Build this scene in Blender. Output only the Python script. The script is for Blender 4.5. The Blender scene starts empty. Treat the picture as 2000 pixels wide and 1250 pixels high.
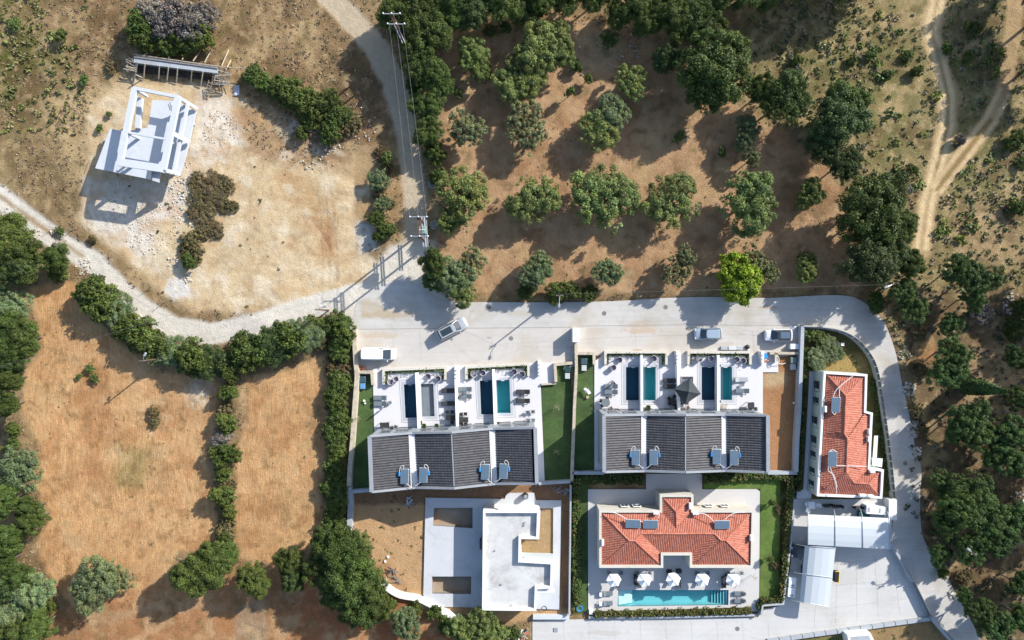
import bpy, bmesh, math, random
import numpy as np
from mathutils import Vector, Matrix
from mathutils.geometry import tessellate_polygon
R = math.radians
rnd = random.Random(7)
rng = np.random.default_rng(11)
S = bpy.context.scene
COL = S.collection
# ---------------------------------------------------------------- camera, world, sun, exposure
cam = bpy.data.objects.new('drone_camera', bpy.data.cameras.new('drone_camera'))
COL.objects.link(cam)
cam.location = (0, 0, 100)
cam.rotation_euler = (0, 0, 0)
cam.data.sensor_width = 36
cam.data.lens = 24
cam.data.clip_end = 9000
S.camera = cam
SUN_EL, SUN_AZ = R(30), math.atan2(.79, .61)
W = bpy.data.worlds.new('World'); S.world = W; W.use_nodes = True
sky = W.node_tree.nodes.new('ShaderNodeTexSky')
sky.sky_type = 'NISHITA'; sky.sun_disc = False
sky.sun_elevation = SUN_EL; sky.sun_rotation = SUN_AZ
W.node_tree.links.new(sky.outputs[0], W.node_tree.nodes['Background'].inputs[0])
W.node_tree.nodes['Background'].inputs[1].default_value = 0.13
sl = bpy.data.lights.new('sun', 'SUN'); sl.energy = 4.6; sl.angle = R(.5); sl.color = (1, .95, .87)
so = bpy.data.objects.new('sun', sl); COL.objects.link(so)
sv = Vector((math.sin(SUN_AZ)*math.cos(SUN_EL), math.cos(SUN_AZ)*math.cos(SUN_EL), math.sin(SUN_EL)))
so.rotation_euler = (-sv).to_track_quat('-Z', 'Y').to_euler(); so.location = sv*60
S.view_settings.view_transform = 'Standard'
S.view_settings.look = 'None'
S.view_settings.exposure = 0.82
S.view_settings.gamma = 1
# ---------------------------------------------------------------- helpers
def P(px, py, z=0.0):
    s = .075*(100-z)/100
    return Vector(((px-1000)*s, (625-py)*s, z))
def CR(ox, oy, s): return lambda x, y: (ox+x/s, oy+y/s)
def lin(c): return tuple(((v/255+.055)/1.055)**2.4 if v > 10 else v/255/12.92 for v in c)
def A(r, g, b, k=1.55):                      # albedo of a surface seen sunlit at this display colour
    return tuple(min(.85, v/k) for v in lin((r, g, b)))
WL = {}
def tag(o, label=None, cat=None, group=None, kind=None):
    if label: o['label'] = label
    if cat: o['category'] = cat
    if group: o['group'] = group
    if kind: o['kind'] = kind
    return o
def thing(name, label, cat, loc=(0, 0, 0), group=None):
    o = bpy.data.objects.new(name, None); COL.objects.link(o); o.location = loc
    o.empty_display_size = .3
    WL[o.name] = Vector(loc)
    return tag(o, label, cat, group)
def at(px, py, z=0): return P(px, py, z)
def copy_tree(o, parent=None):
    c = o.copy(); COL.objects.link(c); c.parent = parent
    for ch in o.children: copy_tree(ch, c)
    return c
def put(o, loc, rz=0, sc=1):
    o.location = loc; o.rotation_euler = (0, 0, rz)
    o.scale = (sc, sc, sc) if not hasattr(sc, '__len__') else sc
    return o
USED = set()
def inst(proto, loc, rz, label, group=None, sc=1):
    """first use moves the prototype, then copies of the thing and all its parts"""
    if proto.name not in USED:
        USED.add(proto.name); o = proto
    else: o = copy_tree(proto)
    put(o, loc, rz, sc); o['label'] = label
    if group: o['group'] = group
    return o
class MB:
    def __init__(s): s.v = []; s.f = []; s.c = []
    def add(s, vs, fs, col=None):
        n = len(s.v); s.v += [tuple(v) for v in vs]; s.f += [tuple(i+n for i in f) for f in fs]
        if col is not None: s.c += [col]*len(vs)
        return s
    def box(s, c, d, rz=0, rot=None):
        x, y, z = d[0]/2, d[1]/2, d[2]/2
        m = rot if rot is not None else Matrix.Rotation(rz, 3, 'Z')
        vs = [Vector(c)+m @ Vector(p) for p in ((-x,-y,-z),(x,-y,-z),(x,y,-z),(-x,y,-z),(-x,-y,z),(x,-y,z),(x,y,z),(-x,y,z))]
        return s.add(vs, [(0,3,2,1),(4,5,6,7),(0,1,5,4),(1,2,6,5),(2,3,7,6),(3,0,4,7)])
    def rbox(s, c, d, rz=0, b=.04):
        """box with bevelled vertical edges and a chamfered top"""
        x, y, z = d[0]/2, d[1]/2, d[2]/2; m = Matrix.Rotation(rz, 3, 'Z')
        def ring(x, y, z, b): return [(-x+b,-y,z),(x-b,-y,z),(x,-y+b,z),(x,y-b,z),(x-b,y,z),(-x+b,y,z),(-x,y-b,z),(-x,-y+b,z)]
        vs = ring(x,y,-z,b)+ring(x,y,z-b,b)+ring(x-b,y-b,z,b)
        vs = [Vector(c)+m @ Vector(p) for p in vs]
        fs = [tuple(range(7,-1,-1)), tuple(range(16,24))]
        for k in (0, 8):
            fs += [(k+i, k+(i+1)%8, k+8+(i+1)%8, k+8+i) for i in range(8)]
        return s.add(vs, fs)
    def bar(s, a, b, w, h=None):
        """rectangular beam from a to b"""
        a, b = Vector(a), Vector(b); d = b-a; L = d.length; h = h or w
        if L < 1e-5: return s
        q = d.to_track_quat('X', 'Z').to_matrix()
        return s.box((a+b)/2, (L, w, h), rot=q)
    def tube(s, a, b, r0, r1=None, n=6, cap=True):
        a, b = Vector(a), Vector(b); r1 = r0 if r1 is None else r1; d = b-a
        if d.length < 1e-5: return s
        q = d.to_track_quat('Z', 'Y').to_matrix(); vs = []
        for p, r in ((a, r0), (b, r1)):
            vs += [p+q @ Vector((r*math.cos(2*math.pi*i/n), r*math.sin(2*math.pi*i/n), 0)) for i in range(n)]
        fs = [(i, (i+1)%n, n+(i+1)%n, n+i) for i in range(n)]
        if cap: fs += [tuple(range(n-1,-1,-1)), tuple(range(n, 2*n))]
        return s.add(vs, fs)
    def path(s, pts, r, n=5):
        for a, b in zip(pts[:-1], pts[1:]): s.tube(a, b, r, r, n)
        return s
    def lathe(s, c, prof, n=12, ang=(0, 2*math.pi)):
        full = abs(ang[1]-ang[0]-2*math.pi) < 1e-4; m = n if full else n+1; vs = []
        for r, z in prof:
            vs += [(c[0]+r*math.cos(ang[0]+(ang[1]-ang[0])*i/n), c[1]+r*math.sin(ang[0]+(ang[1]-ang[0])*i/n), c[2]+z) for i in range(m)]
        fs = []
        for k in range(len(prof)-1):
            for i in range(n):
                j = (i+1) % m
                fs.append((k*m+i, k*m+j, (k+1)*m+j, (k+1)*m+i))
        return s.add(vs, fs)
    def prism(s, poly, z0, z1, holes=()):
        """poly: list of 2D points; z1 may be a list of heights"""
        loops = [list(poly)]+[list(h) for h in holes]; allp = [p for l in loops for p in l]; n = len(allp)
        zt = z1 if hasattr(z1, '__len__') else [z1]*n
        vs = [(p[0], p[1], z0) for p in allp]+[(p[0], p[1], zt[i]) for i, p in enumerate(allp)]
        tris = tessellate_polygon([[Vector((p[0], p[1], 0)) for p in l] for l in loops])
        fs = []
        for a, b, c in tris:
            A_ = (allp[b][0]-allp[a][0])*(allp[c][1]-allp[a][1])-(allp[b][1]-allp[a][1])*(allp[c][0]-allp[a][0])
            if A_ < 0: a, c = c, a
            fs += [(a+n, b+n, c+n), (c, b, a)]
        k = 0
        for l in loops:
            m = len(l); ar = sum(l[i][0]*l[(i+1)%m][1]-l[(i+1)%m][0]*l[i][1] for i in range(m))
            for i in range(m):
                a, b = k+i, k+(i+1)%m
                fs.append((a, b, b+n, a+n) if (ar > 0) == (l is loops[0]) else (b, a, a+n, b+n))
            k += m
        return s.add(vs, fs)
    def build(s, name, mat=None, parent=None, smooth=False, kind=None, label=None, cat=None, group=None):
        off = WL.get(parent.name, Vector((0,0,0))) if parent is not None else Vector((0,0,0))
        me = bpy.data.meshes.new(name)
        me.from_pydata([(v[0]-off.x, v[1]-off.y, v[2]-off.z) for v in s.v], [], s.f)
        if s.c:
            at_ = me.color_attributes.new('Col', 'FLOAT_COLOR', 'POINT')
            at_.data.foreach_set('color', np.array([(c[0], c[1], c[2], 1) for c in s.c], 'f').ravel())
        if mat: me.materials.append(mat)
        if smooth: me.polygons.foreach_set('use_smooth', [True]*len(me.polygons))
        o = bpy.data.objects.new(name, me); COL.objects.link(o)
        if parent is not None:
            o.parent = parent; WL[o.name] = off
        return tag(o, label, cat, group, kind)
def w2(pts, z=0): return [tuple(P(x, y, z)[:2]) for x, y in pts]
def band(pts, w, closed=False):
    """outline (world 2D) of a polyline widened to w; mitred"""
    n = len(pts); L = []; Rr = []
    for i in range(n):
        p = Vector(pts[i])
        a = Vector(pts[(i-1) % n]) if (i > 0 or closed) else None
        b = Vector(pts[(i+1) % n]) if (i < n-1 or closed) else None
        d1 = (p-a).normalized() if a is not None else (b-p).normalized()
        d2 = (b-p).normalized() if b is not None else d1
        n1 = Vector((-d1.y, d1.x)); n2 = Vector((-d2.y, d2.x)); m = (n1+n2)
        m = m.normalized() if m.length > 1e-6 else n1
        k = w/2/max(.35, m.dot(n1))
        L.append(tuple(p+m*k)); Rr.append(tuple(p-m*k))
    return L, Rr
def wall_mb(pts, w, z0, z1, closed=False, mb=None):
    mb = mb or MB(); L, Rr = band(pts, w, closed); n = len(pts)
    for i in range(n if closed else n-1):
        j = (i+1) % n
        q = [L[i], Rr[i], Rr[j], L[j]]
        vs = [(p[0], p[1], z0) for p in q]+[(p[0], p[1], z1) for p in q]
        fs = [(0,3,2,1), (4,5,6,7), (3,0,4,7)[::-1] if False else (0,4,7,3), (1,2,6,5)]
        if not closed and i == 0: fs.append((0,1,5,4))
        if not closed and i == n-2: fs.append((2,3,7,6))
        mb.add(vs, fs)
    return mb
def smooth_path(pts, k=6):
    out = []; n = len(pts)
    for i in range(n-1):
        p0 = pts[max(0, i-1)]; p1 = pts[i]; p2 = pts[i+1]; p3 = pts[min(n-1, i+2)]
        for j in range(k):
            t = j/k
            out.append(tuple(.5*((2*p1[d])+(-p0[d]+p2[d])*t+(2*p0[d]-5*p1[d]+4*p2[d]-p3[d])*t*t+(-p0[d]+3*p1[d]-3*p2[d]+p3[d])*t**3) for d in range(len(p1))))
    out.append(tuple(pts[-1])); return out
# ---------------------------------------------------------------- materials
def nd(nt, t, **k):
    n = nt.nodes.new('ShaderNode'+t)
    for a, b in k.items():
        if hasattr(n, a) and a not in n.inputs: setattr(n, a, b)
        else: n.inputs[a].default_value = b
    return n
def base_mat(name):
    m = bpy.data.materials.new(name); m.use_nodes = True; nt = m.node_tree
    return m, nt, nt.nodes['Principled BSDF'], nt.links
def noise(nt, vec, scale, detail=5, rough=.6, dist=0):
    n = nd(nt, 'TexNoise'); n.inputs['Scale'].default_value = scale; n.inputs['Detail'].default_value = detail
    n.inputs['Roughness'].default_value = rough; n.inputs['Distortion'].default_value = dist
    nt.links.new(vec, n.inputs['Vector']); return n.outputs[0]
def mrange(nt, v, a, b, c, d):
    n = nd(nt, 'MapRange'); n.inputs[1].default_value = a; n.inputs[2].default_value = b
    n.inputs[3].default_value = c; n.inputs[4].default_value = d; nt.links.new(v, n.inputs[0]); return n.outputs[0]
def mathn(nt, op, a, b):
    n = nd(nt, 'Math', operation=op)
    for i, v in ((0, a), (1, b)):
        if isinstance(v, (int, float)): n.inputs[i].default_value = v
        else: nt.links.new(v, n.inputs[i])
    return n.outputs[0]
def scalecol(nt, col, f):
    n = nd(nt, 'VectorMath', operation='SCALE')
    if isinstance(col, tuple): n.inputs[0].default_value = col[:3]
    else: nt.links.new(col, n.inputs[0])
    nt.links.new(f, n.inputs['Scale']); return n.outputs[0]
def mixc(nt, f, a, b):
    n = nd(nt, 'Mix', data_type='RGBA')
    for i, v in ((0, f), (6, a), (7, b)):
        if isinstance(v, (int, float)): n.inputs[i].default_value = v
        elif isinstance(v, tuple): n.inputs[i].default_value = (*v[:3], 1)
        else: nt.links.new(v, n.inputs[i])
    return n.outputs[2]
def M(name, col, rough=.8, var=.12, scale=1.5, bump=0, bscale=15, metal=0, stain=None, attr=False, objrand=0, spec=.4, streak=0, blobs=()):
    """surface colour with two scales of wear, optional stains (colour, amount, scale)"""
    m, nt, b, lk = base_mat(name)
    tc = nd(nt, 'TexCoord').outputs['Object'] if not attr == 'world' else nd(nt, 'NewGeometry').outputs['Position']
    if attr is True: c = nd(nt, 'VertexColor', layer_name='Col').outputs[0]
    else: c = tuple(col)
    f = mathn(nt, 'ADD', mrange(nt, noise(nt, tc, scale), .25, .75, -var, var), mrange(nt, noise(nt, tc, scale*9, 3), .3, .7, 1-var*.5, 1+var*.5))
    if objrand:
        oi = nd(nt, 'ObjectInfo').outputs['Random']
        f = mathn(nt, 'MULTIPLY', f, mrange(nt, oi, 0, 1, 1-objrand, 1+objrand))
    c = scalecol(nt, c, f)
    if stain:
        sm = mrange(nt, noise(nt, tc, stain[2], 7, .65, .6), .5, .72, 0, stain[1])
        c = mixc(nt, sm, c, tuple(stain[0]))
    if streak:                                   # tyre marks and swept dirt, drawn out along the drive direction
        mp = nd(nt, 'Mapping'); mp.inputs['Scale'].default_value = (.07, 1.5, 1); mp.inputs['Rotation'].default_value = (0, 0, .05); lk.new(tc, mp.inputs[0])
        c = scalecol(nt, c, mrange(nt, noise(nt, mp.outputs[0], 1.0, 6, .65, .5), .35, .7, 1+streak*.4, 1-streak))
        cr = nd(nt, 'TexVoronoi', feature='DISTANCE_TO_EDGE'); cr.inputs['Scale'].default_value = .09; wv = nd(nt, 'VectorMath', operation='ADD'); lk.new(tc, wv.inputs[0])
        nz = nd(nt, 'TexNoise'); nz.inputs['Scale'].default_value = .7; nz.inputs['Detail'].default_value = 6; lk.new(tc, nz.inputs['Vector']); sc2 = nd(nt, 'VectorMath', operation='SCALE'); sc2.inputs['Scale'].default_value = 2.2; lk.new(nz.outputs[1], sc2.inputs[0]); lk.new(sc2.outputs[0], wv.inputs[1]); lk.new(wv.outputs[0], cr.inputs['Vector'])
        c = scalecol(nt, c, mrange(nt, cr.outputs['Distance'], 0, .009, .90, 1))
    for (bx, by, rx, ry, bc, bo) in blobs:       # spilled earth and damp patches where the photograph has them
        mp = nd(nt, 'Mapping'); p_ = P(bx, by); mp.inputs['Location'].default_value = (-p_.x/(rx*.075), -p_.y/(ry*.075), 0); mp.inputs['Scale'].default_value = (1/(rx*.075), 1/(ry*.075), 0); lk.new(tc, mp.inputs[0])
        ln = nd(nt, 'VectorMath', operation='LENGTH'); lk.new(mp.outputs[0], ln.inputs[0])
        dd = mathn(nt, 'ADD', ln.outputs['Value'], mrange(nt, noise(nt, tc, .9, 6, .7), .3, .7, -.5, .5))
        c = mixc(nt, mrange(nt, dd, .55, 1.0, bo, 0), c, tuple(A(*bc)))
    lk.new(c, b.inputs['Base Color'])
    b.inputs['Roughness'].default_value = rough; b.inputs['Metallic'].default_value = metal
    b.inputs['Specular IOR Level'].default_value = spec
    if bump:
        bn = nd(nt, 'Bump'); bn.inputs['Strength'].default_value = bump; bn.inputs['Distance'].default_value = .05
        lk.new(noise(nt, tc, bscale, 4), bn.inputs['Height']); lk.new(bn.outputs[0], b.inputs['Normal'])
    return m
def leaf_mat(name, trans=.18):
    m, nt, b, lk = base_mat(name)
    c = nd(nt, 'VertexColor', layer_name='Col').outputs[0]
    oi = nd(nt, 'ObjectInfo').outputs['Random']
    hs = nd(nt, 'HueSaturation'); lk.new(c, hs.inputs['Color'])
    lk.new(mrange(nt, oi, 0, 1, .82, 1.2), hs.inputs['Value']); lk.new(mrange(nt, mathn(nt, 'FRACT', mathn(nt, 'MULTIPLY', oi, 7.3), 0), 0, 1, .485, .515), hs.inputs['Hue'])
    lk.new(hs.outputs[0], b.inputs['Base Color']); b.inputs['Roughness'].default_value = .55; b.inputs['Specular IOR Level'].default_value = .25
    t = nd(nt, 'BsdfTranslucent'); lk.new(hs.outputs[0], t.inputs[0])
    mx = nd(nt, 'MixShader'); mx.inputs[0].default_value = trans
    lk.new(b.outputs[0], mx.inputs[1]); lk.new(t.outputs[0], mx.inputs[2])
    lk.new(mx.outputs[0], nt.nodes['Material Output'].inputs[0]); return m
def water_mat(name, tint, ripple=.15):
    m, nt, b, lk = base_mat(name)
    tr = nd(nt, 'BsdfTransparent'); tr.inputs[0].default_value = (*tint, 1)
    gl = nd(nt, 'BsdfGlossy'); gl.inputs['Roughness'].default_value = .03
    fr = nd(nt, 'LayerWeight'); fr.inputs['Blend'].default_value = .5
    bn = nd(nt, 'Bump'); bn.inputs['Strength'].default_value = ripple; bn.inputs['Distance'].default_value = .05
    tc = nd(nt, 'TexCoord').outputs['Object']
    lk.new(noise(nt, tc, 3.5, 3, .5, 1), bn.inputs['Height']); lk.new(bn.outputs[0], gl.inputs['Normal']); lk.new(bn.outputs[0], fr.inputs['Normal'])
    mx = nd(nt, 'MixShader'); lk.new(mathn(nt, 'ADD', mathn(nt, 'MULTIPLY', mathn(nt, 'POWER', fr.outputs['Facing'], 5), .9), .02), mx.inputs[0]); lk.new(tr.outputs[0], mx.inputs[1]); lk.new(gl.outputs[0], mx.inputs[2])
    lk.new(mx.outputs[0], nt.nodes['Material Output'].inputs[0]); return m
def sheer_mat(name, col, op):
    m, nt, b, lk = base_mat(name)
    b.inputs['Base Color'].default_value = (*col, 1); b.inputs['Roughness'].default_value = .35
    tr = nd(nt, 'BsdfTransparent'); tr.inputs[0].default_value = (.95, .97, 1, 1)
    mx = nd(nt, 'MixShader'); mx.inputs[0].default_value = op
    lk.new(tr.outputs[0], mx.inputs[1]); lk.new(b.outputs[0], mx.inputs[2])
    lk.new(mx.outputs[0], nt.nodes['Material Output'].inputs[0]); return m
concrete = M('road_concrete', A(214, 211, 206), .85, .07, .12, .15, 6, attr='world', stain=(A(186, 172, 148), .6, .16), streak=.09, blobs=[(755, 615, 60, 10, (192, 170, 134), .7), (725, 600, 30, 22, (196, 178, 146), .6), (1250, 634, 36, 9, (204, 172, 132), .4), (1500, 600, 22, 4, (178, 158, 128), .6), (1010, 612, 40, 6, (200, 190, 172), .5), (1760, 830, 12, 60, (190, 186, 178), .5), (1800, 905, 40, 14, (196, 184, 164), .7), (1830, 1120, 14, 40, (196, 188, 172), .6)])
concrete2 = M('yard_concrete', A(218, 213, 206), .85, .05, .2, .1, 6, attr='world', stain=(A(200, 184, 164), .7, .12), streak=.07, blobs=[(1255, 645, 38, 9, (206, 170, 128), .5), (740, 655, 50, 8, (208, 188, 162), .6), (1245, 684, 12, 3, (186, 150, 116), .7), (955, 660, 8, 3, (150, 146, 142), .6), (1420, 672, 30, 6, (202, 190, 174), .5)])
yardpale = M('pale_concrete', A(222, 221, 219), .85, .05, .2, .1, 6, attr='world', stain=(A(200, 195, 185), .5, .16), streak=.06, blobs=[(1180, 1236, 60, 6, (196, 190, 180), .5), (1650, 1130, 50, 20, (204, 202, 196), .5)])
terr = M('terrace_tiles', A(236, 235, 238), .6, .03, .5, 0, attr='world')
greyc = M('grey_concrete', A(190, 197, 205), .85, .09, .25, .15, 6, attr='world', stain=(A(165, 165, 165), .6, .3))
framec = M('bare_concrete', A(220, 226, 234), .85, .06, .5, .15, 6, attr='world', stain=(A(205, 208, 214), .6, .5))
white = M('white_render', (.66, .66, .65), .75, .04, .4, attr='world', stain=((.60, .58, .54), .35, .5))
wroof = M('white_flat_roof', (.47, .475, .47), .8, .12, .5, .1, 6, attr='world', stain=((.27, .265, .26), .95, .38))
cream = M('cream_render', A(230, 226, 214), .8, .05, .6, attr='world', stain=(A(200, 185, 160), .5, .6))
greyr = M('grey_green_render', A(196, 208, 200), .8, .06, .5, attr='world')
greyp = M('grey_roof_trim', A(164, 170, 178), .6, .08, .8, attr='world', stain=(A(200, 200, 200), .4, 1))
stonew = M('stone_wall', A(214, 203, 182), .9, .16, 2.2, .6, 9, attr='world', stain=(A(160, 140, 110), .7, 1.6))
darkglass = M('window_glass', (.03, .04, .05), .08, .02, spec=.8)
alu = M('grey_aluminium', (.25, .27, .29), .4, .06, 3, metal=.6)
whitem = M('white_metal', (.66, .66, .66), .4, .05, 3)
steel = M('galvanised_steel', (.5, .53, .56), .45, .08, 3, metal=.5)
dark = M('charcoal_fabric', (.035, .037, .042), .8, .15, 6)
greyf = M('grey_fabric', A(122, 134, 142), .85, .08, 5)
wick = M('pale_wicker', A(196, 190, 198), .85, .2, 12, .5, 60)
wickd = M('dark_wicker', (.05, .05, .055), .85, .2, 12)
black = M('black_metal', (.02, .02, .022), .5, .1, 4)
timber = M('pale_timber', A(205, 190, 165), .85, .18, 3, .2, 30, objrand=.15)
timberg = M('weathered_timber', A(150, 148, 148), .85, .2, 3, .2, 30, objrand=.15)
brown = M('brown_pole', (.10, .06, .045), .85, .2, 2)
plastic = M('white_plastic', (.75, .77, .8), .4, .04, 4)
bluep = M('blue_plastic', (.03, .22, .50), .4, .05, 4)
wirem = M('weathered_wire', (.16, .165, .17), .6, .1, 3)
tealm = M('teal_sheet', (.03, .10, .10), .5, .1, 2)
solar = M('solar_glass', A(104, 126, 146), .15, .08, 1.5, spec=.6)
yellow = M('yellow_plastic', (.75, .50, .03), .5, .05, 4)
brick = M('orange_pot_clay', (.40, .16, .09), .85, .15, 5)
rubber = M('tyre_rubber', (.015, .015, .015), .9, .1, 6)
bark = M('olive_bark', (.13, .105, .085), .95, .3, 3, .5, 12, objrand=.2)
greyw = M('dead_twig', (.34, .32, .34), .95, .2, 3)
sheet = sheer_mat('canopy_polycarbonate', (.48, .52, .55), .9)
parasolw = M('white_canvas', (.82, .82, .83), .8, .03, 3)
parasold = M('dark_canvas', (.035, .045, .052), .8, .08, 3)
leafm = leaf_mat('foliage')
# lawn: striped short grass
def lawn_material(name, a, b2):
    m, nt, b, lk = base_mat(name)
    pos = nd(nt, 'NewGeometry').outputs['Position']
    f = mathn(nt, 'MULTIPLY', mrange(nt, noise(nt, pos, 8, 6, .7), .3, .7, .55, 1.45), mrange(nt, noise(nt, pos, .35, 4, .6), .35, .65, .72, 1.2))
    c = mixc(nt, mrange(nt, noise(nt, pos, .5, 4), .35, .65, 0, 1), a, b2)
    lk.new(scalecol(nt, c, f), b.inputs['Base Color']); b.inputs['Roughness'].default_value = .9
    bn = nd(nt, 'Bump'); bn.inputs['Strength'].default_value = .7; bn.inputs['Distance'].default_value = .05
    lk.new(noise(nt, pos, 18, 4), bn.inputs['Height']); lk.new(bn.outputs[0], b.inputs['Normal']); return m
lawnm = lawn_material('lawn_grass', (.034, .074, .015), (.055, .092, .024))
lawnm2 = lawn_material('villa_lawn_grass', (.055, .115, .012), (.09, .13, .025))
# roof tiles: colour of each tile from its own attribute
tile_red = M('red_clay_tile', (0, 0, 0), .75, .08, 2, attr=True)
tile_dark = M('dark_concrete_tile', (0, 0, 0), .55, .08, 2, attr=True)
# ---------------------------------------------------------------- ground: one sheet, coloured by soil, split by zone
def lattice(seed, n=256): return np.random.default_rng(seed).random((n, n))
def vnoise(x, y, seed):
    L = lattice(seed); n = L.shape[0]
    xi = np.floor(x).astype(int); yi = np.floor(y).astype(int); fx = x-xi; fy = y-yi
    fx = fx*fx*(3-2*fx); fy = fy*fy*(3-2*fy)
    a = L[yi % n, xi % n]; b = L[yi % n, (xi+1) % n]; c = L[(yi+1) % n, xi % n]; d = L[(yi+1) % n, (xi+1) % n]
    return (a*(1-fx)+b*fx)*(1-fy)+(c*(1-fx)+d*fx)*fy
def fbm(x, y, size, seed, oct=4):
    v = 0; amp = 1; tot = 0
    for i in range(oct):
        ca, sa = math.cos(.6+1.1*i+seed), math.sin(.6+1.1*i+seed)
        v = v+amp*vnoise((x*ca-y*sa)/size*2**i+17*i+500, (x*sa+y*ca)/size*2**i+31*i+500, seed+i); tot += amp; amp *= .55
    return v/tot*2-1
def sd_poly(poly, X, Y):
    d = np.full(X.shape, 1e18); ins = np.zeros(X.shape, bool); n = len(poly)
    for i in range(n):
        ax, ay = poly[i]; bx, by = poly[(i+1) % n]; ex, ey = bx-ax, by-ay
        wx, wy = X-ax, Y-ay; t = np.clip((wx*ex+wy*ey)/(ex*ex+ey*ey+1e-9), 0, 1)
        d = np.minimum(d, (wx-ex*t)**2+(wy-ey*t)**2)
        cnd = ((ay > Y) != (by > Y)) & (X < (bx-ax)*(Y-ay)/((by-ay) if by != ay else 1e-9)+ax); ins ^= cnd
    d = np.sqrt(d); return np.where(ins, -d, d)
def sd_path(pts, w, X, Y):
    d = np.full(X.shape, 1e18)
    for (ax, ay), (bx, by) in zip(pts[:-1], pts[1:]):
        ex, ey = bx-ax, by-ay; wx, wy = X-ax, Y-ay
        t = np.clip((wx*ex+wy*ey)/(ex*ex+ey*ey+1e-9), 0, 1)
        d = np.minimum(d, (wx-ex*t)**2+(wy-ey*t)**2)
    return np.sqrt(d)-w/2
far = [110, 150, 260, 600, 1600, 4000]
xs = np.array([-f for f in far[::-1]]+list(np.arange(-82, 82.01, .25))+far, float)
ys = np.array([-f for f in far[::-1]]+list(np.arange(-53, 53.01, .25))+far, float)
GX, GY = np.meshgrid(xs, ys)
PX = GX/.075+1000; PY = 625-GY/.075
PXc, PYc = PX, PY
wn1 = fbm(PX, PY, 60, 1); wn2 = fbm(PX, PY, 18, 5); big = fbm(PX, PY, 220, 9); fine = fbm(PX, PY, 9, 13, 3)
ZN = ['ground', 'field', 'orchard_floor', 'building_plot', 'gravel_road', 'dirt_track', 'meadow', 'scrub_hillside', 'woodland_floor', 'garden_soil']
zone = np.zeros(GX.shape, int)
col = np.empty(GX.shape+(3,)); col[:] = A(158, 132, 96)
mask = np.zeros(GX.shape+(3,)); mask[..., 2] = .6
def layer(shape, rgb, soft=8, warp=8, op=1, z=None, mk=None, path=None):
    sd = sd_path(shape, path, PX, PY) if path else sd_poly(shape, PX, PY)
    s = sd+warp*(.6*wn1+.7*wn2)
    a = np.clip(.5-s/(2*soft), 0, 1); a = a*a*(3-2*a)*op
    col[:] = col*(1-a[..., None])+np.array(A(*rgb))*a[..., None]
    if mk is not None: mask[:] = mask*(1-a[..., None])+np.array(mk)*a[..., None]
    if z is not None: zone[a > .45*op] = ZN.index(z)
    return sd
def spot(x, y, r, rgb, op=.6, soft=None, warp=None, sx=1, sy=1):
    d = np.hypot((PX-x)/sx, (PY-y)/sy)-r+(warp if warp is not None else r*.5)*(.6*wn1+.8*wn2)
    a = np.clip(.5-d/(2*(soft or r*.5)), 0, 1); a = a*a*(3-2*a)*op
    col[:] = col*(1-a[..., None])+np.array(A(*rgb))*a[..., None]
BIG = 60000
# right-hand scrub hillside and left half meadow
layer([(1380, -BIG), (BIG, -BIG), (BIG, 720), (1760, 700), (1650, 400), (1450, 180)], (152, 138, 94), 30, 30, z='scrub_hillside', mk=(0, .25, 1))
for x_, y_, r_ in ((1600, 130, 60), (1740, 130, 60), (1700, 210, 70), (1900, 230, 50), (1740, 300, 50), (1900, 340, 60), (1960, 420, 50), (1880, 440, 40), (1640, 80, 50), (1880, 130, 40)): spot(x_, y_, r_, (118, 120, 66), .5)
layer([(1700, 560), (BIG, 560), (BIG, BIG), (1900, BIG), (1900, 1250), (1780, 1000), (1780, 700)], (128, 106, 78), 25, 25, z='woodland_floor', mk=(0, .3, .7))
layer([(-BIG, -BIG), (640, -BIG), (700, 50), (780, 170), (800, 300), (620, 330), (560, 240), (450, 180), (250, 150), (240, 260), (150, 340), (-BIG, 340)], (156, 127, 92), 20, 16, z='meadow', mk=(0, .3, .9))
layer([(-60, 30), (60, 40), (120, 90), (125, 170), (60, 215), (-60, 220)], (100, 104, 48), 22, 26, .95)
layer([(0, 0), (25, -10), (30, 30), (0, 60)], (112, 118, 54), 14, 14, .8)
layer([(60, 140), (150, 140), (170, 200), (60, 260), (0, 240)], (128, 104, 74), 24, 20, .85)
spot(205, 60, 60, (126, 98, 66), .7); spot(160, 30, 50, (132, 104, 70), .6); spot(40, 20, 40, (124, 116, 62), .6); spot(40, 235, 36, (112, 104, 62), .7); spot(100, 235, 30, (126, 108, 72), .7); spot(560, 60, 60, (174, 144, 106), .5); spot(480, 60, 40, (134, 110, 78), .5); spot(700, 190, 40, (132, 108, 80), .5); spot(30, 330, 40, (150, 126, 84), .6)
layer([(90, 190), (250, 130), (250, 260), (180, 350), (90, 350), (60, 270)], (198, 172, 128), 18, 20, .85, mk=(0, .8, .4))
layer([(0, 260), (90, 240), (150, 330), (160, 420), (60, 400), (0, 350)], (170, 146, 104), 18, 16, .9, mk=(0, .5, .8))
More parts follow.
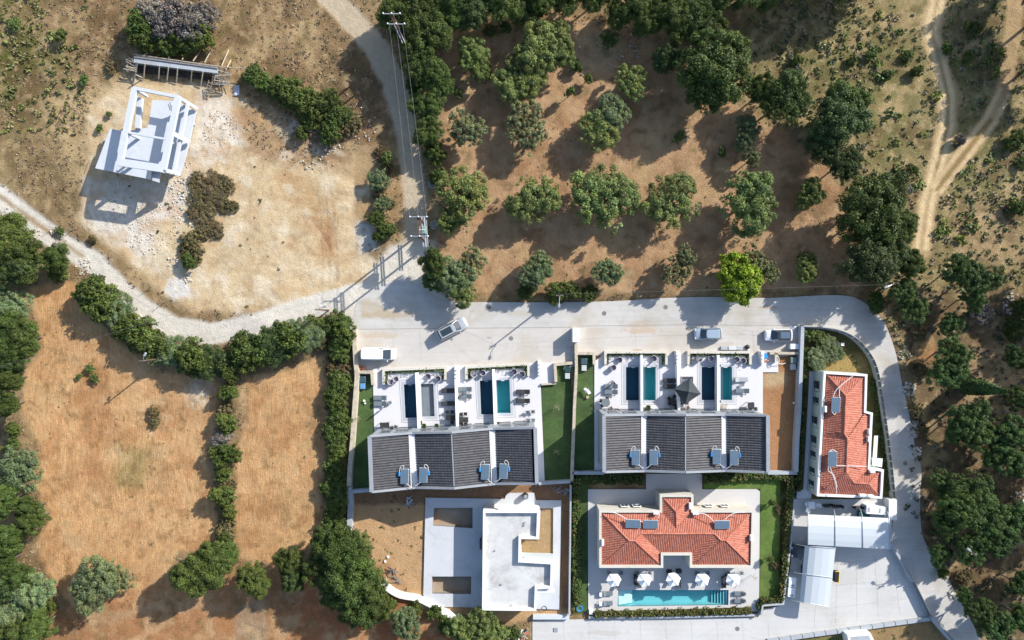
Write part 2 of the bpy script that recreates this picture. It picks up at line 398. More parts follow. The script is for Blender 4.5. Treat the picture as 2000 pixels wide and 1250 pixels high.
# building plot
layer([(170, 200), (255, 150), (440, 170), (480, 190), (600, 250), (695, 295), (700, 400), (705, 480), (760, 520), (640, 590), (480, 612), (370, 606), (300, 560), (240, 500), (150, 430), (170, 330)], (222, 197, 157), 12, 12, z='building_plot', mk=(0, .5, .12))
layer([(460, 180), (600, 245), (690, 290), (700, 330), (560, 330), (480, 300), (450, 230)], (170, 132, 96), 20, 18, .75, mk=(0, .4, .7))
layer([(560, 230), (790, 190), (800, 330), (700, 330), (620, 300)], (150, 118, 88), 20, 16, .8, mk=(0, .4, .8))
layer([(395, 180), (450, 200), (480, 280), (440, 310), (390, 330), (360, 400), (385, 500), (330, 540), (240, 480), (165, 440), (165, 350), (350, 350), (370, 280)], (226, 218, 206), 16, 14, .92, mk=(0, .9, 0))
layer([(405, 200), (455, 215), (475, 280), (410, 310)], (234, 222, 205), 12, 10, .7)
layer([(310, 430), (385, 430), (395, 500), (330, 540), (290, 500)], (216, 190, 140), 12, 12, .75)
spot(350, 565, 24, (238, 238, 236), .9, 8)
spot(625, 415, 34, (196, 150, 95), .45); spot(640, 470, 22, (180, 118, 70), .55, sx=.7, sy=1.4); spot(570, 370, 30, (196, 158, 110), .6, sx=1.3)
spot(480, 480, 50, (218, 196, 158), .6); spot(600, 360, 40, (212, 185, 140), .6); spot(510, 585, 24, (165, 138, 105), .6, sx=2)
spot(560, 345, 18, (188, 145, 100), .5, sx=2); spot(470, 240, 26, (185, 140, 96), .5)
layer([(692, 300), (730, 300), (740, 380), (735, 470), (695, 492)], (170, 142, 104), 2, 1.5, .85, z='building_plot', mk=(0, .5, .3))  # shade beside the sand, painted into the soil colour as a sharp-edged strip
layer([(735, 280), (790, 280), (780, 420), (770, 480), (740, 430)], (176, 142, 100), 10, 8, .8, mk=(0, .5, .8))
layer([(695, 430), (735, 440), (745, 490), (700, 496)], (228, 224, 216), 7, 6, .9)
for k in range(16):                                                   # machine scrapes in the sand
    y0 = 330+k*15; x0 = 440+60*math.sin(k*.7)
    layer([(x0, y0), (x0+60, y0-14), (x0+110, y0+4)], (190, 158, 112), 3, 3, .4, path=2.5)
for k in range(7):
    layer([(602+k*7, 420+k*9), (625+k*5, 436+k*12), (640+k*3, 450+k*14)], (158, 106, 66), 2, 2, .55, path=2)
# orchard, fields
orch = [(872, 60), (960, 40), (1100, 25), (1230, 60), (1330, 120), (1480, 230), (1600, 300), (1660, 380), (1690, 480), (1700, 574), (1500, 576), (1300, 577), (1000, 582), (880, 580), (850, 540), (856, 450), (862, 300), (868, 200)]
sdo = layer(orch, (193, 153, 114), 12, 10, z='orchard_floor', mk=(.35, .1, .55))
layer([(1060, 40), (1200, 60), (1200, 150), (1080, 130)], (196, 170, 130), 20, 16, .6); layer([(880, 55), (1060, 20), (1060, 60), (900, 75)], (140, 120, 70), 10, 10, .7)
layer([(900, 572), (1500, 566), (1700, 560), (1700, 578), (1300, 580), (900, 584)], (160, 132, 92), 6, 6, .8, mk=(0, .4, 1))
f1 = [(62, 565), (100, 550), (150, 552), (155, 600), (235, 670), (310, 722), (425, 742), (430, 790), (415, 850), (405, 900), (420, 960), (425, 1000), (432, 1050), (345, 1085), (330, 1120), (260, 1180), (150, 1190), (110, 1150), (68, 1070), (95, 1000), (65, 940), (78, 880), (42, 800), (50, 720), (85, 680), (62, 600)]
sd1 = layer(f1, (218, 170, 117), 7, 7, z='field', mk=(1, .15, .3))
f2 = [(480, 735), (560, 722), (640, 690), (655, 760), (640, 850), (632, 950), (622, 1060), (540, 1105), (470, 1090), (455, 1000), (462, 940), (452, 890), (470, 860), (485, 820)]
sd2 = layer(f2, (216, 168, 115), 6, 6, z='field', mk=(1, .1, .3))
layer([(400, 765), (412, 830), (420, 900)], (216, 178, 134), 4, 3, .5, path=10); layer([(478, 750), (476, 850), (462, 940), (470, 1050), (480, 1090)], (216, 176, 132), 3, 3, .6, path=9)
spot(180, 790, 60, (188, 130, 82), .5, sx=.6, sy=2); spot(200, 900, 50, (186, 134, 86), .4, sy=1.8); spot(250, 900, 38, (160, 140, 88), .4, sy=1.5); spot(150, 990, 50, (216, 166, 112), .5)
spot(390, 770, 26, (226, 214, 192), .8); spot(310, 810, 22, (216, 180, 136), .6); spot(300, 760, 60, (214, 170, 122), .4); spot(270, 1040, 40, (190, 142, 94), .4); spot(140, 1060, 16, (170, 140, 100), .6)
layer([(70, 1180), (150, 1195), (320, 1130), (440, 1100), (600, 1110), (640, 1260), (-40, 1290)], (186, 132, 88), 12, 12, .95, z='field', mk=(.5, .3, .5))
layer([(180, 1215), (330, 1180), (470, 1190)], (196, 160, 120), 8, 6, .7, path=16); layer([(470, 1180), (520, 1170), (520, 1260), (450, 1260)], (190, 165, 135), 8, 8, .8)
layer([(600, 1120), (760, 1150), (900, 1220), (980, 1260), (560, 1290)], (186, 116, 74), 14, 12, .95, z='field', mk=(.2, .3, .5))
layer([(300+26*math.cos(k*.5), 815+32*math.sin(k*.5)) for k in range(13)], (224, 188, 142), 4, 2, .7, path=8)
layer([(230, 880), (285, 890), (280, 950), (230, 960)], (146, 136, 80), 14, 16, .5); layer([(165, 800), (180, 870), (190, 960)], (176, 124, 78), 8, 8, .5, path=12); layer([(545, 860), (560, 1000)], (168, 142, 92), 8, 10, .4, path=8)
for sd_, per in ((sd1, 11), (sd2, 9)):                                # tractor passes follow the field edge
    st = np.sin((sd_+3*wn1)*2*np.pi/per)*np.clip(-sd_/6, 0, 1)*(.6+.6*np.clip(big+.3, 0, 1))
    col *= (1+.085*st)[..., None]
# tracks and gravel roads
def stroke(x, y, ang, L, w, rgb, op):
    x1, y1 = x+L*math.cos(ang), y+L*math.sin(ang); m_ = w+4
    i0, i1 = np.searchsorted(PX[0], min(x, x1)-m_), np.searchsorted(PX[0], max(x, x1)+m_)
    yy = -PY[:, 0]; j0, j1 = np.searchsorted(yy, -(max(y, y1)+m_)), np.searchsorted(yy, -(min(y, y1)-m_))
    if i1 <= i0 or j1 <= j0: return
    sl_ = (slice(j0, j1), slice(i0, i1)); d = sd_path([(x, y), ((x+x1)/2+(y1-y)*.08, (y+y1)/2-(x1-x)*.08), (x1, y1)], w, PX[sl_], PY[sl_])
    a = np.clip(.5-d/5, 0, 1)[..., None]*op; col[sl_] = col[sl_]*(1-a)+np.array(A(*rgb))*a
for _ in range(520):                                                  # scrapes and wheel marks on the sand
    x = rnd.uniform(400, 690); y = rnd.uniform(300, 600); cx_, cy_ = 600, 430
    an = math.atan2(y-cy_, x-cx_)+math.pi/2+rnd.gauss(0, .25); dk = rnd.random() < .6
    stroke(x, y, an, rnd.uniform(8, 46), rnd.uniform(.5, 2.2), (184, 150, 104) if dk else (226, 206, 168), rnd.uniform(.15, .5))
for _ in range(40): stroke(rnd.uniform(590, 660), rnd.uniform(400, 520), rnd.gauss(1.0, .3), rnd.uniform(8, 26), rnd.uniform(.8, 2), (156, 104, 66), rnd.uniform(.3, .7))
for _ in range(260): stroke(rnd.uniform(0, 250), rnd.uniform(200, 430), rnd.gauss(1.1, .4), rnd.uniform(6, 30), rnd.uniform(.6, 2.5), rnd.choice([(140, 112, 78), (214, 190, 148), (120, 112, 66)]), rnd.uniform(.2, .6))
for _ in range(420): stroke(rnd.uniform(170, 480), rnd.uniform(200, 600), rnd.uniform(0, 6.3), rnd.uniform(3, 14), rnd.uniform(1, 4), rnd.choice([(186, 160, 118), (240, 232, 218), (160, 136, 100), (214, 196, 170)]), rnd.uniform(.2, .6))
for _ in range(900): stroke(rnd.uniform(0, 800), rnd.uniform(-20, 330), rnd.gauss(.7, .5), rnd.uniform(4, 24), rnd.uniform(1, 4), rnd.choice([(132, 108, 78), (190, 160, 122), (120, 108, 72), (150, 120, 84)]), rnd.uniform(.15, .45))
for _ in range(700):
    x, y = rnd.uniform(40, 650), rnd.uniform(560, 1180); stroke(x, y, math.pi/2+.25*math.sin(x/60)+.25*math.cos(y/90)+rnd.gauss(0, .08), rnd.uniform(15, 80), rnd.uniform(.5, 1.8), rnd.choice([(176, 124, 78), (224, 186, 138), (160, 118, 76)]), rnd.uniform(.2, .5))
for _ in range(500): stroke(rnd.uniform(870, 1680), rnd.uniform(40, 575), rnd.gauss(.5, .4), rnd.uniform(6, 40), rnd.uniform(1, 4), rnd.choice([(172, 132, 96), (208, 174, 138), (156, 122, 88)]), rnd.uniform(.1, .35))
for _ in range(900): stroke(rnd.uniform(1460, 2040), rnd.uniform(-20, 560), rnd.gauss(.9, .5), rnd.uniform(4, 18), rnd.uniform(1, 4), rnd.choice([(120, 118, 64), (180, 156, 112), (112, 100, 66), (140, 132, 76)]), rnd.uniform(.2, .5))
trA = [(1835, -200), (1832, 0), (1818, 60), (1836, 120), (1852, 190), (1850, 250), (1830, 330), (1812, 400), (1800, 486)]
trB = [(1990, -200), (1985, 0), (1978, 80), (1962, 180), (1935, 235), (1880, 305), (1830, 370)]
layer(trA, (196, 168, 124), 6, 4, z='dirt_track', mk=(0, .4, .1), path=40); layer(trB, (196, 166, 122), 5, 4, z='dirt_track', mk=(0, .4, .2), path=32)
layer(trB[:4], (176, 148, 112), 8, 6, .5, path=30)
for dx in (-9, 8): layer([(x+dx, y) for x, y in trA], (232, 206, 160), 3, 2, .95, path=9)
layer([(x, y) for x, y in trA[3:7]], (150, 130, 84), 2, 3, .7, path=4)
for dx in (-9, 9): layer([(x+dx, y+dx*.6) for x, y in trB[3:]], (224, 194, 148), 3, 2, .95, path=8)
layer([(x, y) for x, y in trB[4:]], (146, 124, 76), 2, 3, .8, path=8)
layer([(1790, 640), (1815, 640), (1830, 700), (1795, 710)], (200, 144, 98), 7, 6, .9, z='dirt_track')
layer([(1860, 700), (1980, 640), (2000, 800), (1900, 800)], (176, 146, 108), 18, 18, .8); layer([(1940, 760), (2000, 720), (2000, 830), (1950, 830)], (196, 164, 122), 10, 10, .8)
layer([(1850, 400), (2000, 380), (2000, 520), (1860, 500)], (180, 148, 112), 25, 20, .7)
nrd = [(560, -220), (640, -10), (690, 40), (735, 90), (765, 150), (788, 230), (803, 320), (812, 400), (808, 470), (790, 530)]
layer(nrd, (202, 184, 156), 6, 8, z='gravel_road', mk=(0, .5, .05), path=46)
layer([(770, 280), (782, 360), (786, 430), (780, 480)], (190, 160, 118), 5, 4, .7, path=10)
grd = [(-220, 280), (-60, 350), (0, 385), (60, 432), (125, 478), (180, 510), (230, 560), (280, 605), (340, 640), (410, 652), (480, 640), (560, 612), (640, 590), (720, 570)]
layer(grd, (228, 221, 208), 5, 4, z='gravel_road', mk=(0, .45, 0), path=44)
layer([(0, 383), (60, 428), (120, 470), (160, 500)], (170, 142, 100), 4, 4, .85, path=9)
for o_ in (-9, 10): layer([(x-o_*.5, y+o_) for x, y in grd[5:]], (214, 208, 198), 3, 3, .5, path=4)
layer([(640, 590), (700, 560), (760, 480), (850, 470), (850, 560), (900, 600), (700, 640)], (228, 220, 204), 10, 6, .95, z='gravel_road', mk=(0, .35, 0))
layer([(700, 600), (740, 610), (790, 640)], (196, 176, 142), 5, 4, .7, path=8)
spot(475, 632, 22, (205, 200, 195), .6, sx=1.6)
# plots behind and beside the houses
layer([(685, 950), (1115, 945), (1115, 1205), (990, 1215), (830, 1190), (745, 1140), (700, 1050), (684, 1030)], (208, 168, 122), 4, 4, z='garden_soil', mk=(0, .5, .4))
layer([(690, 950), (1115, 945), (1115, 1190), (1096, 1190), (1096, 985), (690, 985)], (150, 112, 84), 4, 5, .85); layer([(700, 1100), (760, 1100), (820, 1180), (745, 1140)], (178, 136, 96), 8, 8, .8)  # first strip: shade behind the houses put into the soil colour
layer([(1012, 990), (1092, 985), (1092, 1085), (1012, 1085)], (186, 156, 114), 2, 0, 1)
layer([(1486, 690), (1560, 690), (1558, 925), (1490, 925)], (180, 132, 90), 3, 2, 1, z='garden_soil', mk=(.3, .4, .1)); spot(1510, 740, 15, (205, 180, 140), .8, sx=1.6)
layer([(1570, 640), (1640, 645), (1700, 700), (1735, 860), (1750, 975), (1560, 985)], (120, 112, 62), 4, 0, 1, z='garden_soil', mk=(0, .2, 1))
layer([(1600, 715), (1630, 695), (1690, 690), (1700, 730), (1600, 735)], (186, 158, 96), 8, 6, .9)
layer([(1060, 1260), (1500, 1262), (1815, 1210), (1860, 1300), (1060, 1300)], (166, 138, 96), 4, 0, .9, z='garden_soil', mk=(0, .4, .7)); layer([(1500, 1256), (1650, 1240), (1650, 1260)], (100, 120, 55), 5, 4, .8)
layer([(1115, 925), (1160, 925), (1160, 960), (1145, 960), (1145, 1200), (1115, 1200)], (80, 92, 40), 3, 0, 1); layer([(1370, 922), (1560, 922), (1550, 1200), (1480, 1200), (1480, 960), (1370, 955)], (80, 95, 40), 3, 0, 1)
# broad tone changes, never following light
h1_, h2_, h3_ = fbm(PX, PY, 46, 71), fbm(PX, PY, 30, 77), fbm(PX, PY, 14, 81, 3)
def tint(w, rgb, op):
    a = (np.clip(w, 0, 1)*op)[..., None]; col[:] = col*(1-a)+np.array(A(*rgb))*a
nat = (zone != ZN.index('garden_soil')) & (zone != ZN.index('gravel_road')); mB = mask[..., 2]*nat
tint((h1_-.05)*3.5*mB, (116, 90, 62), .6); tint((-h1_-.12)*3.5*mB, (196, 168, 122), .65); tint((h3_-.15)*4*mB, (104, 92, 58), .55); tint((-h3_-.2)*4*mB, (206, 180, 136), .5)
bp = (zone == ZN.index('building_plot'))
tint((h2_-.12)*3*bp, (202, 164, 118), .5); tint((-h2_-.1)*3*bp, (236, 222, 196), .6); tint((h3_-.24)*4*bp, (182, 152, 112), .35)
fl = (zone == ZN.index('field')); tint((h2_-.1)*3*fl, (184, 130, 82), .5); tint((h3_-.22)*4*fl, (160, 120, 76), .4); tint((-h2_-.18)*3*fl, (222, 184, 136), .5)
of = (zone == ZN.index('orchard_floor')); tint((h2_-.12)*3*of, (166, 124, 88), .45); tint((-h2_-.2)*3*of, (206, 172, 134), .45)
col *= (1+.08*big+.07*wn1+.05*wn2+.09*fine*mask[..., 2]+.05*fine)[..., None]
lum = col.mean(-1, keepdims=True); col = np.clip(lum+(col-lum)*.95, .01, .85)*1.08
outside = (np.abs(GX) > 82) | (np.abs(GY) > 53); col[outside] = A(158, 134, 98)
# relief; the ground drops under paved lots and pools
relief = .10*fbm(PX, PY, 90, 21)+.05*wn2
LOT = [(684, 640), (1125, 636), (1560, 634), (1655, 640), (1715, 725), (1752, 985), (1742, 1065), (1822, 1205), (1500, 1252), (1040, 1256), (1040, 1205), (830, 1190), (745, 1135), (682, 1035)]
ROADP = smooth_path([(1040, 700), (696, 648), (692, 618), (700, 585), (740, 560), (790, 545), (830, 566), (880, 588), (960, 590), (1100, 590), (1200, 588), (1300, 582), (1390, 580), (1500, 582), (1600, 577), (1655, 578), (1690, 592), (1722, 622), (1740, 660), (1752, 700), (1762, 750), (1774, 800), (1784, 850), (1789, 888), (1800, 915), (1797, 980), (1803, 1050), (1830, 1092), (1862, 1150), (1890, 1200), (1916, 1250), (1990, 1400), (1960, 1410), (1862, 1250), (1825, 1215), (1780, 1125), (1741, 1062), (1748, 990), (1742, 920), (1734, 860), (1723, 790), (1712, 725), (1697, 692), (1672, 664), (1640, 648), (1605, 642), (1568, 641)], 3)
sdl = np.minimum(sd_poly(LOT, PX, PY), sd_poly(ROADP, PX, PY))
flat = np.clip((sdl-2)/12, 0, 1)
GZ = np.where(sdl < 2, -.10, relief*flat)
GZ = np.where((zone == ZN.index('gravel_road')), GZ*.3, GZ)
gs = (zone == ZN.index('garden_soil')) & (sdl < 2); GZ = np.where(gs, .0+.03*wn2, GZ)
POOLS = {}
C1 = CR(670, 620, 5.435); C2 = CR(890, 620, 5.433); C3 = CR(1110, 620, 5.435); C4 = CR(1330, 620, 5.436)
C5 = CR(670, 810, 4.348); C6 = CR(1110, 790, 4.255); C7 = CR(680, 940, 4.033); C8 = CR(1110, 920, 3.789); C9 = CR(1530, 600, 3.127); C10 = CR(1500, 930, 3.905)
POOLS['p1'] = [C1(645,712), C1(777,706), C1(785,1062), C1(662,1068)]
POOLS['p2'] = [C1(826,706), C1(957,703), C1(972,1050), C1(840,1053)]
POOLS['p3'] = [C2(256,672), C2(392,664), C2(402,1028), C2(270,1028)]
POOLS['p4'] = [C2(428,666), C2(570,662), C2(583,1014), C2(443,1018)]
POOLS['p5'] = [C3(612,528), C3(766,526), C3(766,880), C3(612,880)]
POOLS['p6'] = [C3(788,526), C3(926,526), C3(926,880), C3(790,880)]
POOLS['p7'] = [C4(220,526), C4(392,526), C4(392,877), C4(220,877)]
POOLS['p8'] = [C4(408,526), C4(540,526), C4(540,877), C4(408,877)]
POOLS['pv'] = [C8(370,880), C8(1186,880), C8(1184,992), C8(365,1003)]
PITS = [[C7(675,210), C7(980,208), C7(980,370), C7(668,350)], [C7(660,750), C7(970,750), C7(968,888), C7(663,885)]]
for pl in list(POOLS.values())+PITS:
    d = sd_poly(pl, PX, PY); GZ = np.where(d < 1.5, -2.4, GZ)
# ground material
gm, nt, b, lk = base_mat('soil_and_dry_grass')
vc = nd(nt, 'VertexColor', layer_name='Col').outputs[0]
mk = nd(nt, 'VertexColor', layer_name='Mask').outputs[0]
sep = nd(nt, 'SeparateColor'); lk.new(mk, sep.inputs[0])
pos = nd(nt, 'NewGeometry').outputs['Position']
def mapped(sc, rot=0):
    n = nd(nt, 'Mapping'); n.inputs['Scale'].default_value = sc; n.inputs['Rotation'].default_value = (0, 0, rot); lk.new(pos, n.inputs[0]); return n.outputs[0]
n_f = noise(nt, pos, 5, 6, .75); n_m = noise(nt, pos, 1.1, 5, .65); n_g = noise(nt, mapped((1, 2.2, 1), .6), 2.6, 7, .8, .4)
til = noise(nt, mapped((3.4, .45, 1), .08), 1.4, 5, .7, .8)
f = mathn(nt, 'ADD', mrange(nt, n_f, .3, .7, .88, 1.12), mrange(nt, n_m, .3, .7, -.08, .08))
f = mathn(nt, 'ADD', f, mathn(nt, 'MULTIPLY', sep.outputs[0], mrange(nt, til, .3, .7, -.17, .13)))
f = mathn(nt, 'ADD', f, mathn(nt, 'MULTIPLY', sep.outputs[2], mrange(nt, n_g, .33, .67, -.34, .26)))
c = scalecol(nt, vc, f)
# dead grass turns olive and grey in patches
c = mixc(nt, mathn(nt, 'MULTIPLY', sep.outputs[2], mrange(nt, noise(nt, pos, .55, 6, .7), .48, .66, 0, .5)), c, A(128, 118, 78))
vo = nd(nt, 'TexVoronoi'); vo.inputs['Scale'].default_value = 2.6; vo.inputs['Randomness'].default_value = 1; lk.new(pos, vo.inputs['Vector'])
st = mathn(nt, 'MULTIPLY', mathn(nt, 'MULTIPLY', mathn(nt, 'LESS_THAN', vo.outputs['Distance'], .22), sep.outputs[1]), mrange(nt, noise(nt, pos, .8, 3), .5, .62, 0, .8))
c = mixc(nt, st, c, A(232, 225, 212))
lk.new(c, b.inputs['Base Color']); b.inputs['Roughness'].default_value = .95; b.inputs['Specular IOR Level'].default_value = .1
bn = nd(nt, 'Bump'); bn.inputs['Strength'].default_value = .9; bn.inputs['Distance'].default_value = .12
h = mathn(nt, 'ADD', mathn(nt, 'ADD', n_f, mathn(nt, 'MULTIPLY', n_m, 1.2)), mathn(nt, 'MULTIPLY', til, mathn(nt, 'MULTIPLY', sep.outputs[0], .9)))
h = mathn(nt, 'ADD', h, mathn(nt, 'MULTIPLY', n_g, mathn(nt, 'MULTIPLY', sep.outputs[2], 1.3)))
lk.new(h, bn.inputs['Height']); lk.new(bn.outputs[0], b.inputs['Normal'])
ny, nx = GX.shape
idx = np.arange(nx*ny).reshape(ny, nx)
q = np.stack([idx[:-1, :-1], idx[:-1, 1:], idx[1:, 1:], idx[1:, :-1]], -1).reshape(-1, 4)
qz = zone[:-1, :-1].reshape(-1)
V = np.stack([GX, GY, GZ], -1).reshape(-1, 3); Cc = col.reshape(-1, 3); Mk = mask.reshape(-1, 3)
def np_mesh(name, V, F, mat, cols=None, extra=None, smooth=False):
    me = bpy.data.meshes.new(name); k = F.shape[1]
    me.vertices.add(len(V)); me.vertices.foreach_set('co', V.astype('f').ravel())
    me.loops.add(F.size); me.loops.foreach_set('vertex_index', F.astype('i').ravel())
    me.polygons.add(len(F)); me.polygons.foreach_set('loop_start', np.arange(0, F.size, k, dtype='i')); me.polygons.foreach_set('loop_total', np.full(len(F), k, 'i'))
    if smooth: me.polygons.foreach_set('use_smooth', np.ones(len(F), bool))
    me.update(calc_edges=True)
    for nm, cc in (('Col', cols), ('Mask', extra)):
        if cc is not None:
            a_ = me.color_attributes.new(nm, 'FLOAT_COLOR', 'POINT')
            a_.data.foreach_set('color', np.concatenate([cc, np.ones((len(cc), 1))], 1).astype('f').ravel())
    me.materials.append(mat); return me
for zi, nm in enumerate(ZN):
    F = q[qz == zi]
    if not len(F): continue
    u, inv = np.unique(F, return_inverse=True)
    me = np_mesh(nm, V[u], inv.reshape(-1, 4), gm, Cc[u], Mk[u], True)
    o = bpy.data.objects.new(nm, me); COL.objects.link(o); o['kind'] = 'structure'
def zone_at(px, py):
    X = px*.075-75; Y = 46.875-py*.075
    i = np.clip(np.searchsorted(xs, X), 0, nx-1); j = np.clip(np.searchsorted(ys, Y), 0, ny-1)
    return zone[j, i], GZ[j, i], mask[j, i, 2], sdl[j, i], col[j, i]
# ---------------------------------------------------------------- paving
def slab(name, pts, z0, z1, mat, holes=(), kind='structure', **k):
    return MB().prism(w2(pts, z1), z0, z1, [w2(h, z1) for h in holes]).build(name, mat, kind=kind, **k)
slab('road', ROADP, -.2, .02, concrete)
slab('parking_yard', [(696, 644), (1119, 641), (1122, 716), (1035, 720), (730, 730), (697, 733)], -.2, .026, concrete2)
slab('parking_yard', [(1128, 640), (1564, 638), (1560, 694), (1500, 697), (1127, 694)], -.2, .026, concrete2)
slab('service_yard', smooth_path([(1548, 975), (1745, 975), (1740, 1062), (1780, 1127), (1818, 1206)], 1)+[(1500, 1252), (1420, 1270), (1040, 1275), (1040, 1212), (1148, 1210), (1480, 1206), (1492, 1190), (1530, 1182), (1545, 1100)], -.2, .024, yardpale)
T1 = [(728, 720), (1086, 708), (1087, 747), (1056, 749), (1064, 942), (1040, 945), (733, 930)]
T2 = [(1161, 706), (1180, 692), (1520, 692), (1520, 727), (1490, 727), (1490, 806), (1500, 918), (1161, 918)]
def inset(p, d):   # grow a polygon outward (px)
    cx = sum(q_[0] for q_ in p)/len(p); cy = sum(q_[1] for q_ in p)/len(p)
    return [(x+math.copysign(d, x-cx), y+math.copysign(d, y-cy)) for x, y in p]
slab('terrace', T1, -.2, .15, terr, [POOLS[k] for k in ('p1', 'p2', 'p3', 'p4')])
slab('terrace', T2, -.2, .15, terr, [POOLS[k] for k in ('p5', 'p6', 'p7', 'p8')])
TV = [C8(145,135), C8(575,135), C8(575,22), C8(990,22), C8(990,135), C8(1395,135), C8(1418,150), C8(1412,1038), C8(147,1048)]
slab('villa_terrace', TV, -.2, .15, M('villa_paving', A(222, 220, 218), .7, .04, .4, attr='world'), [POOLS['pv']])
slab('lawn', [(697, 735), (728, 732), (733, 850), (730, 955), (687, 955)], -.2, .06, lawnm)
slab('lawn', [(1057, 750), (1088, 748), (1087, 713), (1114, 711), (1117, 780), (1114, 940), (1064, 942)], -.2, .06, lawnm)
slab('lawn', [(1128, 695), (1160, 695), (1161, 918), (1121, 918)], -.2, .06, lawnm)
slab('villa_lawn', [C8(1422,60), C8(1570,60), C8(1560,940), C8(1418,940)], -.2, .06, lawnm2)
slab('villa_lawn', [C8(1000,50), C8(1420,50), C8(1420,132), C8(1000,132)], -.2, .055, lawnm2)
slab('villa_lawn', [C8(60,60), C8(140,60), C8(140,1040), C8(60,1040)], -.2, .06, lawnm)
slab('side_path', [C9(160,390), C9(206,390), C9(170,1170), C9(80,1170), C9(85,1120), C9(122,1115)], -.2, .08, terr)
# expansion joints cast into the concrete
def joint(pts, w=.05, z=.028):
    q2 = w2(pts, z); wall_mb(q2, w, z-.01, z+.003).build('expansion_joint', M('joint_filler', A(186, 180, 170), .9, .1, 2) if 'joint_filler' not in bpy.data.materials else bpy.data.materials['joint_filler'], kind='structure')
joint([(700,643), (900,641), (1118,639)], .12, .03); joint([(1132,637), (1340,634), (1560,636)], .10, .03)
for x in (820, 960, 1240, 1360, 1470): joint([(x, 646), (x+3, 690 if x > 1100 else 705)], .035, .031)
for k in range(6): joint([(1600+k*36, 1075+k*3), (1590+k*42, 1225-k*6)], .03, .028)
for k in range(3): joint([(1560, 1195-k*45), (1770, 1170-k*40)], .03, .028)
for k in range(9): joint([(1100+k*50, 1214), (1102+k*50, 1249)], .03, .028)
for x, y in ((955, 600), (1180, 612), (1300, 600), (1790, 1010), (1600, 1150), (1440, 1228), (998, 661), (1768, 905)):
    p = P(x, y); MB().lathe((p.x, p.y, .022), [(.33, 0), (.33, .012), (.26, .014), (.26, .008), (0, .008)], 18).build('manhole_cover', M('cast_iron', (.16, .15, .14), .6, .15, 4) if 'cast_iron' not in bpy.data.materials else bpy.data.materials['cast_iron'], kind='structure')
# pool copings and paving joints: real shallow strips
def pool(name, label, quad, depth, basin_mat, wmat, water_z, zt=.15, rim=None, step=False):
    c = P(*quad[0], 0); q2 = w2(quad, zt); cx = sum(p[0] for p in q2)/4; cy = sum(p[1] for p in q2)/4
    t = thing(name, label, 'swimming pool', (cx, cy, 0))
    m = MB(); n = 4; z1 = -depth
    vs = [(p[0], p[1], zt-.01) for p in q2]+[(p[0], p[1], z1) for p in q2]
    m.add(vs, [(0,4,5,1), (1,5,6,2), (2,6,7,3), (3,7,4,0), (4,7,6,5)]).build('basin', basin_mat, t)
    if rim: 
        for k_, w_, mt, zz in ((0, .38, rim, .012), (1, .10, alu, .010)):
            g = (.22 if k_ == 0 else .62); big_ = [((p[0]-cx)*(1+2*g/abs(q2[1][0]-q2[0][0]))+cx, (p[1]-cy)*(1+2*g/abs(q2[2][1]-q2[1][1]))+cy) for p in q2]
            wall_mb(big_, w_*(1 if k_ == 0 else .5), zt-.05, zt+zz, True).build('coping' if k_ == 0 else 'drain_channel', mt, t)
    if wmat: MB().box(((q2[0][0]+q2[1][0])/2, q2[0][1]-.07, zt-.06), (.5, .06, .12)).build('skimmer', plastic, t)
    if wmat: MB().add([(p[0], p[1], water_z) for p in q2], [(3,2,1,0)] if False else [(0,3,2,1)]).build('water', wmat, t)
    return t
teal = M('teal_mosaic', (.10, .42, .44), .4, .08, 2.5); navy = M('shaded_navy_mosaic', (.028, .13, .19), .4, .1, 2.5); greyb = M('grey_basin', (.13, .155, .18), .6, .1, 1.5)  # navy basin carries the shade of the dividers in its tile colour
aqua = M('aqua_mosaic', (.21, .46, .49), .4, .05, 2.5)
w_t = water_mat('pool_water', (.62, .84, .88)); w_b = water_mat('villa_pool_water', (.72, .93, .96), .3)
rimm = M('pale_coping', A(198, 203, 212), .6, .05, 1)
pool('swimming_pool', 'navy shaded pool against divider, furthest left of the left terrace', POOLS['p1'], 1.3, navy, w_t, .0, rim=rimm)
pool('swimming_pool', 'grey unfilled shallow pool right of the leftmost navy pool', POOLS['p2'], .35, greyb, None, 0, rim=rimm)
pool('swimming_pool', 'navy shaded pool beside the turquoise one on the left terrace', POOLS['p3'], 1.3, navy, w_t, .0, rim=rimm)
pool('swimming_pool', 'turquoise sunlit pool nearest the lawn on the left terrace', POOLS['p4'], 1.2, teal, w_t, .02, rim=rimm)
pool('swimming_pool', 'navy pool furthest left on the right terrace', POOLS['p5'], 1.3, navy, w_t, .0, rim=rimm)
pool('swimming_pool', 'turquoise pool second from left on the right terrace', POOLS['p6'], 1.2, teal, w_t, .02, rim=rimm)
pool('swimming_pool', 'navy pool right of the dark square parasol', POOLS['p7'], 1.3, navy, w_t, .0, rim=rimm)
pool('swimming_pool', 'turquoise pool furthest right on the right terrace', POOLS['p8'], 1.2, teal, w_t, .02, rim=rimm)
pv = pool('swimming_pool', 'long turquoise villa pool with steps below five white parasols', POOLS['pv'], 1.25, aqua, w_b, .05)
for i in range(6):
    x0 = 1180-i*19
    a_ = P(*C8(x0, 884)); b_ = P(*C8(x0-13, 988))
    MB().prism([(a_.x, a_.y), (b_.x, a_.y), (b_.x, b_.y), (a_.x, b_.y)][::-1], -1.2, -.05-.17*i).build('step', aqua, pv)
a_ = P(*C8(372, 884)); b_ = P(*C8(480, 990))   # beach entry slope
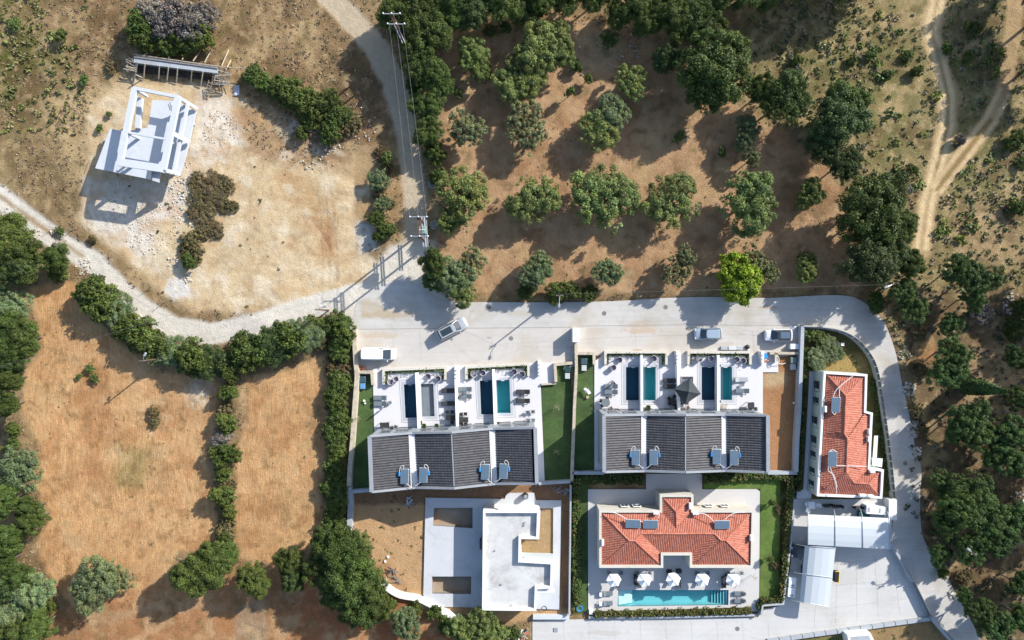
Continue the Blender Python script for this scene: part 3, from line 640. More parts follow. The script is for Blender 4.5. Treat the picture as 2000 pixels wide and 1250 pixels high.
MB().add([(a_.x, a_.y, .02), (a_.x, b_.y, .02), (b_.x, b_.y, -.9), (b_.x, a_.y, -.9), (a_.x, a_.y, -1.2), (a_.x, b_.y, -1.2)], [(0,1,2,3), (0,3,4), (1,5,2), (0,4,5,1)]).build('beach_slope', M('pale_mosaic', (.62, .70, .70), .5, .05, 2), pv)
# ---------------------------------------------------------------- roof tiles
RED = [A(208, 130, 106), A(202, 122, 98), A(215, 140, 117), A(196, 116, 94), A(206, 134, 112)]
DRK = [A(86, 86, 90), A(80, 80, 85), A(91, 90, 94)]
def tiles_mb(mb, poly, cols, pitch=.25, course=.36, rise=.07, up=None, lift=.03):
    """barrel tiles, each its own curved piece, laid over a planar 3D polygon"""
    poly = [Vector(p) for p in poly]; n = Vector((0, 0, 0))
    for i in range(len(poly)):
        a, b = poly[i], poly[(i+1) % len(poly)]
        n += Vector(((a.y-b.y)*(a.z+b.z), (a.z-b.z)*(a.x+b.x), (a.x-b.x)*(a.y+b.y)))
    n.normalize()
    if n.z < 0: n = -n
    v = (Vector((0, 0, 1))-n*n.z).normalized(); u = v.cross(n).normalized(); o = poly[0]
    q = [((p-o).dot(u), (p-o).dot(v)) for p in poly]
    u0 = min(a for a, _ in q); u1 = max(a for a, _ in q)
    k = max(1, round((u1-u0)/pitch)); w = (u1-u0)/k
    for i in range(k):
        uc = u0+(i+.5)*w; xs_ = []
        for j in range(len(q)):
            (a, b_), (c, d) = q[j], q[(j+1) % len(q)]
            if (a > uc) != (c > uc): xs_.append(b_+(d-b_)*(uc-a)/(c-a))
        xs_.sort()
        for lo, hi in zip(xs_[::2], xs_[1::2]):
            vv = lo
            base = math.floor(lo/course)*course
            m = 0
            while vv < hi-.02:
                v2 = min(hi, base+course*(m+1)); m += 1
                if v2 <= vv+.01: continue
                cc = rnd.choice(cols); f = rnd.uniform(.93, 1.06); cc = tuple(x*f for x in cc)
                pts = []
                for (vx, dz) in ((vv, lift), (min(v2+.03, hi), .004)):
                    for t, hh in ((-.5, 0), (-.27, .75), (0, 1), (.27, .75), (.5, 0)):
                        pts.append(o+u*(uc+t*w)+v*vx+n*(rise*hh+dz))
                fs = [(a, a+1, a+6, a+5) for a in range(4)]+[(0, 1, 2, 3, 4)]
                mb.add(pts, fs, cc); vv = v2
    return mb
def roof(parent, faces, cols, mat, deckmat, pitch=.25, course=.36, rise=.07, ridges=(), drop=.05):
    r = MB()
    for f in faces: r.add([(p[0], p[1], p[2]-drop) for p in f], [tuple(range(len(f)))], cols[0])
    ro = r.build('roof', mat, parent)
    t = MB()
    for f in faces: tiles_mb(t, f, cols, pitch, course, rise)
    t.build('roof_tiles', mat, ro, kind='stuff')
    if ridges:
        for a, b in ridges:
            a, b = Vector(a), Vector(b); L = (b-a).length; k = max(1, int(L/.42)); m = MB()
            for i in range(k):
                p0 = a+(b-a)*(i/k); p1 = a+(b-a)*((i+1.06)/k)
                cc = tuple(x*rnd.uniform(.9, 1.1) for x in rnd.choice(cols)); s0 = len(m.v)
                m.tube(p0+Vector((0,0,.05)), p1+Vector((0,0,.05)), .13, .11, 7, False); m.c += [cc]*(len(m.v)-s0)
            m.build('ridge_tiles', mat, ro, kind='stuff')
    return ro
def walls_from(parent, pts3, mat, name='wall', z0=-.1, split=True):
    """one wall per facade under a closed loop of (x, y, z)"""
    n = len(pts3)
    for i in range(n):
        a, b = pts3[i], pts3[(i+1) % n]
        MB().add([(a[0], a[1], z0), (b[0], b[1], z0), (b[0], b[1], b[2]), (a[0], a[1], a[2])], [(0, 1, 2, 3)]).build(name, mat, parent)
def window(parent, c, w, h, ang, fm=None, z=1.4, depth=.06):
    """window whose outward normal points at angle ang"""
    t = Vector((-math.sin(ang), math.cos(ang), 0)); nn = Vector((math.cos(ang), math.sin(ang), 0)); c = Vector((c[0], c[1], z))
    f = MB()
    for sx in (-1, 1): f.bar(c+t*sx*w/2+Vector((0,0,-h/2))+nn*.03, c+t*sx*w/2+Vector((0,0,h/2))+nn*.03, .06, depth*2)
    for sz in (-1, 1): f.bar(c-t*w/2+Vector((0,0,sz*h/2))+nn*.03, c+t*w/2+Vector((0,0,sz*h/2))+nn*.03, depth*2, .06)
    f.bar(c+Vector((0,0,-h/2))+nn*.03, c+Vector((0,0,h/2))+nn*.03, .04, .06)
    fo = f.build('window', fm or alu, parent)
    MB().box(c+nn*.01, (w, .03, h), rz=ang+math.pi/2).build('pane', darkglass, fo)
    return fo
# ---------------------------------------------------------------- the two rows of dark-roofed houses
def row_block(label, top, bot, otop, obot, zp, zv, terrace_y):
    """top/bot: inner roof corners along the front and back edge, zigzag peak/valley"""
    zs = [zp, zv, zp, zv, zp]
    o3 = [P(x, y, zs[i]+.12) for i, (x, y) in enumerate(otop)]; b3 = [P(x, y, zs[i]+.12) for i, (x, y) in enumerate(obot)]
    c = (o3[0]+o3[4]+b3[0]+b3[4])/4
    t = thing('row_house', label, 'house', (c.x, c.y, 0))
    loop = [tuple(p) for p in o3]+[tuple(p) for p in b3[::-1]]
    walls_from(t, [(p[0], p[1], p[2]-.05) for p in loop], greyp)
    # sloping parapet beams
    for i in range(4):
        for s3 in (o3, b3):
            MB().bar(s3[i], s3[i+1], .30, .30).build('parapet', greyp, t)
    for s_ in ((o3[0], b3[0]), (o3[4], b3[4])): MB().bar(s_[0]+Vector((0,0,.004)), s_[1]+Vector((0,0,.004)), .5, .32).build('parapet', greyp, t)
    faces = []
    g = .18
    for i in range(4):
        tl, tr = top[i]; bl, br = bot[i]
        za, zb = zs[i], zs[i+1]
        faces.append([P(tl[0], tl[1], za), P(tr[0], tr[1], zb), P(br[0], br[1], zb), P(bl[0], bl[1], za)])
    ro = roof(t, faces, DRK, tile_dark, tile_dark, .34, .46, .10)
    # white box gutters in the valleys, ridge board in the middle
    for a, b_, cc, d, zz in ((top[0][1], top[1][0], bot[1][0], bot[0][1], zv), (top[2][1], top[3][0], bot[3][0], bot[2][1], zv)):
        m = MB(); pts = [P(a[0]-1, a[1]-1, zz+.02), P(b_[0]+1, b_[1]-1, zz+.02), P(cc[0]+1, cc[1]+1, zz+.02), P(d[0]-1, d[1]+1, zz+.02)]
        m.add(pts, [(3, 2, 1, 0)])
        m.bar(pts[0]+Vector((0,0,.08)), pts[3]+Vector((0,0,.08)), .12, .2)
        m.build('valley_gutter', whitem, t)
    a = (P(*top[1][1], zp)+P(*top[2][0], zp))/2; b_ = (P(*bot[1][1], zp)+P(*bot[2][0], zp))/2
    MB().bar(a+Vector((0,0,.06)), b_+Vector((0,0,.06)), .16, .14).build('ridge_board', greyp, t)
    # front facade: glazed doors below and windows above for each home
    for i in range(4):
        A_, B_ = o3[i], o3[i+1]; d = (B_-A_); ang = math.atan2(d.x, -d.y)+math.pi
        ang = math.atan2(-(-d.x), -d.y) if False else math.atan2(d.x, -d.y)
        nn = Vector((math.cos(ang), math.sin(ang), 0))
        if nn.y < 0: ang += math.pi; nn = -nn
        for fx, w_, h_, zc in ((.28, 1.6, 2.2, 1.25), (.70, 2.2, 2.2, 1.25), (.3, 1.4, 1.5, 3.9), (.7, 1.8, 1.5, 3.9)):
            p = A_+d*fx; window(t, (p.x+nn.x*.02, p.y+nn.y*.02), w_, h_, ang, alu, zc)
        continue
        m = MB(); p0 = A_+d*.08; p1 = A_+d*.92                        # slim glazed canopy over the doors
        q0 = [Vector((p0.x, p0.y, 2.75)), Vector((p1.x, p1.y, 2.75))]
        m.add([q0[0], q0[1], q0[1]+nn*.9+Vector((0,0,-.12)), q0[0]+nn*.9+Vector((0,0,-.12))], [(0,1,2,3)])
        m.build('canopy', greyp, t)
    return t
bl1 = row_block('left grey-roofed row of four terraced homes beside the lawn with the sapling',
    [(C5(240,190), C5(566,172)), (C5(612,168), C5(914,164)), (C5(930,162), C5(1250,140)), (C5(1296,134), C5(1600,130))],
    [(C5(258,636), C5(586,606)), (C5(640,606), C5(938,606)), (C5(950,604), C5(1268,576)), (C5(1312,574), C5(1618,572))],
    [C5(225,182), C5(590,154), C5(922,150), C5(1272,118), C5(1632,112)], [C5(243,655), C5(612,618), C5(942,624), C5(1290,586), C5(1646,584)], 6.6, 5.05, 0)
bl2 = row_block('right grey-roofed row of four terraced homes behind the two smaller villas',
    [(C6(312,102), C6(612,100)), (C6(652,100), C6(966,102)), (C6(980,102), C6(1278,100)), (C6(1314,100), C6(1640,104))],
    [(C6(312,548), C6(612,538)), (C6(652,538), C6(966,550)), (C6(980,550), C6(1280,538)), (C6(1316,538), C6(1646,545))],
    [C6(296,90), C6(630,84), C6(972,88), C6(1298,84), C6(1656,92)], [C6(298,560), C6(630,552), C6(973,562), C6(1298,550), C6(1658,562)], 6.6, 5.05, 0)
bl2['label'] = 'right grey-roofed row of four terraced homes between the patio with dark parasol and the villa'
# solar water heaters
def solar_heater(w=1.15, l=2.1, kind=0):
    t = thing('solar_water_heater', 'x', 'solar panel', (0, 0, 0))
    MB().rbox((0, 0, .14), (w, l, .10), b=.03).build('frame', steel, t)
    MB().box((0, 0, .195), (w-.1, l-.1, .012)).build('glass', solar, t)
    m = MB(); m.box((-.0, -l/2+.15, -.05), (w*.9, .05, .3)); m.box((0, l/2-.15, -.05), (w*.9, .05, .3)); m.build('stand', steel, t)
    return t
def heater_on(px, py, z, rz, label, side=1, tank=True, ang=0, w=1.15, l=2.1, bend=None):
    t = solar_heater(w, l); p = P(px, py, z); t.location = p; t.rotation_euler = (0, 0, rz); t['label'] = label; t['group'] = 'solar water heaters on the roofs'
    m = MB()
    pts = [(side*w*.25, l/2-.1, .2), (side*w*.1, l/2+.25, .3), (side*.25, l/2+.5, .35), (side*w*.5, l/2+.3, .3), (side*(w/2+.12), l/2-.15, .25), (side*(w/2+.15), l/2-.7, .2)]
    m.path(smooth_path(pts, 3), .035); 
    m.path([(-side*w*.3, -l/2+.1, .2), (-side*w*.6, -l/2-.25, .1), (-side*(w*.5+.5), -l/2-.5, .05)], .035)
    m.build('pipe', whitem, t)
    if tank: MB().tube((side*(w/2+.18), l/2-1.0, .15), (side*(w/2+.18), l/2-.45, .15), .14, .14, 8).build('expansion_tank', bluep, t)
    return t
zr = 5.55
names = ['leftmost of the eight', 'second', 'third', 'fourth']
SH = [(C5(524, 522), 5.6, R(-2), -1), (C5(682, 512), 5.6, R(-2), 1), (C5(1208, 484), 5.6, R(-2), -1), (C5(1362, 478), 5.6, R(-2), 1),
      (C6(560, 438), 5.6, 0, -1), (C6(708, 438), 5.6, 0, 1), (C6(1232, 432), 5.6, 0, -1), (C6(1376, 440), 5.6, 0, 1)]
SL = ['grey solar heater on first roof of the left row, left of its white gutter', 'grey solar heater on second roof of the left row, right of the first gutter',
      'grey solar heater on third roof of the left row, left of the second gutter', 'grey solar heater on fourth roof of the left row, right of the second gutter',
      'grey solar heater on first roof of the right row, left of its white gutter', 'grey solar heater on second roof of the right row, right of the first gutter',
      'pale solar heater on third roof of the right row, left of the second gutter', 'grey solar heater on fourth roof of the right row, right of the second gutter']
for (p, z, rz, sd_), lb in zip(SH, SL):
    heater_on(p[0], p[1], z+.25, rz, lb, side=sd_)
# ---------------------------------------------------------------- villas with red tiled roofs
def parapet_ring(parent, pts, w, z0, z1, mat):
    L, Rr = band(pts, w, True); n = len(pts)
    for i in range(n):
        j = (i+1) % n; qd = [L[i], Rr[i], Rr[j], L[j]]
        MB().add([(p[0], p[1], z0) for p in qd]+[(p[0], p[1], z1) for p in qd], [(4,5,6,7), (0,4,7,3), (1,2,6,5)]).build('parapet', mat, parent)
def villa(label, outline, zt, faces, ridges, mat, w=.34, wallmat=None):
    pts = w2(outline, zt); c = (sum(p[0] for p in pts)/len(pts), sum(p[1] for p in pts)/len(pts))
    t = thing('villa', label, 'house', (c[0], c[1], 0))
    L, Rr = band(pts, w-.02, True)
    ar = sum(pts[i][0]*pts[(i+1)%len(pts)][1]-pts[(i+1)%len(pts)][0]*pts[i][1] for i in range(len(pts)))
    outer = Rr if ar > 0 else L
    walls_from(t, [(p[0], p[1], zt-.3) for p in outer], wallmat or mat)
    parapet_ring(t, pts, w, zt-.45, zt, mat)
    roof(t, faces, RED, tile_red, tile_red, .25, .38, .075, ridges)
    return t, outer
e = 3.0
def V8(x, y, z): return tuple(P(*C8(x, y), z))
B8, D8, G8, H8, I8, J8 = V8(450,515,4.35), V8(490,515,4.35), V8(540,463,4.0), V8(1080,463,4.0), V8(1130,512,4.35), V8(1165,512,4.35)
V0 = V8(800,415,3.75); W0 = V8(797,300,3.75)
NW, SW, SEi, INl, INr, SWi, SE, NE = V8(247,305,e), V8(248,692,e), V8(682,692,e), V8(684,604,e), V8(918,604,e), V8(918,692,e), V8(1345,692,e), V8(1352,307,e)
PL, PR, PTL, PTR = V8(694,307,e), V8(912,307,e), V8(700,196,e), V8(906,196,e)
vf = [[NW, B8, SW], [SW, B8, D8, SEi], [SEi, D8, G8, INl], [INl, G8, H8, INr], [INr, H8, I8, SWi], [SWi, I8, J8, SE], [SE, J8, NE],
      [NW, PL, V0, PR, NE, J8, I8, H8, G8, D8, B8], [PL, PTL, W0, V0], [PTL, PTR, W0], [PTR, PR, V0, W0]]
vr = [(NW, B8), (B8, SW), (B8, D8), (D8, SEi), (G8, D8), (G8, H8), (H8, I8), (I8, J8), (J8, NE), (J8, SE), (W0, PTL), (W0, PTR), (W0, V0)]
villa1, vo1 = villa('cream villa with wide U-shaped red tiled roof behind the long pool',
    [C8(237,299), C8(686,299), C8(686,184), C8(918,184), C8(918,299), C8(1366,299), C8(1358,708), C8(908,708), C8(908,616), C8(694,616), C8(694,708), C8(238,708)], 3.4, vf, vr, cream)
for x, ang, z in ((330, R(-90), 1.3), (430, R(-90), 1.3), (560, R(-90), 1.3), (1000, R(-90), 1.3), (1100, R(-90), 1.3), (1230, R(-90), 1.3)):
    p = P(*C8(x, 722), 3.2); window(villa1, (p.x, p.y-.03), 1.7, 2.2, ang, whitem, 1.25)
for x in (430, 520, 1060, 1180):
    p = P(*C8(x, 285), 3.2); window(villa1, (p.x, p.y+.12), 1.1, 1.2, R(90), whitem, 1.6)
for x, y, w_, d_ in ((900,258,.35,.9), (1352,495,.35,.85), (254,527,.35,.9), (648,313,.8,.3), (940,316,.8,.3)):
    MB().rbox(P(*C8(x, y), 3.62), (w_, d_, .5), b=.04).build('vent_box', white, villa1)
def flat_heater(cx, cy, z, rz, label, l, w, pipes):
    t = solar_heater(w, l); t.location = P(cx, cy, z); t.rotation_euler = (R(0), 0, rz); t['label'] = label; t['group'] = 'solar water heaters on the roofs'
    m = MB(); mi = Matrix.Rotation(-rz, 3, 'Z')
    for pts in pipes:
        loc = [mi @ (P(*p, z+.25)-t.location) for p in pts]
        m.path(smooth_path([tuple(v) for v in loc], 4), .05)
    m.build('pipe', whitem, t); 
    return t
flat_heater(*C8(478,388), 3.95, R(88), 'left solar heater of the pair on the wide red villa roof', 2.1, 1.2, [[C8(430,355), C8(390,330), C8(340,308), C8(300,306)]])
flat_heater(*C8(608,392), 3.95, R(90), 'right solar heater of the pair on the wide red villa roof', 2.1, 1.2, [[C8(660,350), C8(672,330), C8(672,308)], [C8(540,375), C8(528,370)]])
flat_heater(*C8(1136,395), 3.95, R(90), 'lone solar heater on the right wing of the wide red villa roof', 2.1, 1.2, [[C8(1075,372), C8(1050,345), C8(1010,318), C8(960,312)], [C8(1160,355), C8(1200,325), C8(1240,308), C8(1310,306)]])
def V9(x, y, z): return tuple(P(*C9(x, y), z))
a9, b9, c9, d9, e9, f9 = V9(380,540,4.15), V9(370,770,4.15), V9(390,800,4.1), V9(382,1008,4.1), V9(430,1073,3.75), V9(520,1078,3.7)
nw, ne, s1, s2, m2, s3, se, sw = V9(266,412,e), V9(488,428,e), V9(484,652,e), V9(520,662,e), V9(510,992,e), V9(585,1008,e), V9(578,1142,e), V9(222,1135,e)
wm1 = tuple(np.array(nw)+(np.array(sw)-np.array(nw))*.49); wm2 = tuple(np.array(nw)+(np.array(sw)-np.array(nw))*.53)
rf = [[nw, ne, a9], [nw, a9, b9, wm1], [wm1, b9, c9, wm2], [wm2, c9, d9, sw], [a9, ne, s1, c9, b9], [c9, s1, s2, m2, e9, d9], [e9, m2, s3, f9], [f9, s3, se], [sw, d9, e9, f9, se]]
rr = [(nw, a9), (a9, ne), (a9, b9), (b9, c9), (c9, d9), (d9, e9), (e9, f9), (f9, se), (sw, d9), (f9, s3)]
villa2, vo2 = villa('long narrow house with red tiled roof inside the curve of the road',
    [C9(254,400), C9(507,416), C9(500,640), C9(540,650), C9(523,985), C9(607,998), C9(598,1163), C9(212,1148)], 3.4, rf, rr, white, .32, greyr)
for y in (490, 580, 710, 830, 915, 1015, 1095):
    p = P(*C9(200-(y-490)*.045+ (12 if y < 600 else 4), y), 1.6); p = P(*C9(246-(y-400)*.055, y), 3.0)
    window(villa2, (p.x-.16, p.y), 1.5 if y in (490, 710, 830) else 1.0, 1.5, R(183), darkglass, 1.5)
MB().prism(w2([C9(555,785), C9(578,785), C9(570,925), C9(545,925)], 2.6), 2.55, 2.62).build('awning', whitem, villa2)
MB().prism(w2([C9(540,920), C9(607,925), C9(602,978), C9(545,965)], 2.6), 2.5, 2.6).build('porch_slab', white, villa2)
for x, y, w_, d_ in ((255,622,.32,.9), (522,760,.32,.8), (519,806,.32,.8), (482,1148,.95,.35), (530,1152,.8,.35), (541,1004,.75,.3)):
    MB().rbox(P(*C9(x, y), 3.6), (w_, d_, .5), b=.04).build('vent_box', white, villa2)
flat_heater(*C9(318,595), 3.95, R(-3), 'northern solar heater on the long narrow red roof', 2.15, 1.2, [[C9(305,548), C9(320,510), C9(370,462), C9(425,420)], [C9(342,548), C9(342,500)], [C9(298,640), C9(312,655), C9(322,642)]])
flat_heater(*C9(298,926), 3.95, R(-2), 'southern solar heater on the long narrow red roof', 2.15, 1.2, [[C9(285,975), C9(300,1020), C9(320,1080), C9(325,1138)], [C9(275,975), C9(276,1000), C9(310,1030), C9(328,1100)], [C9(322,968), C9(400,970), C9(510,972)], [C9(280,882), C9(300,870), C9(322,882)]])
# ---------------------------------------------------------------- unfinished flat-roofed white house
slab('house_platform', [C7(610,130), C7(1232,140), C7(1250,95), C7(1465,92), C7(1480,150), C7(1680,152), C7(1662,1010), C7(590,985)], -.2, .28, M('platform_concrete', A(220, 224, 230), .8, .05, .3, .1, 6, attr='world', stain=(A(195, 195, 190), .5, .4)), PITS+[[C7(1516,212), C7(1616,212), C7(1614,572), C7(1366,565), C7(1366,455), C7(1505,458)]])
for i, pt in enumerate(PITS):
    q2 = w2(pt, .28); m = MB(); m.add([(p[0], p[1], .27) for p in q2]+[(p[0], p[1], -.9) for p in q2], [(0,4,5,1), (1,5,6,2), (2,6,7,3), (3,7,4,0), (4,7,6,5)])
    m.build('open_pit', M('pit_dirt', A(178, 165, 146), .9, .15, .6, .2, attr='world', stain=(A(190, 150, 110), .6, .5)), kind='structure')
hp = [C7(1072,240), C7(1185,240), C7(1498,240), C7(1490,448), C7(1352,445), C7(1349,630), C7(1605,645), C7(1600,835), C7(1480,840), C7(1473,1012), C7(1064,1008)]
pts = w2(hp, 3.5); cx = sum(p[0] for p in pts)/len(pts); cy = sum(p[1] for p in pts)/len(pts)
uh = thing('unfinished_house', 'white flat-roofed unfinished house with stepped parapet on a bare platform', 'house', (cx, cy, 0))
L, Rr = band(pts, .30, True); ar = sum(pts[i][0]*pts[(i+1)%len(pts)][1]-pts[(i+1)%len(pts)][0]*pts[i][1] for i in range(len(pts)))
outer = Rr if ar > 0 else L
walls_from(uh, [(p[0], p[1], 3.2) for p in outer], white, z0=.2)
MB().prism(pts, 2.7, 2.85).build('roof', wroof, uh)
parapet_ring(uh, pts, .34, 2.4, 3.5, white)
MB().prism(w2([C7(1345,565), C7(1615,572), C7(1618,640), C7(1345,634)], 2.9), 2.75, 2.92).build('canopy', M('canopy_slab', A(214, 220, 216), .8, .05, .5, attr='world'), uh)
MB().prism(w2([C7(1185,198), C7(1510,203), C7(1500,236), C7(1180,236)], 3.2), 3.0, 3.2).build('canopy', white, uh)
MB().prism(w2([C7(1476,850), C7(1625,850), C7(1625,875), C7(1480,875)], 2.9), 2.7, 2.9).build('canopy', white, uh)
for x, y in ((1395,325), (1390,345), (1385,597), (1290,978), (1160,545), (1210,812)):
    MB().tube(P(*C7(x, y), 2.85), P(*C7(x, y), 3.1), .09, .09, 7).build('vent_pipe', greyp, uh)
window(uh, (outer[10][0]-.02, P(*C7(1060,500), 2)[1]), 2.4, 2.2, R(180), alu, 1.4); window(uh, (outer[10][0]-.02, P(*C7(1060,800), 2)[1]), 2.4, 2.2, R(180), alu, 1.4)
# ---------------------------------------------------------------- bare concrete frame, upper left
CF = CR(150, 80, 3.573)
def F(x, y, z): return P(*CF(x, y), z)
c0 = F(480, 650, 3)
fr = thing('concrete_frame', 'unfinished white concrete frame with open roof beams on a gravel plot', 'building', (c0.x, c0.y, 0))
def fslab(pts, z0, z1, nm='slab', holes=(), mat=None): return MB().prism([tuple(F(x, y, z1)[:2]) for x, y in pts], z0, z1, [[tuple(F(x, y, z1)[:2]) for x, y in h] for h in holes]).build(nm, mat or framec, fr)
fslab([(232,612), (340,630), (495,604), (528,412), (690,420), (760,450), (833,490), (760,800), (718,938), (520,905), (507,965), (128,888)], 2.95, 3.2)
fslab([(510,905), (585,900), (572,988), (505,966)], 2.3, 2.5, 'step_slab')
fslab([(690,700), (742,690), (705,860), (690,865)], 2.0, 2.1, 'stair_well', mat=greyc)
ZB = 6.1
def fb(a, b, w=.55, h=.5, z=ZB, nm='beam'): MB().bar(F(a[0], a[1], z-h/2), F(b[0], b[1], z-h/2), w, h).build(nm, framec, fr)
def fbs(a, b, w, za, zb): MB().bar(F(a[0], a[1], za-.25), F(b[0], b[1], zb-.25), w, .45).build('sloping_beam', framec, fr)
fb((408,330), (302,850), .75, .55); fb((400,330), (712,392), .45, z=6.106); fbs((700,384), (840,470), .42, 6.09, 3.7); fb((708,395), (604,900), .75, .55, 6.112)
fb((775,440), (730,668), .34, .4, 4.9); fb((365,640), (635,688), .28, .4, 6.095); fbs((665,640), (785,705), .6, 6.09, 3.9); fb((290,845), (610,893), 1.05, .5, 6.118); fb((722,690), (676,925), .42, .45, 4.6)
fb((445,400), (428,610), .7, .5, 3.9); fbs((600,898), (712,930), .5, 6.08, 3.8); fb((352,862), (280,915), .3, .3, 4.2)
for x, y in ((408,335), (705,392), (355,640), (635,690), (298,848), (604,895)):
    p = F(x, y, ZB); MB().bar((p.x, p.y, 3.1), (p.x, p.y, ZB-.3), .35).build('column', framec, fr)
for x, y in ((150,870), (250,625), (500,950), (640,870), (750,540), (400,900), (690,430), (560,700), (330,700)):
    p = F(x, y, 3.1); MB().bar((p.x, p.y, -.1), (p.x, p.y, 3.0), .35).build('column', greyc, fr)
MB().bar(F(200,640,3.35), F(172,720,3.35), .05).build('starter_bar', steel, fr)
# loose bars on the upper floor
for k in range(7):
    x = 620+rnd.uniform(0, 50); y = 420+rnd.uniform(0, 60); fbm_ = F(x, y, 3.26); 
    MB().tube(fbm_, F(x+rnd.uniform(5, 40), y+rnd.uniform(20, 60), 3.3), .03).build('loose_bar', steel, fr)
# ---------------------------------------------------------------- timber formwork with raking props
fw = thing('formwork', 'grey concrete trench wall in timber formwork with long raking props', 'formwork', (P(350, 135).x, P(350, 135).y, 0))
def FW(x, y, z): return P(*CF(x, y), z)
MB().bar(FW(400,130,1.4), FW(985,205,1.4), .9, .12).build('wall_top', greyc, fw)
MB().bar(FW(405,150,.6), FW(975,222,.6), .25, 1.5).build('shutter', timberg, fw)
MB().bar(FW(395,92,1.5), FW(1050,185,1.5), .10).build('rail', timber, fw); MB().bar(FW(400,112,1.55), FW(985,190,1.55), .12).build('rail', timberg, fw)
MB().bar(FW(1000,180,1.55), FW(1178,190,1.55), .10).build('rail', timber, fw)
for a, b in (((480,92), (552,56)), ((640,120), (695,28)), ((735,130), (786,38)), ((812,140), (878,46)), ((892,150), (948,48)), ((1012,172), (1060,62)), ((1040,200), (1076,134)), ((470,98), (490,72))):
    MB().bar(FW(*a, 1.6), FW(*b, .15), .10, .12).build('prop', timber, fw)
for a, b in (((475,160), (465,268)), ((577,172), (570,266)), ((640,182), (628,276)), ((703,190), (694,296)), ((803,200), (796,292)), ((880,215), (864,318)), ((420,150), (392,290)), ((412,235), (460,258))):
    MB().bar(FW(*a, 1.5), FW(*b, .2), .12 if a[0] != 420 else .28, .12).build('prop', timber if a[0] != 420 else timberg, fw)
for k in range(9):                                                     # plank lattice at both ends
    j = lambda a: a+rnd.uniform(-14, 14)
    MB().bar(FW(j(965+k*11), j(185+k*3), 1.2), FW(j(950+k*13), j(300+k*4), .5), .08).build('plank', timber, fw)
    MB().bar(FW(j(955), j(195+k*12), 1.35), FW(j(1068), j(215+k*12), 1.25), .09).build('plank', timberg if k % 3 else timber, fw)
for k in range(8):
    MB().bar(FW(j(350+k*8), j(110+k*4), 1.2), FW(j(345+k*8), j(220-k*2), .6), .08).build('plank', timberg, fw)
    MB().bar(FW(j(350-k*2), j(110+k*13), 1.3), FW(j(408), j(125+k*13), 1.2), .08).build('plank', timber, fw)
for k in range(40):
    x = 410+k*14; MB().bar(FW(x, 96+k*2.0, 1.55), FW(x+22, 122+k*2.0, 1.5), .07).build('cross_piece', timberg, fw)
t = thing('wooden_ladder', 'short wooden ladder leaning out of the formwork trench', 'ladder', tuple(P(*CF(915, 345))))
for o_ in (0, 25): MB().bar(FW(922+o_, 275+o_*.3, 1.0), FW(888+o_, 402+o_*.3, .1), .08).build('rail', timber, t)
for k in range(6): MB().bar(FW(920-k*6, 290+k*20, .95-k*.15), FW(948-k*6, 298+k*20, .95-k*.15), .06).build('rung', timber, t)
# near-black soil sheet laid flat under the props
MB().prism(w2([CF(420,165), CF(975,235), CF(960,290), CF(850,268), CF(620,240), CF(430,225)], 0), -.05, .04).build('dark_soil_sheet', M('dark_soil', (.05, .04, .032), .95, .2, 1), kind='structure')
# ---------------------------------------------------------------- walls round the plots
def wall(label, pts, w, z1, mat, z0=-.1, name='garden_wall', cat='wall', ref=None, cap=None):
    q2 = w2(pts, z1 if ref is None else ref); c = q2[len(q2)//2]
    t = thing(name, label, cat, (c[0], c[1], 0))
    wall_mb(q2, w, z0, z1).build('wall', mat, t)
    if cap:
        for i in range(len(q2)-1):
            a, b = Vector((*q2[i], z1+.03)), Vector((*q2[i+1], z1+.03)); MB().bar(a, b, w+.08, .06).build('coping_stone', cap, t)
    return t
wall('pale stone wall down the west side of the left houses', [(691,643), (694,700), (697,735), (692,800), (688,860), (683,915), (681,950)], .62, 1.1, stonew)
wall('short stone wall below the left row, beside the bare yard', [(681,952), (684,990), (682,1032)], .7, 1.2, greyc)
wall('low stone wall between yard and west lawn of the left houses', [(697,727), (726,727), (728,752)], .42, .9, stonew)
wall('stone-topped wall between the two rows of houses', [(1125,672), (1126,720), (1122,800), (1120,860), (1117,940)], .42, 1.0, stonew)
wall('thick white gate wall at the road between the two yards', [(1125,641), (1125,668)], .95, 2.0, white, name='gate_wall')
wall('low white wall with corner at the top of the east lawn', [(1118,709), (1084,712), (1086,746)], .42, .8, stonew)
wall('low kerb wall along the north edge of the east lawn', [(1057,751), (1086,749)], .25, .5, stonew)
wall('low wall enclosing the grass strip west of the right terrace', [(1128,690), (1160,690), (1161,712)], .42, .9, stonew)
wall('tall rendered wall closing the east side of the right yard', [(1568,637), (1565,720), (1562,800), (1558,860), (1556,922)], .5, 1.25, greyc)
wall('low wall under the small bathing tub at the right yard', [(1504,690), (1563,690)], .35, .8, stonew)
wall('short wall beside the blue crate at the right terrace', [(1516,690), (1517,706)], .45, .8, stonew)
wall('grey wall behind the left row of houses', [(684,961), (725,958)], .45, 1.0, greyc)
wall('wall behind the right end of the left row', [(1052,945), (1114,941)], .4, 1.0, greyc)
wall('grey wall behind the right row above the villa lawn', [(1118,924), (1180,924)], .45, 1.0, greyc)
wall('grey wall behind the right row above the clipped hedge', [(1500,924), (1557,924)], .45, 1.0, greyc)
wall('thin dark wall between the unfinished house and the villa garden', [(1115,948), (1114,1050), (1112,1202)], .22, 1.2, greyc)
wall('curved white retaining wall below the dry yard', smooth_path([(746,1136), (760,1152), (782,1164), (815,1170), (845,1184), (870,1198), (900,1214), (928,1228)], 3), .75, .8, white)
wall('paved white coping at the south edge of the unfinished platform', [(1041,1206), (1112,1206)], .6, .6, framec)
wall('low wall south of the villa pool hedge', [(1150,1207), (1300,1206), (1482,1202)], .25, .5, greyc)
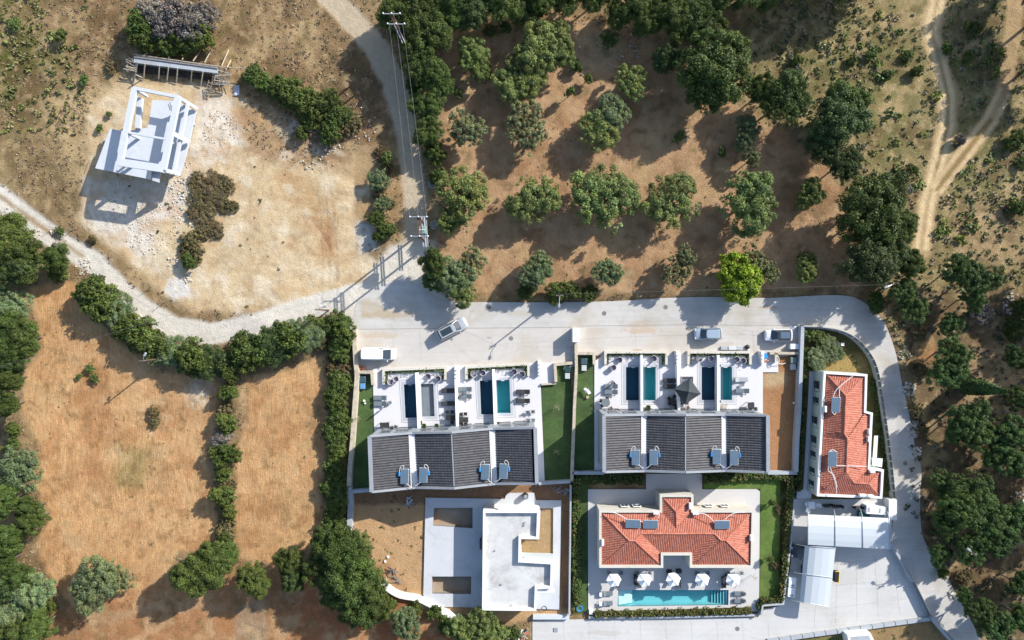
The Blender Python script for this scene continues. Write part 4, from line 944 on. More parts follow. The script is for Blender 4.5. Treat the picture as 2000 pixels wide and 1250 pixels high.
wall('low wall with corner at the villa drive and the service yard', [(1487,1202), (1490,1183), (1530,1180), (1546,1050), (1552,975)], .25, 1.0, greyc)
wall('pale gate post wall where the road passes the covered parking', [(1744,976), (1744,1016)], 1.15, 1.5, white, name='gate_wall')
wall('white corner post at the west end of the villa hedge', [(1151,1196), (1158,1196)], .6, .6, white, name='gate_wall')
wall('bent grey wall along the road east of the service yard', [(1741,1062), (1760,1094), (1774,1124), (1784,1136)], .3, .8, greyc)
wall('wall along the road at the bottom right corner', [(1820,1206), (1832,1222), (1862,1256), (1880,1285)], .35, .8, greyc)
t = thing('sliding_gate', 'thin sliding gate rail across the service yard entrance', 'gate', tuple(P(1800, 1170)))
MB().bar(P(1784,1136,.5), P(1818,1204,.5), .08, .9).build('gate_panel', alu, t)
for x, y in ((1784,1136), (1818,1204)): MB().bar(P(x, y, 0), P(x, y, 1.3), .14).build('post', alu, t)
# wall with panels along the bend
rw = smooth_path([(1570,638), (1605,640), (1640,646), (1672,662), (1697,690), (1712,722), (1722,780), (1734,860), (1741,920), (1746,972)], 4)
t = thing('road_wall', 'pale wall topped by dark panels following the bend of the road', 'wall', tuple(P(1722, 780)))
q2 = w2(rw, .9); wall_mb(q2, .42, -.1, .9).build('wall', M('road_wall_render', A(205, 205, 198), .85, .1, .6, attr='world'), t)
Lp = [Vector((*p, .93)) for p in q2]; acc = 0; cur = Lp[0]; segs = []
tot = [0]
for a, b_ in zip(Lp[:-1], Lp[1:]): tot.append(tot[-1]+(b_-a).length)
def along(d):
    for i in range(len(tot)-1):
        if d <= tot[i+1]: return Lp[i].lerp(Lp[i+1], (d-tot[i])/(tot[i+1]-tot[i]+1e-9))
    return Lp[-1]
n = int(tot[-1]/1.05)
for i in range(n):
    a, b_ = along(tot[-1]*(i+.05)/n), along(tot[-1]*(i+.95)/n); off = Vector((0,0,.22))
    MB().bar(a+off, b_+off, .07, .45).build('panel', M('wall_panel', (.10, .11, .12), .4, .05, 2) if i == 0 else bpy.data.materials['wall_panel'], t)
    MB().bar(a+Vector((0,0,-.05)), a+Vector((0,0,.5)), .06).build('post', alu, t)
# south wall with joints
t = thing('south_wall', 'long low grey wall of jointed panels along the bottom of the service yard', 'wall', tuple(P(1660, 1232)))
for i in range(14):
    a = P(1500+i*22.7, 1253-i*3.15, .5); b_ = P(1500+(i+.94)*22.7, 1253-(i+.94)*3.15, .5)
    MB().bar(a-Vector((0,0,.3)), b_-Vector((0,0,.3)), .5, .7).build('panel', greyc, t)
sb = thing('small_shed', 'white flat-roofed shed cut by the bottom edge of the picture', 'shed', tuple(P(1690, 1252)))
MB().prism(w2([(1655,1240), (1700,1236), (1713,1262), (1660,1270)], 1.8), 0, 1.8).build('wall', white, sb); MB().prism(w2([(1662,1244), (1697,1241), (1706,1262), (1664,1266)], 1.82), 1.8, 1.84).build('roof', greyc, sb)
# dividers between the gardens
def divider(label, a, b_, z, w=.5): 
    q_ = [a, b_]; return wall(label, q_, w, z, M('divider_render', (.80, .80, .82), .75, .03, .4) if 'divider_render' not in bpy.data.materials else bpy.data.materials['divider_render'], name='garden_divider')
divider('white dividing wall right of the leftmost pool', C1(779,588), C1(806,1180), 1.25, .42)
divider('stepped white wall between second and third gardens of the left row', C1(1197,660), C1(1212,1160), 1.45, .35)
divider('white dividing wall between navy and turquoise pools of the left row', C2(400,552), C2(420,1140), 1.25, .38)
divider('white dividing wall right of the first navy pool on the right terrace', C3(778,400), C3(780,1000), 1.35, .3)
divider('white dividing wall just left of the dark parasol', C3(1166,505), C3(1176,1000), 1.5, .3)
divider('white dividing wall right of the third pool on the right terrace', C4(398,402), C4(398,1000), 1.35, .3)
def stepwall(label, x, ys, cr, w=.42):
    p = P(*cr(x, ys[0]), 1.2); t = thing('stepped_wall', label, 'wall', (p.x, p.y, 0)); n = len(ys)-1
    for i in range(n):
        z = 1.55-.25*i; a, b_ = P(*cr(x, ys[i]), z), P(*cr(x, ys[i+1]), z)
        MB().prism([(a.x-w/2, b_.y), (a.x+w/2, b_.y), (a.x+w/2, a.y), (a.x-w/2, a.y)], 0, z).build('step_block', white, t)
stepwall('stepped white entrance wall at the middle of the left terrace', 1197, [520, 560, 600, 640, 662], C1)
stepwall('stepped white entrance wall near the east lawn', 886, [460, 500, 540, 580, 612], C2, .4)
stepwall('stepped white entrance wall between planters of the right terrace', 1163, [358, 400, 440, 480, 505], C3, .4)
stepwall('stepped white entrance wall beside the blue crate', 868, [362, 400, 440, 480, 505], C4, .4)
# ---------------------------------------------------------------- vegetation
def crown_arrays(seed, Rr, Hh, leaf, n, nl, base, airy=0, spread=.55, tone=.3, yel=.25, flat=1.0):
    g = np.random.default_rng(seed); C = []; rad = []
    for k in range(nl):
        a = 2*np.pi*k/nl+g.uniform(-.5, .5); d = spread*Rr*g.uniform(.75, 1.1)
        if k % 4 == 3: d *= .35
        C.append((d*math.cos(a), d*math.sin(a), Hh*g.uniform(-.15, .22))); rad.append(Rr*g.uniform(.34, .5))
    C.append((0, 0, Hh*.18)); rad.append(Rr*.5)
    C = np.array(C); rad = np.array(rad)
    nc = int(22*len(rad)*(1-.35*airy)); w = rad**2/np.sum(rad**2); li = g.choice(len(rad), nc, p=w)
    dr = g.normal(size=(nc, 3)); dr[:, 2] = np.abs(dr[:, 2])*.9-.25; dr /= np.linalg.norm(dr, axis=1)[:, None]
    cc = C[li]+dr*rad[li][:, None]*np.array([1, 1, flat*Hh/Rr])*g.uniform(.75, 1.05, (nc, 1)); cr = rad[li]*g.uniform(.2, .42, nc)*(1-.25*airy)
    ct = g.uniform(1-tone, 1+tone, nc); cy_ = g.uniform(0, 1, nc)
    pc = g.choice(nc, n, p=cr**2/np.sum(cr**2))
    d2 = g.normal(size=(n, 3)); d2[:, 2] = d2[:, 2]*.8+.25; d2 /= np.linalg.norm(d2, axis=1)[:, None]
    p = cc[pc]+d2*(cr[pc]*g.uniform(.55, 1.1, n))[:, None]
    nr = d2+g.normal(size=(n, 3))*.55; nr[:, 2] += .35; nr /= np.linalg.norm(nr, axis=1)[:, None]
    t = np.cross(nr, g.normal(size=(n, 3))); t /= np.linalg.norm(t, axis=1)[:, None]+1e-9; b = np.cross(nr, t)
    s = (leaf*g.uniform(.55, 1.25, n)/2)[:, None]
    Vv = np.stack([p-t*s-b*s*.6, p+t*s-b*s*.6, p+t*s*1.1+b*s*.6, p-t*s*.9+b*s*.7], 1).reshape(-1, 3)
    cl = np.array(base)[None]*(ct[pc]*g.uniform(.75, 1.25, n))[:, None]
    cl = cl*(1+np.stack([cy_[pc]*yel*1.3, cy_[pc]*yel*.5, -cy_[pc]*yel*.5], 1))
    if airy > .5: k = g.random(n) < .05; cl[k] = (.16, .14, .11)
    return Vv, np.repeat(np.clip(cl, .004, .6), 4, 0), C, rad
SPEC = {  # radius, height, leaf, count, lobes, colour, airy, base height
 'oak':    (4.4, 3.4, .175, 44000, 12, (0.0561, 0.0891, 0.0224), .0, 4.6, .55),
 'oakblue':(4.4, 3.4, .165, 46000, 12, (0.0462, 0.0759, 0.0264), .1, 4.4, .55),
 'olive':  (3.4, 2.4, .15, 26000, 10, (0.1265, 0.1729, 0.0573), .35, 2.9, .62),
 'airy':   (3.2, 2.3, .14, 17000, 10, (0.1478, 0.1747, 0.0851), 1, 2.8, .62),
 'silver': (3.4, 2.7, .145, 28000, 10, (0.1277, 0.1830, 0.0920), .3, 2.8, .6),
 'pine':   (4.0, 3.0, .16, 28000, 11, (0.0528, 0.0990, 0.0297), .5, 4.6, .6),
 'lime':   (3.8, 3.0, .24, 21000, 11, (.148, .240, .016), .1, 2.6, .58),
 'bush':   (2.2, 1.5, .15, 11000, 8, (0.0630, 0.0980, 0.0238), .1, 1.0, .5),
 'brush':  (2.4, 1.1, .15, 7500, 7, (.125, .110, .058), .5, .5, .6),
 'dead':   (2.6, 1.6, .15, 8000, 8, (.175, .172, .175), .3, 1.0, .6),
 'small':  (1.4, 1.1, .14, 2600, 5, (0.0765, 0.1190, 0.0340), .4, 1.2, .5),
}
MESH = {}
def meshes(sp, v):
    if (sp, v) in MESH: return MESH[(sp, v)]
    Rr, Hh, lf, n, nl, colr, airy, bh, spd = SPEC[sp]; seed = sum(map(ord, sp))*31+v
    Vv, cl, C, rad = crown_arrays(seed, Rr, Hh, lf, n, nl, colr, airy, spd)
    Vv[:, 2] += bh; F = np.arange(len(Vv)).reshape(-1, 4)
    cm = np_mesh('crown', Vv, F, leafm, cl)
    m = MB(); fork = bh*.55; m.tube((0, 0, -.3), (.1, .05, fork), .055*Rr, .042*Rr, 7)
    for c, r_ in zip(C, rad):
        mid = ((c[0])*.45, (c[1])*.45, bh*.75+.3*c[2]); m.tube((.1, .05, fork-.1), mid, .032*Rr, .02*Rr, 5, False); m.tube(mid, (c[0], c[1], bh+c[2]*.8), .02*Rr, .008*Rr, 5, False)
        for _ in range(3):
            a = rnd.uniform(0, 6.28); m.tube(mid, (c[0]+r_*.6*math.cos(a), c[1]+r_*.6*math.sin(a), bh+c[2]+rnd.uniform(0, .3)*r_), .012*Rr, .004*Rr, 4, False)
    o = m.build('trunk', bark if sp != 'dead' else greyw, None); tm = o.data; bpy.data.objects.remove(o)
    MESH[(sp, v)] = (cm, tm, Rr, bh); return MESH[(sp, v)]
def plant(name, sp, px, py, r, label, cat, group=None, var=None, sz=1, z=0):
    v = rnd.randrange(5 if sp in ('oak', 'olive', 'bush', 'pine') else 3) if var is None else var
    cm, tm, Rr, bh = meshes(sp, v); k = r*.075*(1.12 if sp in ('olive', 'airy', 'silver') else .86 if sp == 'pine' else 1.0)/Rr; kz = sz*(.55+.45*k)*(1 if k < 1.3 else 1.05)
    base = P(px, py, bh*kz*1.1)
    t = thing(name, label, cat, (base.x, base.y, z), group); t.rotation_euler = (0, 0, rnd.uniform(0, 6.28)); t.scale = (k*rnd.uniform(.95, 1.08), k*rnd.uniform(.95, 1.08), kz)
    for nm, me in (('crown', cm), ('trunk', tm)):
        o = bpy.data.objects.new(nm, me); COL.objects.link(o); o.parent = t
    return t
ORD = ['first', 'second', 'third', 'fourth', 'fifth', 'sixth', 'seventh', 'eighth', 'ninth', 'tenth', 'eleventh', 'twelfth', 'thirteenth', 'fourteenth', 'fifteenth', 'sixteenth', 'seventeenth', 'eighteenth', 'nineteenth', 'twentieth', 'twenty-first', 'twenty-second', 'twenty-third', 'twenty-fourth']
NOUN = {'oak': ('evergreen_tree', 'dark green tree', 'tree'), 'oakblue': ('evergreen_tree', 'dark bluish green tree', 'tree'), 'olive': ('olive_tree', 'green olive tree', 'tree'), 'airy': ('olive_tree', 'thin grey-green olive', 'tree'),
        'silver': ('olive_tree', 'silvery green tree', 'tree'), 'pine': ('pine_tree', 'tufted green pine tree', 'tree'), 'lime': ('citrus_tree', 'yellow-green round tree', 'tree'),
        'bush': ('shrub', 'dense green shrub', 'shrub'), 'brush': ('dry_bush', 'brown dry bush', 'bush'), 'dead': ('dead_bush', 'grey leafless bush', 'bush'), 'small': ('small_shrub', 'small light shrub', 'shrub')}
def row(place, frm, items, group):
    """items in order from the named end"""
    for i, it in enumerate(items):
        sp = it[3]; nm, desc, cat = NOUN[sp]; sz = it[4] if len(it) > 4 else 1
        plant(nm, sp, it[0], it[1], it[2], f'{desc}, {ORD[i]} {frm.replace("its ", "")} {place}', cat, group, sz=sz)
row('east of the north road', 'from the top', [(770,25,34,'oak'), (800,50,44,'oak'), (835,60,46,'oak'), (820,115,40,'oak'), (848,150,38,'oak',.9), (815,170,24,'bush'), (838,205,36,'oak',.8), (835,255,30,'oak',.8), (850,300,26,'bush',1.3), (855,345,22,'bush')], 'trees along the north road')
row('in the thicket along the top edge', 'from the left', [(830,5,44,'oak'), (880,0,46,'oak'), (925,15,42,'oakblue'), (975,5,40,'oak'), (1020,8,36,'oak',.8), (1060,-5,34,'oak'), (1110,-20,38,'oak'), (1165,-15,36,'oak'), (1212,25,30,'oak'), (1250,0,38,'oak'), (1265,40,30,'oak'), (1305,5,40,'oak'), (1330,45,40,'oak'), (1365,30,42,'oak'), (1385,60,36,'oak'), (1400,-25,44,'oak'), (1470,-35,50,'oak')], 'trees of the top thicket')
row('in the upper left orchard cluster', 'from the left', [(922,105,28,'olive'), (935,135,22,'olive'), (950,140,16,'bush'), (1000,165,32,'olive',.9), (1035,155,30,'olive'), (1030,120,34,'olive'), (1055,95,44,'olive',1.1), (1085,75,34,'olive'), (1092,110,28,'olive'), (1125,128,15,'bush')], 'upper left orchard trees')
row('scattered at the top of the orchard', 'from the left', [(895,180,14,'small'), (960,60,18,'small'), (985,50,18,'small'), (1055,22,16,'bush'), (1112,180,13,'small',1.6), (1150,152,13,'small'), (1190,80,20,'small'), (1232,160,30,'olive',.9), (1298,115,26,'oakblue'), (1325,268,17,'small')], 'scattered orchard shrubs')
row('in the second orchard row from the top', 'from the left', [(905,255,38,'airy'), (1028,235,34,'airy'), (1030,270,32,'airy'), (1165,252,34,'olive'), (1190,225,34,'silver'), (1410,295,14,'small'), (1458,250,22,'silver',.9), (1452,275,20,'silver'), (1470,310,18,'airy')], 'second orchard row')
row('in the middle orchard row', 'from the left', [(905,378,46,'olive',1.1), (885,430,26,'olive'), (1040,388,42,'olive'), (1182,388,56,'olive'), (1315,392,46,'olive'), (1462,398,50,'olive',1.1), (1585,372,24,'olive'), (1572,392,16,'olive')], 'middle orchard row')
row('in the bottom orchard row', 'from the left', [(845,515,28,'oak'), (850,550,26,'bush',1.4), (885,545,34,'silver'), (920,512,28,'airy'), (900,570,28,'olive'), (1060,515,24,'silver'), (1045,540,28,'silver'), (1028,568,22,'bush'), (1085,574,26,'bush',1.2), (1110,568,24,'bush',1.2), (1150,572,20,'bush'), (1185,528,24,'silver'), (1335,500,22,'airy'), (1320,530,26,'airy'), (1442,543,48,'lime'), (1470,505,26,'airy'), (1500,530,20,'airy'), (1578,508,16,'olive'), (1576,530,22,'olive')], 'bottom orchard row')
row('in the tree line east of the orchard', 'from the top', [(1395,130,66,'oak',1.15), (1385,170,50,'oak'), (1430,105,40,'oak'), (1490,178,32,'oak'), (1540,190,48,'oak'), (1610,285,34,'oakblue'), (1640,235,58,'oakblue',1.05), (1655,200,40,'oak'), (1650,320,32,'oakblue'), (1710,395,66,'oak',1.1), (1690,430,44,'oak'), (1760,440,36,'oak'), (1700,510,54,'oakblue',1.05), (1740,490,44,'oakblue'), (1782,515,28,'oak'), (1765,570,34,'pine',.8), (1785,600,34,'pine',.8), (1710,590,22,'bush')], 'dark tree line')
row('in the woodland right of the road bend', 'from the top', [(1880,530,40,'pine'), (1915,545,42,'pine'), (1905,585,30,'pine'), (1918,612,22,'dead'), (1855,632,26,'pine',.7), (1985,640,28,'bush'), (1995,600,24,'bush'), (1865,690,40,'pine'), (1850,730,40,'pine'), (1800,722,20,'brush'), (1985,695,26,'pine'), (1993,710,14,'bush'), (1895,812,46,'pine'), (1910,850,40,'pine'), (1870,840,30,'pine')], 'woodland by the bend')
row('in the woodland on the lower right', 'from the top', [(1972,850,44,'pine'), (1955,885,40,'pine'), (1990,905,36,'pine'), (1836,940,26,'pine',.8), (1850,970,24,'pine',.8), (1895,960,44,'pine'), (1920,1000,46,'pine'), (1868,1000,40,'pine',1.5), (1850,1012,34,'pine',1.4), (1950,1045,44,'pine'), (1990,1010,38,'pine'), (1900,1065,38,'pine'), (1848,1035,26,'pine',.8), (1836,1085,26,'pine',.8), (1885,1165,20,'pine',.7), (1915,1195,34,'pine'), (1945,1225,38,'pine'), (1990,1140,28,'pine'), (1995,1205,30,'pine'), (1990,780,26,'pine')], 'lower right woodland')
row('beyond the right edge of the woodland', 'from the top', [(2090,560,60,'pine'), (2120,640,60,'pine'), (2110,760,60,'pine'), (2090,900,60,'pine'), (2100,1020,60,'pine'), (2080,1140,60,'pine')], 'trees beyond the frame edge')
row('beyond the top right corner over the tracks', 'from the left', [(1560,-70,60,'oak',1.2), (1640,-75,60,'oak',1.2), (1730,-80,52,'oak',1.2), (2030,-60,56,'oak',1.1), (2075,10,60,'oak',1.2), (2085,90,56,'oak',1.2)], 'trees beyond the frame edge')
row('down the left edge of the picture', 'from the top', [(20,465,44,'oak'), (40,500,42,'oak'), (15,520,40,'oakblue'), (108,505,28,'oak',.8), (115,535,20,'bush'), (20,600,32,'silver'), (10,640,36,'oak'), (40,660,38,'oak'), (20,690,38,'oak'), (15,740,28,'oak'), (12,790,24,'oak'), (28,840,16,'bush',1.3), (25,870,18,'bush',1.3), (35,912,38,'silver'), (5,980,32,'oak'), (55,995,24,'oak'), (62,1015,26,'oak'), (15,1055,34,'oak'), (5,1100,26,'oak')], 'trees down the left edge')
row('in the lower left corner', 'from the left', [(5,1145,34,'oakblue'), (20,1205,38,'silver'), (35,1130,26,'oak'), (30,1240,30,'oak'), (65,1160,38,'silver'), (75,1225,32,'oak'), (95,1185,18,'bush')], 'lower left corner trees')
row('along the bottom of the fields', 'from the left', [(190,1140,44,'silver',1.1), (212,1115,24,'silver'), (240,1135,22,'airy',.8), (385,1120,46,'oak'), (415,1100,42,'oak'), (440,1085,26,'oak'), (490,1130,32,'oak'), (505,1145,22,'oak'), (565,1100,28,'oak'), (572,1130,28,'oakblue')], 'trees along the bottom of the fields')
row('forming the big clump left of the dry yard', 'from the top', [(640,1060,36,'oak'), (665,1080,50,'oak',1.15), (690,1075,36,'oak'), (630,1110,36,'oak'), (680,1130,54,'oak',1.15), (720,1150,40,'oak'), (660,1160,38,'oak'), (700,1190,40,'oak'), (740,1185,26,'oak')], 'big clump by the yard')
row('below the curved white wall', 'from the left', [(790,1222,28,'silver',.9), (765,1180,14,'bush'), (812,1190,16,'bush'), (850,1195,18,'bush'), (872,1222,20,'bush'), (905,1235,30,'olive'), (935,1225,32,'olive'), (960,1245,30,'olive'), (1000,1235,18,'bush')], 'plants below the curved wall')
row('of the hedge above the big field', 'from its west end', [(178,575,38,'bush',1.5), (205,590,38,'bush',1.5), (228,612,34,'silver',.62), (250,635,33,'bush',1.4), (275,655,40,'bush',1.5), (300,678,38,'bush',1.4), (318,692,26,'silver',.7), (345,692,34,'silver',.6), (378,700,40,'bush',1.5), (408,705,38,'oakblue',.5), (445,712,33,'bush',1.4)], 'hedge shrubs below the gravel road')
row('of the hedge above the narrow field', 'from its west end', [(478,690,40,'bush',1.5), (505,685,40,'bush',1.5), (532,672,44,'oakblue',.55), (562,662,40,'bush',1.5), (590,650,36,'silver',.6), (618,640,28,'bush'), (640,636,26,'bush'), (665,630,28,'bush'), (672,655,31,'bush',1.3), (660,685,28,'bush'), (640,670,24,'brush')], 'hedge shrubs above the narrow field')
row('of the hedge beside the stone wall', 'from its north end', [(660,720,29,'brush'), (664,750,26,'bush'), (656,785,29,'bush'), (662,820,29,'bush'), (655,850,29,'bush'), (658,885,26,'bush'), (652,920,29,'bush'), (655,955,29,'bush'), (660,990,29,'bush'), (650,1015,26,'bush')], 'hedge shrubs beside the wall')
row('on the strip between the two fields', 'from its north end', [(445,765,22,'bush',1.3), (438,800,20,'brush'), (445,828,25,'bush',1.2), (436,852,22,'dead'), (430,890,25,'bush',1.3), (450,885,25,'bush',1.3), (435,925,20,'bush'), (446,945,16,'brush'), (438,970,28,'bush',1.4), (446,998,20,'bush'), (445,1020,18,'brush'), (440,1040,22,'brush'), (438,1060,22,'bush')], 'shrubs between the fields')
row('on the diagonal hedge north of the sand plot', 'from its west end', [(495,148,22,'bush'), (515,162,25,'bush'), (540,172,27,'bush',1.1), (565,182,31,'bush',1.2), (592,198,31,'bush',1.2), (615,210,34,'bush',1.2), (640,205,31,'bush'), (660,228,27,'bush'), (605,235,25,'bush'), (645,258,29,'bush'), (690,240,22,'brush'), (670,250,22,'brush'), (590,262,16,'bush')], 'diagonal hedge shrubs')
row('beside the sand plot', 'from the top', [(755,310,16,'small'), (740,348,20,'silver',.6), (742,375,18,'brush'), (735,425,18,'bush'), (752,448,20,'bush'), (758,330,14,'brush',.6), (760,395,12,'brush',.5), (748,400,14,'silver',.4), (745,300,16,'brush',.6), (740,462,14,'bush')], 'bushes beside the sand plot')
row('in the scrub around the concrete frame', 'from the top', [(30,48,16,'small',.5), (120,70,18,'small',.8), (165,155,14,'small',.5), (215,132,14,'brush',.7), (212,222,8,'small',.5), (195,250,10,'small',.5), (410,365,32,'brush',.5), (395,395,32,'brush',.5), (430,390,26,'brush',.5), (405,425,26,'brush',.45), (372,470,22,'brush'), (385,492,20,'brush'), (368,512,18,'bush'), (440,362,20,'brush',.6), (384,352,18,'brush',.5), (452,400,16,'brush',.6), (376,415,18,'brush',.6), (420,450,18,'brush',.5), (395,455,16,'brush',.6), (362,490,16,'brush',.5), (118,452,12,'small',.5), (182,467,8,'brush')], 'scrub near the concrete frame')
row('of the thicket behind the formwork', 'from the left', [(275,50,34,'bush',1.6), (285,80,28,'bush',1.5), (300,30,34,'dead',1.6), (320,60,34,'dead',1.6), (325,90,26,'bush',1.3), (345,28,38,'dead',1.7), (360,85,28,'bush',1.4), (375,45,36,'dead',1.7), (395,75,28,'bush',1.5), (405,30,26,'dead',1.5)], 'grey and green thicket')
row('in the big ploughed field', 'from the top', [(175,718,12,'small',.5), (185,738,12,'small',.5), (155,735,9,'small',.4), (300,805,12,'brush',.8), (302,825,12,'brush',.8)], 'bushes in the ploughed field')
row('on the hillside by the tracks', 'from the top', [(1905,55,16,'bush',.8), (1850,95,14,'bush',.8), (1892,110,13,'bush',.6), (1790,140,14,'bush',.8), (1772,110,13,'bush',.6), (1735,145,12,'bush',.6), (1700,110,12,'bush',.6), (1665,118,12,'bush',.6), (1555,120,14,'bush',.8), (1985,275,26,'bush',.9), (1782,330,12,'bush',.8), (1990,405,22,'bush',.9), (1875,275,12,'dead'), (1552,132,10,'dead',.6), (1770,368,10,'dead',.6), (1995,320,14,'bush',.6)], 'hillside scrub bushes')
row('on the dirt east of the service road', 'from the top', [(1795,655,16,'brush'), (1790,800,16,'brush'), (1800,840,14,'brush'), (1880,1130,16,'brush'), (1840,1120,12,'bush')], 'bushes east of the service road')
row('in the garden inside the road bend', 'from the left', [(1582,655,16,'small',.8), (1575,690,14,'bush',.5), (1580,715,14,'bush',.5), (1602,662,20,'small',.7), (1620,685,22,'silver',.35), (1600,700,22,'silver',.35), (1640,690,14,'small',.6), (1705,760,8,'small',.5), (1715,830,8,'small',.5)], 'garden plants by the bend')
row('on the lawn right of the villa', 'from the top', [(1510,982,10,'small',1), (1520,995,9,'brush',.6), (1503,1092,10,'small',1), (1515,1105,10,'brush',.6)], 'ornamental plants on the villa lawn')
# cypress leaning outward in the view: a tall thin cone
g = np.random.default_rng(5); n = 5200; hh = g.random(n)**.9*7.6+.6; aa = g.uniform(0, 6.28, n); rr_ = (1.15*(1-(hh/8.4)**1.6)+.1)*g.uniform(.7, 1.05, n)
p = np.stack([rr_*np.cos(aa), rr_*np.sin(aa), hh], 1); nr = np.stack([np.cos(aa), np.sin(aa), np.full(n, .5)], 1)+g.normal(size=(n, 3))*.4
tt = np.cross(nr, g.normal(size=(n, 3))); tt /= np.linalg.norm(tt, axis=1)[:, None]; bb = np.cross(nr, tt); bb /= np.linalg.norm(bb, axis=1)[:, None]; s = .12
Vv = np.stack([p-tt*s-bb*s, p+tt*s-bb*s, p+tt*s+bb*s*1.6, p-tt*s+bb*s*1.6], 1).reshape(-1, 3); cl = np.repeat(np.array([[.045, .085, .022]])*g.uniform(.6, 1.3, (n, 1)), 4, 0)
ct = thing('cypress_tree', 'tall narrow dark green cypress in the right woodland', 'tree', tuple(P(1886, 753)))
o = bpy.data.objects.new('crown', np_mesh('crown', Vv, np.arange(len(Vv)).reshape(-1, 4), leafm, cl)); COL.objects.link(o); o.parent = ct
m = MB(); WL[ct.name] = Vector((0, 0, 0)); m.tube((0, 0, -.2), (0, 0, 3), .16, .08); m.build('trunk', bark, ct)
# clipped hedges: each run is a thing
def hedge(label, pts, w, h, dens=55, colr=(.075, .105, .025), group='clipped hedges of the villa'):
    q2 = [Vector((*p, 0)) for p in w2(pts, h)]; gg = np.random.default_rng(len(label)*7); VV = []; CC = []
    for a, b_ in zip(q2[:-1], q2[1:]):
        d = b_-a; L_ = d.length; k = int(L_*w*dens*2.2); u = d.normalized(); nn = Vector((-u.y, u.x, 0))
        s_ = gg.random(k)*L_; t_ = gg.uniform(-1, 1, k)*w/2*(1+.25*np.sin(s_*3)); z_ = h*gg.uniform(.55, 1.08, k)-.25*h*(np.abs(t_)/(w/2))**3+.06*np.sin(s_*5)
        p = np.stack([a.x+u.x*s_+nn.x*t_, a.y+u.y*s_+nn.y*t_, z_], 1); nr = gg.normal(size=(k, 3))*.7+[0, 0, 1]; nr /= np.linalg.norm(nr, axis=1)[:, None]
        t2 = np.cross(nr, gg.normal(size=(k, 3))); t2 /= np.linalg.norm(t2, axis=1)[:, None]; b2 = np.cross(nr, t2); sz = gg.uniform(.06, .14, (k, 1))
        VV.append(np.stack([p-t2*sz-b2*sz*.7, p+t2*sz-b2*sz*.7, p+t2*sz+b2*sz*.7, p-t2*sz+b2*sz*.7], 1).reshape(-1, 3))
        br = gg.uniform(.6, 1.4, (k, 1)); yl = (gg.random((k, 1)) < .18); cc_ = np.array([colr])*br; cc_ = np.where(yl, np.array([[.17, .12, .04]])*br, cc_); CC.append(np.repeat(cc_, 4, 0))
    VV = np.concatenate(VV); CC = np.concatenate(CC); c = q2[len(q2)//2]
    t = thing('hedge', label, 'hedge', (c.x, c.y, 0), group); off = np.array([c.x, c.y, 0])
    o = bpy.data.objects.new('foliage', np_mesh('foliage', VV-off, np.arange(len(VV)).reshape(-1, 4), leafm, CC)); COL.objects.link(o); o.parent = t
    WL[t.name] = Vector((c.x, c.y, 0)); wall_mb([(p.x, p.y) for p in q2], w*.6, 0, h*.6).build('stems', M('hedge_stems', (.035, .035, .015), .95) if 'hedge_stems' not in bpy.data.materials else bpy.data.materials['hedge_stems'], t)
hedge('brown-tipped clipped hedge south of the long villa pool', [C8(195,1068), C8(600,1058), C8(1000,1048), C8(1360,1038)], .95, .9, colr=(.10, .12, .03))
hedge('clipped hedge along the east side of the villa lawn', [C8(1650,40), C8(1640,300), C8(1615,700), C8(1585,960)], 1.0, 1.1)
hedge('clipped hedge below the east end of the right row', [C8(1300,40), C8(1450,42), C8(1650,50)], 1.0, 1.0)
hedge('clipped hedge at the south end of the villa lawn', [C8(1425,975), C8(1590,955)], 1.0, 1.0)
hedge('short hedge corner right of the villa pool', [C8(1428,985), C8(1428,1040)], .9, .9)
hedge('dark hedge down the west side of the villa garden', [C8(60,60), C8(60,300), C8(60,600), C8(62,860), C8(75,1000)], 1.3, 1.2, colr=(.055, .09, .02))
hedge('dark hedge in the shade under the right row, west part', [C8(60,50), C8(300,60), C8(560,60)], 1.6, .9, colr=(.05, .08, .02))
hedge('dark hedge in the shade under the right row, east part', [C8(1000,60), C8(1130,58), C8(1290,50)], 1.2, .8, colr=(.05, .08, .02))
hedge('rough dark hedge west of the long house wall', [(1573,735), (1568,850), (1560,960)], .8, .7, colr=(.05, .08, .02), group=None)
hedge('ragged green hedge along the road wall east of the long house', [(1706,740), (1722,850), (1736,960)], .6, .5, dens=30, colr=(.06, .09, .025), group=None)
